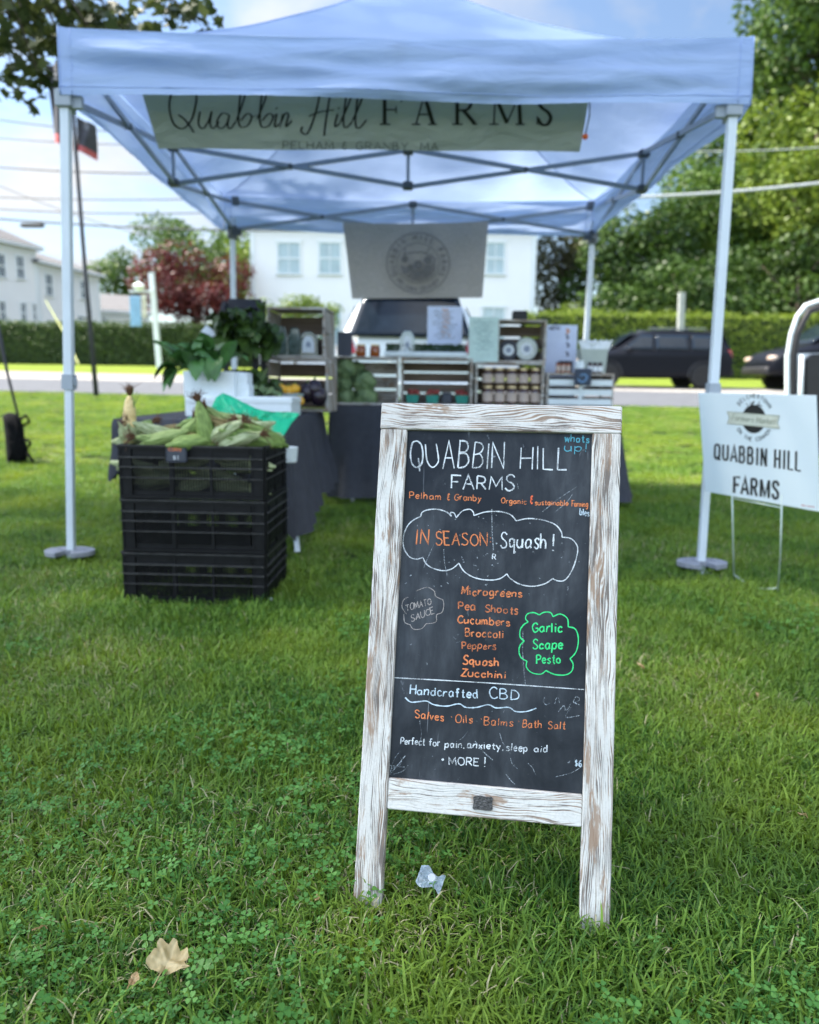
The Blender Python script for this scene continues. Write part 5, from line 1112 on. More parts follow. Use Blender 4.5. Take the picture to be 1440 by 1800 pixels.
# ================================================================== TABLES
ZL_, ZB_ = .655, .69
def table(name, label, x0, x1, y0, y1, zt, legs_, z0=0):
    t = thing(name, label, 'table', ((x0+x1)/2, (y0+y1)/2, z0)); b = MB(); b.cbox((x0+.02, y0+.02, zt-.045), (x1-.02, y1-.02, zt-.005), .01); b.build('table_top', M['wax'], t, world=True)
    for p, q in legs_: b = MB(); b.tube([p, Vector(p).lerp(Vector(q), .5), q], .013, 8); b.build('leg', M['legmetal'], t, world=True)
    return t
lx0, lx1, ly0, ly1 = -1.43, -.60, 3.74, 5.30
f = ground(523, 980)
t = table('folding_table', 'folding table under the charcoal cloth on the left, one white leg showing beside the crates', lx0, lx1, ly0, ly1, ZL_, [((lx1-.06, 3.95, ZL_-.05), (lx1-.10, 3.85, .05)), ((lx0+.1, 3.9, ZL_-.05), (lx0+.05, 3.85, 0)), ((lx0+.1, 5.1, ZL_-.05), (lx0+.05, 5.15, 0)), ((lx1-.12, 5.1, ZL_-.05), (lx1-.1, 5.15, 0))])
b = MB(); b.tube([(lx1-.10, f.y+.3, .40), (lx1-.07, f.y+.16, .26), (f.x-.015, f.y+.05, .12), (f.x, f.y, .0)], .014, 8); b.build('leg', M['legmetal'], t, world=True)
bx0, bx1, by0, by1 = -.56, 1.43, 5.42, 6.2
table('folding_table', 'long folding table under the charcoal cloth at the back of the tent', bx0, bx1, by0, by1, ZB_, [((x, y_, ZB_-.05), (x, y_, gz(y_)-.03)) for x in (bx0+.15, bx1-.15) for y_ in (by0+.1, by1-.1)])
def cloth_(label, x0, x1, y0, y1, zt, drops, flare, seed):
    """top sheet plus hanging skirt; drops(s, side) gives the hang"""
    b = MB(); per = [(x0, y1), (x0, y0), (x1, y0), (x1, y1)]; N = 150
    segs = [(per[i], per[i+1]) for i in range(3)]; Ls = [math.dist(*s) for s in segs]; T = sum(Ls)
    def edge(u):
        d = u*T; 
        for k, (s, L) in enumerate(zip(segs, Ls)):
            if d <= L or k == 2:
                t = min(1, d/L); x = s[0][0]+(s[1][0]-s[0][0])*t; y_ = s[0][1]+(s[1][1]-s[0][1])*t
                n = [Vector((-1,0,0)), Vector((0,-1,0)), Vector((1,0,0))][k]
                return Vector((x, y_, zt)), n, k, t, d
            d -= L
    def fn(u, v):
        p, n, k, t, d = edge(u); D = drops(k, t); nn = n.copy()
        cw = 0.12
        if k > 0 and t < cw: nn = (n + [Vector((-1,0,0)), Vector((0,-1,0))][k-1]*(1-t/cw)).normalized() if t < cw else n
        if k < 2 and t > 1-cw: nn = (n + [Vector((0,-1,0)), Vector((1,0,0))][k]*(1-(1-t)/cw)).normalized()
        s = u*T; fo = .030*math.sin(s*15 + 2.2*pnoise((s*1.5, seed, 0))) + .02*math.sin(s*37 + seed) + .02*pnoise((s*5, v*2, seed))
        out = v*flare(k, t)*D + fo*v**1.2 + .008*min(1, v*12)
        return p + nn*out + Vector((0, 0, .005 - D*v - .0*v))
    b.grid(fn, N, 14, flip=True)
    b.grid(lambda p, q: Vector((x0+(x1-x0)*p, y0+(y1-y0)*q, zt+.005+.002*pnoise((p*9, q*9, seed)))), 24, 12)
    return solo(b, 'tablecloth', M['cloth'], label, 'tablecloth', loc=((x0+x1)/2, (y0+y1)/2, zt), smooth=True, group='charcoal tablecloths')
cloth_('charcoal tablecloth on the left table, its pointed corner hanging behind the corn crates', lx0, lx1, ly0, ly1, ZL_, lambda k, t: {0: .3, 1: .24 + .34*max(0, t-.75)/.25, 2: .58 - .20*t if t < .5 else .48}[k], lambda k, t: .10 if k != 2 else .14, 2.0)
cloth_('charcoal tablecloth hanging almost to the grass round the back table', bx0, bx1, by0, by1, ZB_, lambda k, t: ZB_ - .05 if k else .62, lambda k, t: (.08, .05 + .18*max(0, t-.8)/.2, .24 - .1*t)[k], 5.0)

def pbox(b, x0, y0, x1, y1, Y, depth, zb=None, c=.006):
    p, q = at(x0, y1, Y), at(x1, y0, Y); b.cbox((p.x, Y, p.z if zb is None else zb), (q.x, Y+depth, q.z), c); return b
# ---- cartons and greens on the left table
b = MB(); pbox(b, 327, 699, 512, 760, 4.05, .34, ZL_+.008, .004)
p, q = at(327, 699, 4.05), at(512, 699, 4.05)
b.box((p.x-.004, 4.045, p.z-.020), (q.x+.004, 4.395, p.z+.001)); lowz = p.z + .002
solo(b, 'produce_carton', M['wax'], 'wide white waxed carton lying on the left table behind the green bag', 'carton')
p, q = at(322, 652, 4.10), at(411, 652, 4.10)
t = thing('produce_carton', 'white open carton holding the collard greens on top of the wide carton', 'carton', (p.x/2+q.x/2, 4.25, lowz))
b = MB(); zt = p.z
for lo, hi in (((p.x, 4.10, lowz), (q.x, 4.108, zt)), ((p.x, 4.392, lowz), (q.x, 4.40, zt)), ((p.x+.0005, 4.1085, lowz), (p.x+.0085, 4.3915, zt)), ((q.x-.0085, 4.1085, lowz), (q.x-.0005, 4.3915, zt)), ((p.x+.009, 4.109, lowz), (q.x-.009, 4.391, lowz+.006))): b.box(lo, hi)
b.build('carton', M['wax'], t, world=True)
b = MB(); pbox(b, 413, 655, 434, 697, 4.18, .15, lowz); p_, q_ = at(410, 676, 4.17), at(438, 697, 4.17); b.cbox((p_.x, 4.165, lowz), (q_.x, 4.30, p_.z)); solo(b, 'white_scale', M['wax'], 'small white stepped scale beside the collard carton', 'scale')
def blade(b, p, d, L, Wd, droop, seed, ruff=0.0, n=7):
    d = Vector(d).normalized(); sd = d.cross(Vector((0,0,1)))
    if sd.length < .05: sd = Vector((1,0,0))
    sd.normalize(); rr = random.Random(seed); a = rr.uniform(-.7,.7); p = Vector(p); spine = [p]; dd = d.copy()
    for k in range(n): dd = (dd + Vector((0,0,-droop*(k+1)/n))).normalized(); spine.append(spine[-1] + dd*L/n)
    sd = Matrix.Rotation(a, 3, d) @ sd
    def fn(u, v):
        k = min(n-1, int(v*n)); t = v*n-k; c = spine[k].lerp(spine[k+1], t); w_ = Wd*(math.sin(min(1, max(0, v-.22)/.78*.93+.07)*math.pi)**.7 if v > .22 else .09)
        up = Vector((0,0,1)); s = (u-.5)*2
        return c + sd*(s*w_*.5) + up*(abs(s)*w_*.16 + ruff*math.sin(v*24 + s*3 + seed)*abs(s)*Wd)
    b.grid(fn, 6 if ruff else 4, 12 if ruff else n)
rc = random.Random(8); b = MB(); c = at(362, 652, 4.24)
for k in range(58):
    a = rc.uniform(0, 6.28); sp = rc.uniform(.05, 1.15); st = c + Vector((rc.gauss(0,.06), rc.gauss(0,.05), -.02 + rc.uniform(0, .05)))
    dx = math.cos(a)*sp - .45; blade(b, st, (dx, math.sin(a)*sp*.7 - .15, 1.0), rc.uniform(.13, .22), rc.uniform(.055, .095), rc.uniform(.15, .5), k)
for k in range(10): blade(b, c + Vector((-.12, -.02, .02)), (-.8, rc.uniform(-.6,.2), rc.uniform(-.5,.4)), rc.uniform(.14,.20), .075, .6, 90+k)
for k in range(5): blade(b, c + Vector((.02+.02*k, -.13, .05)), (rc.uniform(-.2,.3), -.6, .2), .17, .085, 1.2, 120+k)
solo(b, 'collard_greens', M['leafy'], 'big bunch of broad collard leaves bursting from the white carton', 'greens', smooth=True)
# dark greens in a tilted black crate on a stand behind the collards
q = at(418, 585, 4.75); t = thing('display_rack', 'black display rack holding dark kale, with a tilted pale rail, behind the collard carton', 'rack', (q.x, 4.8, ZL_+.006))
b = MB(); x0, x1 = at(375, 540, 4.7).x, at(446, 540, 4.7).x; zt = at(400, 534, 4.95).z; zl = at(400, 612, 4.65).z
for x in (x0, x1): b.bar((x, 4.66, zl), (x, 5.0, zt), .03, .05); b.bar((x, 4.72, ZL_+.006), (x, 4.72, zl+.02), .03, .03); b.bar((x, 4.98, ZL_+.006), (x, 4.98, zt), .03, .03)
for f_ in (0, .33, .66, 1): p = Vector((x0, 4.66, zl)).lerp(Vector((x0, 5.0, zt)), f_); b.bar(p + Vector((.015,0,0)), (x1-.015, p.y, p.z), .02, .09, (0,.7,.7))
b.prism([Vector((x0+.02, 4.70, zl-.02)), Vector((x1-.02, 4.70, zl-.02)), Vector((x1-.02, 5.02, zt-.02)), Vector((x0+.02, 5.02, zt-.02))], (0, .012, -.012))
b.cbox((x0+.02, 4.80, ZL_+.006), (x1-.02, 5.05, zl-.12), .01)
b.build('frame', M['black'], t, world=True)
b = MB(); b.bar(at(357, 579, 4.60), at(408, 618, 4.62), .022, .06, (0,.3,1)); b.build('pale_rail', M['white'], t, world=True)
b = MB(); rc = random.Random(9)
for k in range(95):
    c = at(rc.uniform(380, 462), rc.uniform(548, 612), rc.uniform(4.55, 4.75)); a = rc.uniform(0, 6.28); blade(b, c, (math.cos(a), -.5 + math.sin(a)*.4, rc.uniform(-.2, .7)), rc.uniform(.09, .17), rc.uniform(.06, .10), rc.uniform(.3, .8), k, .10)
for k in range(26):
    c = at(rc.uniform(452, 486), rc.uniform(570, 608), rc.uniform(4.6, 4.75)); blade(b, c, (rc.uniform(-.6,.6), -.5, rc.uniform(-.5,.5)), rc.uniform(.09, .16), .08, .6, 300+k, .10)
solo(b, 'kale', M['leafdark'], 'heap of dark curly kale on the black display rack', 'greens', smooth=True)
b = MB()
for k in range(46):
    c = at(rc.uniform(432, 474), rc.uniform(655, 690), rc.uniform(4.5, 4.65)); a = rc.uniform(0, 6.28); blade(b, c, (math.cos(a), -.5, rc.uniform(-.1,.6)), rc.uniform(.08, .14), .07, .6, 500+k, .08)
solo(b, 'dark_greens', M['leafdark'], 'low heap of dark greens under the rack beside the white scale', 'greens', smooth=True)

# ---- wooden crates used as shelves
woods = [wood_mat('weathered_crate_wood', s, paint=(.54,.52,.47), cover=.53, axis='X', fine=.35) for s in (2.2, 7.7)]
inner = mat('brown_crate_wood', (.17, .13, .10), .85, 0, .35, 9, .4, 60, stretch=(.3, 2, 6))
def wcrate(label, x0, y0, x1, zb, Y, D, wood=0, rz=0.0, slats=3, flip=False, dark=True):
    p, q = at(x0, y0, Y), at(x1, y0, Y); Wd = q.x-p.x; H = p.z-zb
    t = thing('wooden_crate', label, 'wooden crate', ((p.x+q.x)/2, Y, zb), rz, 'whitewashed wooden crates used as shelves'); w2 = Wd/2; th = .014
    b = MB()
    for s in (-1, 1):
        xa, xb = (-w2, -w2+th) if s < 0 else (w2-th, w2)
        for k in range(slats): z0_ = th + (H-2*th)*k/slats + .0005; b.box((xa, .0185, z0_), (xb, D-.0185, z0_ + (H-2*th)/slats - .010))
        b.box((xa-.0004, 0, th+.0002), (xb+.0004, .018, H-th-.0002)); b.box((xa-.0004, D-.018, th+.0002), (xb+.0004, D, H-th-.0002))
    for k in range(3): y_a = D*k/3 + .001; b.box((-w2, y_a, 0), (w2, D*(k+1)/3-.006, th)); b.box((-w2, y_a, H-th), (w2, D*(k+1)/3-.006, H))
    b.build('frame', woods[wood], t)
    b = MB()
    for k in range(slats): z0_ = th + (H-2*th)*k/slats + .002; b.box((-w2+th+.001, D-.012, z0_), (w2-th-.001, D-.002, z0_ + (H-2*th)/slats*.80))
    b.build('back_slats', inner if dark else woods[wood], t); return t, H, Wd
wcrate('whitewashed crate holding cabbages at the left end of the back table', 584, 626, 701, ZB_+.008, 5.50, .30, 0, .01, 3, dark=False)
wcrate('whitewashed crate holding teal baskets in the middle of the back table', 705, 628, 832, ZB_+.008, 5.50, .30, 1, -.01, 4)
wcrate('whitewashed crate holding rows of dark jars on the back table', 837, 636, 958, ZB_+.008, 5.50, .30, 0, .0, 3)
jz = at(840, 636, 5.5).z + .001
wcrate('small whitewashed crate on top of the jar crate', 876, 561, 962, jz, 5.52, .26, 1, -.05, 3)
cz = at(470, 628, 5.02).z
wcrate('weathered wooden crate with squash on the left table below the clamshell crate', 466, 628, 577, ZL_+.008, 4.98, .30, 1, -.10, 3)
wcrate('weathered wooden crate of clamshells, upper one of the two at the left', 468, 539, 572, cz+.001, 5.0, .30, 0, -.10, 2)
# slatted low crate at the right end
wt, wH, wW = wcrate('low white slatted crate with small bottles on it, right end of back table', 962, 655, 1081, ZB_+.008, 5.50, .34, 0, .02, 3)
b = MB(); w2 = wW/2
for k in range(3): z0_ = .02 + (wH-.04)*k/3; b.box((-w2+.015, -.012, z0_), (w2-.015, -.001, z0_ + (wH-.04)/3*.62))
b.box((-.012, -.0135, .015), (.012, -.0125+.001, wH-.016)); b.build('front_slats', M['wax'], wt)

# ---- produce and goods in and on the crates
def cabbage(label, px, py, Y, R_, seed):
    rr = random.Random(seed); t = thing('cabbage', label, 'cabbage', at(px, py, Y), group='cabbages in the left crate of the back table'); b = MB()
    b.lathe([(-R_*.9*math.cos(i*math.pi/9), R_*.9*math.sin(i*math.pi/9)+.001) for i in range(10)], None, 14, lambda w, z: .05*math.sin(w*3+seed))
    for k in range(9):
        a = rr.uniform(0, 6.28); el = rr.uniform(-.6, 1.0); d = Vector((math.cos(a)*math.cos(el), math.sin(a)*math.cos(el), math.sin(el))); e = d.orthogonal().normalized(); f_ = d.cross(e)
        b.grid(lambda u, v: d*(R_*(1.03 - .55*((u-.5)**2+(v-.5)**2)) + .004*math.sin(u*19+v*7)) + e*((u-.5)*R_*1.5) + f_*((v-.5)*R_*1.5), 7, 7)
    b.build('leaves', M['cabbage'], t, smooth=True)
for k, (px, py, R_, lab) in enumerate(((607,648,.068,'upper left cabbage of the crate'), (640,672,.072,'light centred cabbage in the middle of the crate'), (604,677,.060,'small cabbage at the left side of the crate'), (607,699,.066,'cabbage at the lower left corner of the crate'), (642,700,.076,'large cabbage at the bottom middle of the crate'), (626,652,.058,'cabbage tucked behind the upper left one'))):
    cabbage(lab, px, py, 5.58 + (.08 if k == 5 else 0), R_, k)
rc = random.Random(15)
for k, x in enumerate((725, 760, 812)):
    q = at(x, 704, 5.56); t = thing('pulp_basket', ['teal pulp basket of red tomatoes at the left of the middle crate', 'teal pulp basket of red tomatoes in the centre of the middle crate', 'teal pulp basket of red tomatoes at the right of the middle crate'][k], 'basket', (q.x, 5.58, ZB_+.023), group='teal baskets of tomatoes')
    b = MB(); b.lathe([(0,.050),(.002,.052),(.058,.066),(.060,.066),(.060,.062),(.01,.048)], Matrix.Rotation(.785, 4, 'Z'), 4); b.build('basket', M['teal'], t)
    b = MB()
    for j in range(9): b.lathe([(-.02*math.cos(i*math.pi/6), .02*math.sin(i*math.pi/6)+.0005) for i in range(7)], TRS((rc.uniform(-.035,.035), rc.uniform(-.035,.035), rc.uniform(.055,.082))), 9)
    b.build('tomatoes', M['tomato'], t, smooth=True)
b = MB(); p = at(785, 704, 5.57); b.cbox((p.x-.035, 5.56, ZB_+.023), (p.x+.04, 5.66, ZB_+.10), .01); solo(b, 'dark_box', M['slate'], 'small dark box between the teal baskets in the middle crate', 'box')
def jar(label, p, h, R_, body, lid, lab_m, group, name='jar', cat='jar'):
    t = thing(name, label, cat, p, group=group); b = MB(); b.lathe([(0,R_*.85),(.006,R_),(h*.72,R_),(h*.82,R_*.82),(h*.86,R_*.80)], None, 16); b.build('glass_body', M[body], t, smooth=True)
    b = MB(); b.lathe([(h*.861,R_*.84),(h*.865,R_*.9),(h*.985,R_*.9),(h,R_*.86)], None, 16); b.build('lid', M[lid], t)
    if lab_m:
        b = MB(); b.grid(lambda u, v: Vector((R_*1.02*math.sin((u-.5)*2.5), -R_*1.02*math.cos((u-.5)*2.5), h*(.14+.50*v))), 8, 1); b.build('label', M[lab_m], t, smooth=True)
ordn = ['leftmost', 'second', 'middle', 'fourth', 'rightmost']
for row, py in ((0, 709), (1, 676)):
    for k in range(5):
        q = at(857 + k*21.2, py, 5.56); zb_ = ZB_ + .0235 + (.133 if row else 0)
        jar('%s dark sauce jar with beige label in the %s row of the jar crate' % (ordn[k], 'upper' if row else 'lower'), (q.x, 5.57 + (.012 if k % 2 and row else 0), zb_), .13 if not row else .122, .040, 'jar', 'gold', 'kraft' , 'dark jars in the jar crate')
tz = at(600, 626, 5.5).z + .0015
for k, px in enumerate((634, 659)): jar(['amber honey jar beside the slate card on the cabbage crate', 'amber honey jar nearest the microgreens tray'][k], (at(px, 622, 5.54).x, 5.56, tz), .085, .036, 'honey', 'gold', None, 'honey jars on the cabbage crate')
def card(name, label, cat, x0, y0, x1, y1, Y, m, zb=None, tilt=.12, th=.006, extra=None):
    p, q = at(x0, y1, Y), at(x1, y0, Y); z0_ = p.z if zb is None else zb; H = q.z - z0_
    b = MB(); pr = [Vector((p.x, Y, z0_)), Vector((q.x, Y, z0_)), Vector((q.x, Y + H*tilt, q.z)), Vector((p.x, Y + H*tilt, q.z))]; b.prism(pr, (0, th, 0))
    b.box((p.x + (q.x-p.x)*.3, Y+th+.001, z0_), (p.x + (q.x-p.x)*.7, Y+.05, z0_+.01))
    o = solo(b, name, m, label, cat)
    if extra:
        n = Vector((0, -1, tilt)).normalized(); ink = Ink(lambda px, py, l: on_plane(px, py, pr[0], n) + n*(.0006 + l) - Vector(o.location), 77); extra(ink)
        return o, ink
    return o
card('slate_card', 'blank slate sign card standing at the left end of the cabbage crate', 'sign card', 593, 583, 619, 619, 5.52, M['slate'], tz)
def lines(cols, x0, x1, y0, y1, n, w_, seed):
    def f(ink):
        r_ = random.Random(seed)
        for k in range(n):
            y_ = y0 + (y1-y0)*k/(n-1); x = x0 + r_.uniform(0, (x1-x0)*.25); xe = x1 - r_.uniform(0, (x1-x0)*.3)
            pts = []; xx = x
            while xx < xe: pts.append((xx, y_ + r_.uniform(-1,1)*w_)); xx += r_.uniform(1.5, 3)
            if len(pts) > 2: ink.stroke(pts, w_*.7, jit=.3)
    return f
greyink = mat('pale_grey_ink', (.30,.34,.42), .7); peach = mat('peach_ink', (.62,.42,.36), .7); tealink = mat('teal_grey_ink', (.28,.42,.40), .7)
tz2 = at(770, 628, 5.5).z + .0015
o, ink = card('poster', 'pale blue paper poster standing against the car window on the middle crate', 'poster', 751, 538, 814, 603, 5.72, M['paper'], tz2, .10, .004, lines(0, 760, 806, 548, 594, 9, 2.2, 3)); ink.build('print', greyink, o)
ink2 = Ink(ink.f, 5); lines(0, 775, 792, 546, 590, 7, 3.2, 9)(ink2); ink2.build('print', peach, o)
o, ink = card('poster', 'mint green paper poster leaning between the car window and the small crate', 'poster', 824, 557, 878, 624, 5.50, M['mintpaper'], jz, .10, .004, lines(0, 830, 870, 566, 614, 9, 2.0, 4)); ink.build('print', tealink, o)
o, ink = card('menu_board', 'tall white menu board standing behind the slatted crate', 'menu board', 959, 571, 1017, 700, 5.86, M['white'], ZB_+.008, .05, .008, None) if False else (card('menu_board', 'tall white menu board standing behind the slatted crate', 'menu board', 959, 571, 1017, 650, 5.87, M['paper'], ZB_+.007, .05, .008, lambda ink: None), None) if False else card('menu_board', 'tall white menu board standing behind the slatted crate', 'menu board', 959, 571, 1017, 650, 5.87, M['paper'], ZB_+.007, .05, .008, lambda ink: ink.text('MENU', (966, 580), (984, 579), 6, 1.6, up=(0,-1)) or [ink.stroke([(995 + r0, y_), (999 + r0, y_ + 5), (996 + r0, y_ + 8)], 3.4) for r0, y_ in ((0,588),(1,602),(0,618))] or ring(ink, (1009, 583), 3, 4, 2.2, 10))
ink.build('print', mat('dark_menu_ink', (.10,.10,.14), .7), o); ink2 = Ink(ink.f, 6); ink2.stroke([(996,578),(1000,582),(996,586)], 4); ink2.build('print', mat('orange_menu_ink', (.6,.25,.12), .7), o)
b = MB(); zt = at(880, 561, 5.52).z + .001; pbox(b, 902, 546, 928, 559, 5.56, .08, zt); solo(b, 'black_box', M['black'], 'small black box on top of the small crate', 'box')
# microgreens tray
p, q = at(676, 617, 5.52), at(822, 619, 5.52); zt = max(tz, tz2); H = p.z - zt
t = thing('microgreens_tray', 'long white tray of dark microgreens across the tops of the crates', 'tray', ((p.x+q.x)/2, 5.6, zt)); b = MB(); b.cbox((p.x, 5.52, zt), (q.x, 5.70, zt+max(.03, H)), .006); b.build('tray', M['wax'], t, world=True)
rn = np.random.default_rng(5); n = 2600; P = np.stack([rn.uniform(p.x+.01, q.x-.01, n), rn.uniform(5.525, 5.69, n), np.full(n, zt + max(.03, H)) + rn.uniform(0, .055, n)], 1); nr = rn.normal(size=(n, 3)); nr /= np.linalg.norm(nr, axis=1, keepdims=True)
fast_mesh('greens', kites(P, nr, .016, rn) - np.array(t.location), 4, M['micro'], t)
def clamshell(label, px, py0, py1, Y, wpx, m, zb, group=None, arch=True):
    p = at(px, py1, Y); top = at(px, py0, Y).z; wd = wpx*Y/F_PX; H = top - zb
    t = thing('clamshell_box', label, 'clamshell', (p.x, Y+.04, zb), group=group)
    prof = [(-wd/2, 0), (wd/2, 0), (wd/2, H*.55), (wd*.38, H*.85), (wd*.18, H), (-wd*.18, H), (-wd*.38, H*.85), (-wd/2, H*.55)]
    b = MB(); b.prism([Vector((x, 0, z)) for x, z in prof], (0, .06, 0)); b.build('shell', M[m], t, bevel=.006)
    b = MB(); b.prism([Vector((x*.62, -.004, z*.70 + H*.12)) for x, z in prof], (0, .002, 0)); b.build('paper_label', M['white'], t)
    b = MB(); b.prism([Vector((x*.22, -.0055, z*.22 + H*.36)) for x, z in prof], (0, .001, 0)); b.build('label_print', greyink, t)
clamshell('round topped clamshell with white label standing in the microgreens tray', 716, 581, 622, 5.50, 28, 'clam', tz2 + .001)
cz2 = cz + .0165
clamshell('clamshell of greens with a white label at the right of the upper left crate', 541, 582, 622, 5.05, 34, 'clamgreen', cz2, 'clamshells in the upper left crate')
def plain_clam(label, px, py0, Y, wpx, m, zb, group, rnd=False):
    p = at(px, 620, Y); H = at(px, py0, Y).z - zb; wd = wpx*Y/F_PX; t = thing('clamshell_box', label, 'clamshell', (p.x, Y+.04, zb), group=group); b = MB()
    if not rnd: b.prism([Vector((-wd/2,0,0)), Vector((wd/2,0,0)), Vector((wd*.46,0,H*.6)), Vector((wd*.3,0,H)), Vector((-wd*.3,0,H)), Vector((-wd*.46,0,H*.6))], (0,.07,0)); b.build('shell', M[m], t, bevel=.008)
    else:
        T = TRS((0,0,H/2), (math.pi/2,0,0)); b.lathe([(-.05,H/2*.9),(-.04,H/2),(0,H/2),(.008,H/2*.92)], T, 20); b.build('shell', M[m], t, bevel=.002)
        b = MB(); b.lathe([(.0085,H/2*.55),(.011,H/2*.55)], T, 20); b.build('paper_label', M['white'], t); b = MB(); b.lathe([(.0115,H/2*.28),(.0125,H/2*.28)], T, 16); b.build('label_print', greyink, t)
plain_clam('clamshell of dark greens at the left of the upper left crate', 490, 572, 5.06, 30, 'clamgreen', cz2, 'clamshells in the upper left crate')
plain_clam('clamshell of dark greens in the middle of the upper left crate', 516, 575, 5.07, 24, 'clamgreen', cz2, 'clamshells in the upper left crate')
plain_clam('round white lidded tub on the left in the small crate', 895, 597, 5.58, 30, 'slate', jz + .0155, 'round tubs in the small crate', True)
plain_clam('round clear tub on the right in the small crate', 927, 592, 5.58, 36, 'clam', jz + .0155, 'round tubs in the small crate', True)
# squash, aubergines, lettuce
def blob(name, label, cat, px, py, Y, R_, m, sq=1.0, group=None, zb=None, stem=True):
    q = at(px, py, Y); t = thing(name, label, cat, (q.x, Y, q.z if zb is None else zb + R_*sq), group=group); b = MB()
    b.lathe([(-R_*sq*math.cos(i*math.pi/9), R_*math.sin(i*math.pi/9)+.0005) for i in range(10)], None, 16, lambda w, z: .04*math.cos(w*6)); b.build('flesh', M[m], t, smooth=True)
    if stem: b = MB(); b.tube([(0,0,R_*sq*.9),(.003,0,R_*sq*1.15),(.008,0,R_*sq*1.3)], [.006,.005,.006], 7); b.build('stem', M['husk'], t, smooth=True)
zs = ZL_ + .009
for k, (px, py, Y) in enumerate(((494,684,4.72), (506,687,4.74), (518,684,4.76))): blob('squash', ['yellow squash at the left of the wire basket', 'yellow squash in the middle of the wire basket', 'yellow squash at the right of the wire basket'][k], 'squash', px, py, Y, .036, 'squash', .85, 'yellow squash on the left table')
blob('squash', 'round yellow squash lying alone in front of the dark aubergines', 'squash', 525, 705, 4.55, .032, 'squash', .9, None)
b = MB(); q = at(505, 692, 4.74); b.lathe([(-.055,.05),(-.05,.09),(.0,.105),(.003,.105),(.0,.10),(-.045,.085)], TRS(tuple(q)), 18); solo(b, 'wire_basket', M['clam'], 'shallow clear bowl holding the yellow squash', 'bowl', smooth=True)
for k, (px, py) in enumerate(((540,690), (553,684), (560,697))): blob('aubergine', ['dark aubergine at the left of the dark heap by the crate', 'dark aubergine on top of the dark heap by the crate', 'dark aubergine at the right of the dark heap by the crate'][k], 'aubergine', px, py, 4.78, .05, 'aubergine', 1.2, 'aubergines beside the squash')
b = MB(); rc = random.Random(21)
for k in range(16): c = at(rc.uniform(452,480), rc.uniform(686,696), 4.4); blade(b, c, (rc.uniform(-1,1), -.3, .4), .07, .05, .7, 700+k, .06)
solo(b, 'lettuce', M['cabbage'], 'small pale lettuce lying on the wide carton', 'lettuce', smooth=True)
# bottles, tins and bags on the slatted crate
zc_ = at(970, 655, 5.5).z + .0015
for k, px in enumerate((981, 990, 999, 1037, 1046, 1055)):
    jar(('%s of three amber bottles at the left end of the slatted crate' % ['leftmost', 'middle', 'rightmost'][k]) if k < 3 else ('%s of three white labelled brown bottles at the slatted crate right end' % ['leftmost', 'middle', 'rightmost'][k-3]), (at(px, 650, 5.55).x, 5.55, zc_), .075, .017, 'honey' if k < 3 else 'jar', 'black', 'white' if k > 2 else 'kraft', 'small bottles on the slatted crate', 'bottle', 'bottle')
b = MB(); pbox(b, 983, 634, 1008, 655, 5.62, .06, zc_); solo(b, 'dark_box', M['slate'], 'dark box behind the three amber bottles', 'box')
b = MB(); pbox(b, 1010, 648, 1041, 676, 5.44, .02, at(1010, 677, 5.44).z); o = solo(b, 'slate_card', mat('navy_card', (.03,.045,.075), .6), 'navy blue card with a pale blue mark leaning on the slatted crate', 'sign card', )
ink = Ink(lambda px, py, l: Vector(at(px, py, 5.4390 - l)) - Vector(o.location), 8); ink.stroke([(1016,666),(1024,672),(1032,664),(1028,658),(1020,660)], 3); ink.build('mark', mat('pale_blue_mark', (.12,.24,.40), .7), o)
q = at(1019, 640, 5.52); jar('squat white jar standing in the middle of the slatted crate', (q.x, 5.52, zc_), .085, .034, 'wax', 'wax', None, None)
bt = thing('tote_box', 'sage grey open box with folded white bags at the right end of the slatted crate', 'box', tuple(at(1045, 640, 5.66)))
p, q = at(1022, 634, 5.66), at(1068, 614, 5.66); b = MB(); b.prism([Vector((p.x+.02, 5.64, zc_)), Vector((q.x-.012, 5.64, zc_)), Vector((q.x, 5.64, q.z)), Vector((p.x-.015, 5.64, q.z))], (0,.14,0)); b.build('box', mat('sage_box', (.40,.45,.40), .7, 0, .1), bt, world=True)
b = MB()
for k in range(4): c = at(1030+k*11, 606, 5.68); b.grid(lambda u, v, c=c, k=k: c + Vector(((u-.5)*.07 + .03*(v-.5)*(k-1.5), .02*pnoise((u*3, v*3, k)), (v-.7)*.10 + .015*pnoise((u*4+k, v, 2)))), 6, 6)
b.build('paper_bags', M['white'], bt, world=True, smooth=True, solid=.004)
# white cup beside the corn crates
b = MB(); q = at(509, 800, 3.62); b.lathe([(-.034,.030),(-.030,.034),(.036,.040),(.038,.040),(.036,.036)], TRS(tuple(q)), 18); b.bar(q + Vector((-.04,0,.0)), q + Vector((-.10,0,.005)), .01, .014); solo(b, 'white_cup', M['wax'], 'white plastic cup hooked on the side of the crates under the table edge', 'cup', smooth=False)
b = MB(); q = ground(440, 1060); b.bar(q + Vector((-.10,0,.012)), q + Vector((.09,-.012,.022)), .012, .006); solo(b, 'pale_stick', M['wax'], 'thin pale stick lying in the grass before the crates', 'stick')

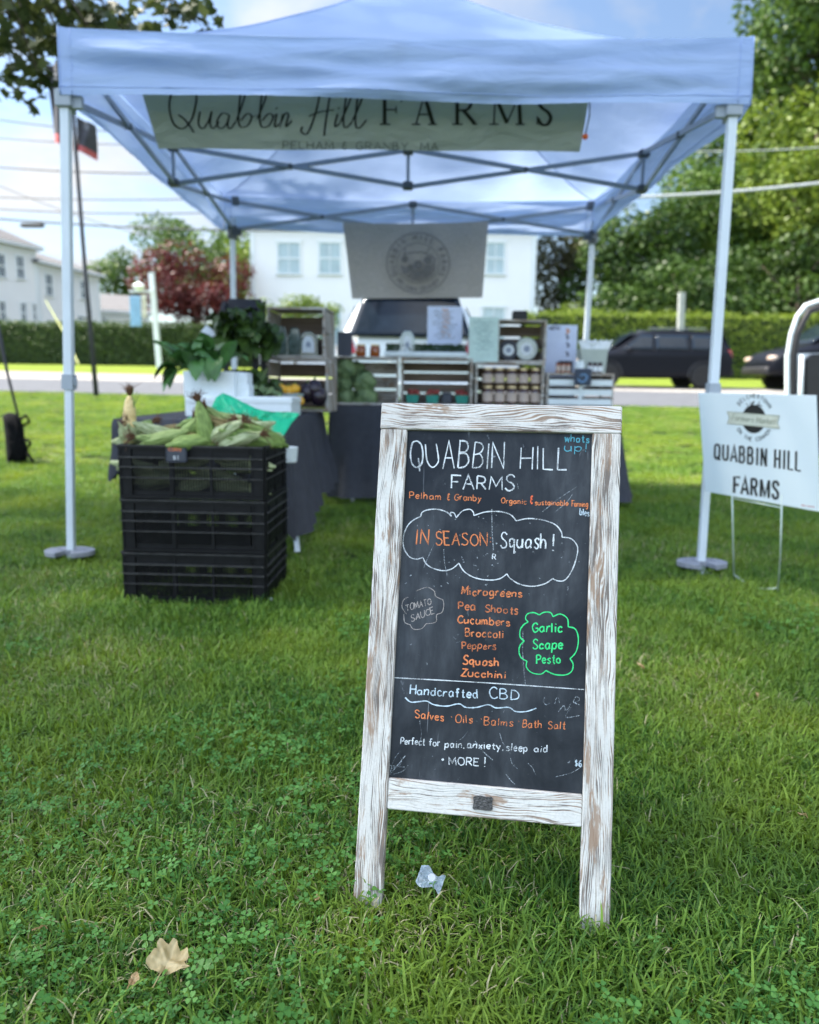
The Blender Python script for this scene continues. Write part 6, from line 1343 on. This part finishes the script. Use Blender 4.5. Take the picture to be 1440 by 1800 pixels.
# ================================================================== YARD SIGN
YP = Vector((1.3568, 3.5323, .377)); yw, yl, yr = -1.16, -.1911, -.0033
ya = Vector((math.cos(yw), math.sin(yw), 0)); yn = Vector((-math.sin(yw), math.cos(yw), 0)); yu = yn*math.sin(yl) + Vector((0,0,math.cos(yl)))
ya, yu = ya*math.cos(yr) + yu*math.sin(yr), -ya*math.sin(yr) + yu*math.cos(yr); yN = ya.cross(yu)       # towards the viewer
ys_ = thing('yard_sign', 'white yard sign with farm name and round emblem beside the right tent leg', 'yard sign', (YP.x + ya.x*.3, YP.y + ya.y*.3, 0)); yo = Vector(ys_.location)
m, nt = newmat('corrugated_plastic'); tc = nd(nt, 'ShaderNodeTexCoord'); z = nd(nt, 'ShaderNodeVectorMath', {'operation': 'DOT_PRODUCT'}, {0: tc.outputs['Object'], 1: tuple(ya)}).outputs['Value']
wv = mth(nt, 'SINE', mth(nt, 'MULTIPLY', z, 1300.0)); bm = nd(nt, 'ShaderNodeBump', None, {'Strength': .25, 'Distance': .0006, 'Height': wv}); finish(nt, nd(nt, 'ShaderNodeBsdfPrincipled', None, {'Base Color': (.66, .75, .80), 'Roughness': .45, 'Normal': bm.outputs[0]}).outputs[0])
b = MB(); b.prism([YP, YP + ya*.6, YP + ya*.6 + yu*.455, YP + yu*.455], -yN*.005); ypan = b.build('panel', m, ys_, world=True)
ymap = lambda px, py, l: on_plane(px, py, YP, yN) + yN*l - yo
ink = Ink(ymap, 61)
def cond(s_, p0, p1, h0, h1, w_):
    adv = {'I': 2.2, 'M': 6.2, ' ': 2.4, 'F': 3.5, 'L': 4.1}; tot = sum(adv.get(c, 4.6) + 1.5 for c in s_) - 1.5; x = 0
    G2 = {'Q': ['3.9,2 3.2,.6 2.2,.3 1.2,.6 .5,2 .5,8 1.2,9.4 2.2,9.7 3.2,9.4 3.9,8 3.9,2', '2.6,2.2 4.4,-.4'], 'U': ['.5,10 .5,2 1.2,.6 2.2,.3 3.2,.6 3.9,2 3.9,10'], 'A': ['.1,0 2.3,10 4.5,0', '1,3 3.6,3'], 'B': ['.5,5.2 2.6,5.2 3.5,6.2 3.5,8.6 2.6,9.7 .5,9.7', '.5,0 .5,10', '.5,.3 2.8,.3 3.8,1.5 3.8,4 2.8,5.2 .5,5.2'], 'I': ['1.1,0 1.1,10'], 'N': ['.5,0 .5,10', '.5,10 3.9,0', '3.9,0 3.9,10'], 'H': ['.5,0 .5,10', '3.9,0 3.9,10', '.5,5 3.9,5'], 'L': ['.5,10 .5,.35 4,.35'], 'F': ['.5,0 .5,9.65 4,9.65', '.5,5.1 3.5,5.1'], 'R': ['.5,0 .5,10', '.5,9.7 2.7,9.7 3.6,8.6 3.6,6 2.7,4.9 .5,4.9', '2.2,4.9 4,0'], 'M': ['.5,0 .5,10', '.5,10 3,1 5.6,10', '5.6,10 5.6,0'], 'S': ['3.8,7.4 3.7,8.8 3,9.6 2.2,9.8 1.3,9.5 .6,8.4 .7,6.9 1.6,5.8 2.8,4.8 3.7,3.6 3.8,1.8 3.2,.6 2.2,.2 1.2,.5 .6,1.5 .5,2.8']}
    for c in s_:
        a = adv.get(c, 4.6)
        for st in G2.get(c, []):
            q = []
            for pr in st.split():
                gx, gy = map(float, pr.split(',')); f_ = (x+gx)/tot; h = h0+(h1-h0)*f_; q.append((p0[0]+(p1[0]-p0[0])*f_ + .022*h*(gy/10), p0[1]+(p1[1]-p0[1])*f_ - h*gy/10))
            ink.stroke(q, w_, poly=True)
        x += a + 1.5
cond('QUABBIN HILL', (1255.5, 806.5), (1408, 829), 26.5, 35, 3.9); cond('FARMS', (1289.5, 866), (1370, 878), 29, 31.5, 4.5)
EC2 = (1325.5, 735); vx, vy = (1, .055), (-.02, 1.0)
disc = [(EC2[0] + 21*math.cos(2*math.pi*i/36), EC2[1] + 1.6 + 25*math.sin(2*math.pi*i/36)) for i in range(36)]
ink.mb._add([ymap(x, y_, .0003) for x, y_ in disc], [tuple(range(35, -1, -1))])
for s in ([(1312,718),(1320,714),(1326,705)], [(1326,716),(1333,712),(1340,714)], [(1318,716),(1312,709)], [(1330,715),(1336,706)], [(1322,715),(1319,707)]): ink.stroke(s, 3.0, calli=.4)
ink.build('lettering', M['ink'], ypan)
ink = Ink(lambda px, py, l: ymap(px, py, .0009 + l), 62)
rb = [(1279,723.5),(1300,725),(1325,727),(1350,729.5),(1371,730.5),(1367,742),(1371,752.5),(1350,751),(1325,748.5),(1300,746),(1279,744.5),(1283,734)]
ink.mb._add([ymap(x, y_, .0009) for x, y_ in rb], [tuple(range(11, -1, -1))]); ink.build('emblem_ribbon', mat('cream_ribbon', (.55,.58,.50), .5), ypan)
ink = Ink(lambda px, py, l: ymap(px, py, .0014 + l), 63); ink.stroke(rb + [rb[0]], 1.3, poly=True)
ink.text('Farmers Market', (1287, 738.5), (1363, 746), 10.5, 1.3, up=(.1,-1), gap=1.3, shear=.15, jit=.1); ink.build('lettering', mat('olive_ink', (.30,.32,.25), .6), ypan)
ink = Ink(ymap, 64); arc_text(ink, 'BELCHERTOWN', EC2, 33, 142, 34, 6.5, 1.2, vx=(.93,.05), vy=(-.02,1.08)); arc_text(ink, 'ON THE COMMON', EC2, 40, 215, 328, 6.5, 1.2, inward=True, vx=(.86,.05), vy=(-.02,1.02)); ink.build('lettering', mat('slate_ink', (.10,.12,.13), .6), ypan)
ink = Ink(ymap, 65); ink.stroke([(1409,888),(1416,889)], 1.6, poly=True); ink.stroke([(1418,889.3),(1432,891)], 1.2, poly=True); ink.build('printer_mark', mat('red_print', (.5,.08,.06), .6), ypan)
wm = mat('galvanised_wire', (.42, .50, .44), .4, .5, .15)
def yp(px, py): return on_plane(px, py, YP, yN) - yN*.003
b = MB(); l0, l1 = yp(1286, 850), yp(1374, 870); g0, g1 = yp(1290, 1030), yp(1366, 1047)
b.tube([l0, yp(1288, 960), g0], .0035, 7); b.tube([l1, yp(1371, 980), g1], .0035, 7); b.tube([yp(1287, 876), yp(1373, 893)], .0035, 7); b.tube([yp(1289, 1010), yp(1300, 1018), yp(1320, 1033), yp(1345, 1036), yp(1367, 1034)], .0035, 7); b.build('wire_stake', wm, ys_, world=True, smooth=True)

# ================================================================== VEHICLES
def vehicle(label, paint, loc, rz, sc=1.0, glass='glass', tail=True):
    t = thing('parked_car', label, 'car', loc, rz); t.scale = (sc, sc, sc)
    #        x     zb   zbelt  ztop  wb   wbelt wtop
    st = [(-2.30, .42, .70, .74, .82, .84, .80), (-2.27, .38, .98, 1.02, .88, .90, .84), (-2.16, .34, 1.06, 1.26, .90, .92, .80), (-1.92, .32, 1.06, 1.62, .90, .93, .66), (-1.55, .30, 1.05, 1.70, .90, .94, .64), (-.6, .28, 1.03, 1.73, .90, .94, .64), (.25, .28, 1.01, 1.70, .90, .94, .62), (.55, .28, 1.00, 1.63, .90, .94, .61),
          (1.0, .28, 1.00, 1.32, .90, .94, .66), (1.35, .28, .99, 1.10, .90, .94, .72), (1.7, .30, .95, 1.03, .90, .93, .74), (2.1, .34, .84, .95, .88, .90, .70), (2.28, .38, .72, .80, .80, .82, .62), (2.34, .42, .60, .62, .72, .74, .60)]
    b = MB(); rows = []
    for x, zb, zl, zt, wb, wl, wt in st: rows.append([(x,0,zb), (x,wb*.93,zb), (x,wb,zb+.07), (x,wb+.015,(zb+zl)/2), (x,wl,zl-.06), (x,wl-.015,zl), (x,wt+(wl-wt)*.12,zt-.07*min(1,(zt-zl)/.3)), (x,wt-.08,zt-.005), (x,0,zt+.02)])
    full = [r + [(p[0], -p[1], p[2]) for p in r[-2:0:-1]] for r in rows]; n = len(full[0]); vs = [p for r in full for p in r]; fs = []
    for j in range(len(full)-1):
        for k in range(n): fs.append((j*n+k, (j+1)*n+k, (j+1)*n+(k+1)%n, j*n+(k+1)%n))
    fs += [tuple(range(n)), tuple(range(len(full)*n-1, (len(full)-1)*n-1, -1))]; b._add(vs, fs); b.build('body', M[paint], t, smooth=True, sub=2)
    def itp(x, i):
        for a, c in zip(st, st[1:]):
            if a[0] <= x <= c[0]: f_ = (x-a[0])/(c[0]-a[0]); return a[i]+(c[i]-a[i])*f_
        return st[-1][i]
    def side(x, z, s, off=.012):
        zl, zt, wl, wt = itp(x,2), itp(x,3), itp(x,5), itp(x,6); f_ = min(1, max(0, (z-zl)/max(.05, zt-.07-zl))); return Vector((x, s*(wl-.015+(wt+(wl-wt)*.12-wl+.015)*f_+off), z))
    for s in (-1, 1):
        for x0, x1, x2, x3 in ((-1.85, -1.05, -1.05, -1.68), (-.97, .02, .02, -.97), (.08, 1.02, .42, .08)):
            b = MB(); b.grid(lambda u, v: side((x0+(x1-x0)*u)*(1-v) + (x3+(x2-x3)*u)*v, 1.09 + .46*v, s), 8, 4); b.build('side_window', M[glass], t, smooth=True, solid=.01)
        b = MB(); b.cbox((.72, s*.95-.05 + s*.08, 1.02), (.90, s*.95+.05 + s*.08, 1.16), .03); b.build('mirror', M[paint], t, bevel=.02)
        b = MB(); b.cbox((2.14, min(s*.50, s*.80), .70), (2.31, max(s*.50, s*.80), .82), .03); b.build('headlight', M['lamp'], t, bevel=.02)
        if tail: b = MB(); b.prism([Vector((-2.31, s*.66, .92)), Vector((-2.26, s*.90, .92)), Vector((-2.20, s*.90, 1.12)), Vector((-2.25, s*.72, 1.12))], (.10, 0, .02)); b.build('tail_light', M['redlens'], t, bevel=.01)
        b = MB(); b.bar((-1.5, s*.62, 1.755), (.2, s*.60, 1.745), .03, .03); b.build('roof_rail', M['rim'], t)
        for x in (-1.40, 1.42):
            wl_ = MB(); T = TRS((x, s*.83, .36), (math.pi/2, 0, 0)); wl_.lathe([(-.11,.25),(-.115,.33),(-.08,.362),(.08,.362),(.115,.33),(.11,.25)], T, 28); wh = wl_.build('wheel', M['rubber'], t, smooth=True)
            b = MB(); b.lathe([(-.104,.245),(-.09,.245),(-.085,.21),(-.02,.2),(.02,.2),(.085,.21),(.09,.245),(.104,.245)], T, 28)
            for k in range(5): a = k*1.2566; b.bar((x, s*.83 + s*.098, .36), (x+.22*math.cos(a), s*.83 + s*.100, .36+.22*math.sin(a)), .05, .02, (0,1,0))
            b.build('rim', M['rim'], wh)
            b = MB(); b.tube([(x + .425*math.cos(a), s*.885, .36 + .425*math.sin(a)) for a in [(-.15 + (math.pi+.3)*i/16) for i in range(17)]], .045, 8); b.build('wheel_arch', M['black'], t, smooth=True)
    b = MB(); b.grid(lambda u, v: Vector((-2.262 + .245*v + .0, (u-.5)*2*(.80 - .17*v)*(1 - .06*abs(2*u-1)**6), 1.10 + .50*v)) + Vector((-.028 + .03*(2*u-1)**2, 0, .03)), 14, 8); b.build('rear_window', M[glass], t, smooth=True, solid=.012)
    b = MB(); b.prism([Vector((-2.13,-.60,1.66)), Vector((-2.13,.60,1.66)), Vector((-1.85,.62,1.735)), Vector((-1.85,-.62,1.735))], (0,0,.03)); b.build('spoiler', M['black'], t, bevel=.01)
    b = MB(); b.grid(lambda u, v: Vector((1.30 - .72*v + .035, (u-.5)*2*(.76-.14*v), 1.10 + .54*v + .035)), 10, 6); b.build('windscreen', M[glass], t, smooth=True, solid=.01)
    b = MB(); b.cbox((-2.36,-.80,.36), (-2.22,.80,.60), .04); b.build('rear_bumper', M[paint] if paint != 'cardark' else M['black'], t, bevel=.03)
    b = MB(); b.cbox((2.22,-.72,.36), (2.40,.72,.56), .04); b.build('front_bumper', M['black'], t, bevel=.03)
    b = MB(); b.cbox((-2.33,-.26,.80), (-2.29,.26,.92), .008); b.build('licence_plate', M['white'], t)
    return t
def road_at(px, Y): q = at(px, 700, Y); return (q.x, Y, gz(Y))
vehicle('white car with a dark rear window parked right behind the tent', 'carwhite', (-.02, 12.0, gz(12.0)-.02), math.pi/2)
q = road_at(1134, 22.8); v2 = vehicle('black sport utility car driving left on the road beyond the tent', 'cardark', (q[0], 22.8, gz(22.8)), math.pi, .94)
q = road_at(1480, 22.8); v3 = vehicle('black pickup front with a round headlight, right of the black sport utility car', 'cardark', (q[0], 22.6, gz(22.6)), math.pi, 1.14)
hx = at(1567, 620, 7.5).x
v4 = vehicle('white car cut off by the right picture edge, its open door showing black trim', 'carwhite', (hx + .95, 6.45, gz(6.45)-.02), math.pi/2)
vi = v4.matrix_basis if False else (Matrix.Translation(v4.location) @ Euler(v4.rotation_euler).to_matrix().to_4x4()); vi = vi.inverted()
L_ = lambda px, py, Y=7.5: vi @ at(px, py, Y)
pf = [(1386,800),(1385,690),(1385,625),(1391,588),(1402,556),(1417,537),(1440,529),(1500,524),(1565,526)]
pw = [at(*q, 7.5) for q in pf]; ds = (vi.to_3x3() @ Vector((0,1,0))).normalized()
b = MB(); b.tube([L_(*q) for q in pf], .022, 10)
lo = [(1384,800),(1384,622),(1567,618),(1567,800)]; b.prism([L_(*q, 7.54) for q in lo], ds*.05); dr = b.build('door', M['carwhite'], v4, smooth=False)
b = MB(); b.tube([L_(q[0]+ (9 if i < 5 else 4), q[1] + (0 if i < 4 else 10)) - ds*.012 for i, q in enumerate(pf)], .034, 8); b.build('window_seal', M['black'], dr, smooth=True)
b = MB(); b.prism([L_(*q, 7.47) for q in ((1418,800),(1418,632),(1430,622),(1565,620),(1565,800))], ds*.065); b.build('inner_trim', M['black'], dr, bevel=.01)
b = MB(); b.tube([L_(1408, 800, 7.46), L_(1406, 700, 7.46), L_(1409, 624, 7.46)], .026, 8); b.build('door_edge', M['wax'], dr, smooth=True)

# ================================================================== BAG, FLAGS, LITTER
q = ground(38, 818); t = thing('black_bag', 'black bag with straps standing on the lawn at the left picture edge', 'bag', tuple(q)); Y = q.y
bo2 = [(12,815),(40,817),(48,812),(50,790),(44,772),(42,752),(36,735),(30,727),(14,725),(4,730),(8,760),(10,790)]
b = MB()
def bagf(u, v):
    n = len(bo2); f_ = u*n; i = int(f_) % n; tt = f_-int(f_); p, r_ = bo2[i], bo2[(i+1) % n]; x = p[0]+(r_[0]-p[0])*tt; y_ = p[1]+(r_[1]-p[1])*tt
    k = math.sin(v*math.pi)**.5; x = 28+(x-28)*k; y_ = 772+(y_-772)*k; return at(x, y_, Y + .12 - .13*math.cos(v*math.pi) + .02*pnoise((x*.1, y_*.1, v)))
b.grid(bagf, 48, 14); b.build('bag', M['bagcloth'], t, world=True, smooth=True)
b = MB()
for pts in ([(34,738),(46,730),(52,742),(40,748)], [(44,772),(54,778),(50,786)], [(48,795),(58,812),(52,818)]): b.tube([at(x, y_, Y-.02) for x, y_ in pts], .014, 6)
b.build('strap', M['bagcloth'], t, world=True, smooth=True)
b = MB(); b.tube([at(33, 735, Y+.05), at(14, 660, Y+.05), at(2, 602, Y+.05), at(-6, 560, Y+.05)], [.012,.013,.02,.012], 8); solo(b, 'walking_pole', M['flag'], 'thin dark pole leaning out of the black bag at the left edge', 'pole', smooth=True)
g = ground(170, 698); Yf = g.y
t = thing('flag_pole', 'tall leaning dark pole carrying two dark flags with red lower bands at the left', 'flag pole', tuple(g)); b = MB(); b.tube([g - Vector((0,0,.1)), at(150, 480, Yf), at(133, 262, Yf), at(120, 60, Yf), at(112,-60,Yf)], [.055,.045,.038,.032,.025], 8); b.build('pole', mat('dark_pole', (.05,.05,.06), .6), t, world=True, smooth=True)
for quad, r0 in (([(79,112),(112,108),(124,262),(93,248)], .88), ([(134,204),(170,222),(168,280),(131,262)], .80)):
    P = [at(x, y_, Yf-.06) for x, y_ in quad]; fp = lambda u, v: P[0].lerp(P[1], u).lerp(P[3].lerp(P[2], u), v) + Vector((0, .10*math.sin(u*6+v*2), 0))
    b = MB(); b.grid(lambda u, v: fp(u, v*r0), 10, 12); fl = b.build('flag', M['flag'], t, world=True, smooth=True)
    b = MB(); b.grid(lambda u, v: fp(u, r0+(1-r0)*v), 10, 3); b.build('red_band', M['flagred'], fl, world=True, smooth=True)
    b = MB(); b.grid(lambda u, v: fp(.25+.5*u, r0*(.12+.22*v)) + Vector((0,-.01,0)), 6, 4); b.build('pale_patch', mat('flag_patch', (.12,.125,.14), .8, 0, .4, 3), fl, world=True, smooth=True)
# crumpled wrapper under the board
q = level(757, 1546, 0.012); t = thing('crumpled_wrapper', 'crumpled clear plastic wrapper with a round white cap in the grass under the chalkboard', 'wrapper', tuple(q))
q2 = Vector(t.location); b = MB(); rr = random.Random(3)
b.grid(lambda u, v: Vector(((u-.5)*.043, (v-.5)*.029*(1 + .3*math.sin(u*7)), .007*pnoise((u*5, v*5, 1)) + .004*pnoise((u*14, v*14, 2)) - .012*(u-.5))) @ Matrix.Rotation(.35, 3, 'Z') @ Matrix.Rotation(-.6, 3, 'X'), 16, 12)
b.build('film', mat('clear_film', (.62,.70,.74), .3, 0, .3, 80, .5, 120, transl=.45), t, smooth=False, solid=.0006)
b = MB(); b.lathe([(0,.0066),(.0012,.0068),(.002,.0056)], TRS((.002,-.004,.006), (.75,.05,0)), 20); b.build('cap', mat('dull_white_cap', (.46,.50,.52), .5), t)
dry = leaf_mat('dry_leaf', (.42,.25,.11), (.58,.42,.22), .25, nscale=30); dryg = leaf_mat('fading_leaf', (.40,.30,.13), (.62,.50,.27), .25, nscale=24)
def fallen(label, px, py, size, m, seed, tilt=(.2,.1), h=.035, lobes=True):
    q = level(px, py, h*.4) if py > 1300 else ground(px, py) + Vector((0,0,h*.8)); t = thing('fallen_leaf', label, 'leaf', tuple(q), random.Random(seed).uniform(0, 6.28), group='fallen dry leaves on the near grass'); rr = random.Random(seed)
    out = [(1.12,0),(.98,.16),(.80,.30),(.84,.45),(1.02,.66),(1.0,.86),(.78,1.0),(.66,1.15),(.80,1.5),(.88,1.75),(.70,2.0),(.52,2.3),(.40,2.8),(.12,3.14),(.42,3.5),(.55,3.95),(.76,4.3),(.86,4.6),(.74,4.85),(.62,5.1),(.82,5.3),(1.0,5.5),(.9,5.72),(.74,5.9),(.86,6.12)] if lobes else [(1,0),(.8,.5),(.62,1.0),(.45,1.5),(.7,2.0),(.8,2.5),(.6,3.4),(.35,4.4),(.62,5.0),(.7,5.5)]
    out = [(r_*rr.uniform(.86,1.14), a_) for r_, a_ in out]
    n = len(out); vs = []; b = MB()
    def fn(u, v):
        f_ = u*n; i = int(f_) % n; tt = f_-int(f_); p, r_ = out[i], out[(i+1) % n]; a1 = r_[1] + (6.283 if r_[1] < p[1] else 0); rad = p[0]+(r_[0]-p[0])*tt; a = p[1]+(a1-p[1])*tt
        rad *= v*size; x, y_ = rad*math.cos(a), rad*math.sin(a); return Vector((x, y_, size*((.30*pnoise((x/size*1.4+seed, y_/size*1.4, 1)) + .10*pnoise((x/size*4+seed, y_/size*4, 3)) + .30*(abs(y_)/size)**1.4 + .30*max(0, x/size - .2)**2 - .05*math.exp(-(y_/size*9)**2))))) @ Matrix.Rotation(tilt[0], 3, 'X') @ Matrix.Rotation(tilt[1], 3, 'Y')
    b.grid(fn, n*5, 14)
    o = b.build('blade', m, t, smooth=True); me = o.data; ca = me.color_attributes.new('Col', 'FLOAT_COLOR', 'POINT'); 
    sh = []
    for v_ in me.vertices:
        x, y_ = v_.co.x/size, v_.co.y/size; a_ = math.atan2(y_, x); vein = max(math.exp(-(abs(math.sin(a_-k_))*math.hypot(x, y_)*16)**2) if math.cos(a_-k_) > 0 else 0 for k_ in (0, .75, -.75, 1.6, -1.6))
        sh.append(min(1, max(0, .30 + .55*pnoise((x*2.2+seed, y_*2.2, 5)) + .30*pnoise((x*7, y_*7, seed)) + .5*vein)))
    ca.data.foreach_set('color', np.repeat(np.array(sh, np.float32)[:, None], 4, 1).ravel())
    b = MB(); b.tube([Vector((-size*.15,0,.001)), Vector((-size*.7,0,.004)), Vector((-size*1.1,.004,-.004))], .0009, 5); b.build('stalk', m, t)
fallen('large curled yellow brown leaf on the grass at the lower left', 293, 1695, .036, dryg, 3, (-.22,.12), .05)
fallen('small tan leaf scrap just left of the large fallen leaf', 235, 1722, .011, dry, 4, (-.4,.3), .04, False)
fallen('small reddish brown leaf scrap near the left edge', 68, 1632, .010, dry, 5, (-.8,.1), .04, False)
fallen('tiny brown leaf left of the chalkboard leg', 558, 1580, .008, dry, 6, (-.5,.4), .045, False)
fallen('small brown leaf right of the chalkboard, halfway up the lawn', 1125, 1187, .018, dry, 7, (-.3,.2), .04, False)
fallen('small brown leaf near the right edge below the yard sign', 1330, 1240, .010, dry, 8, (-.3,.2), .04, False)
fallen('tiny brown leaf at the right edge of the lawn', 1410, 1432, .009, dry, 9, (-.3,.2), .045, False)
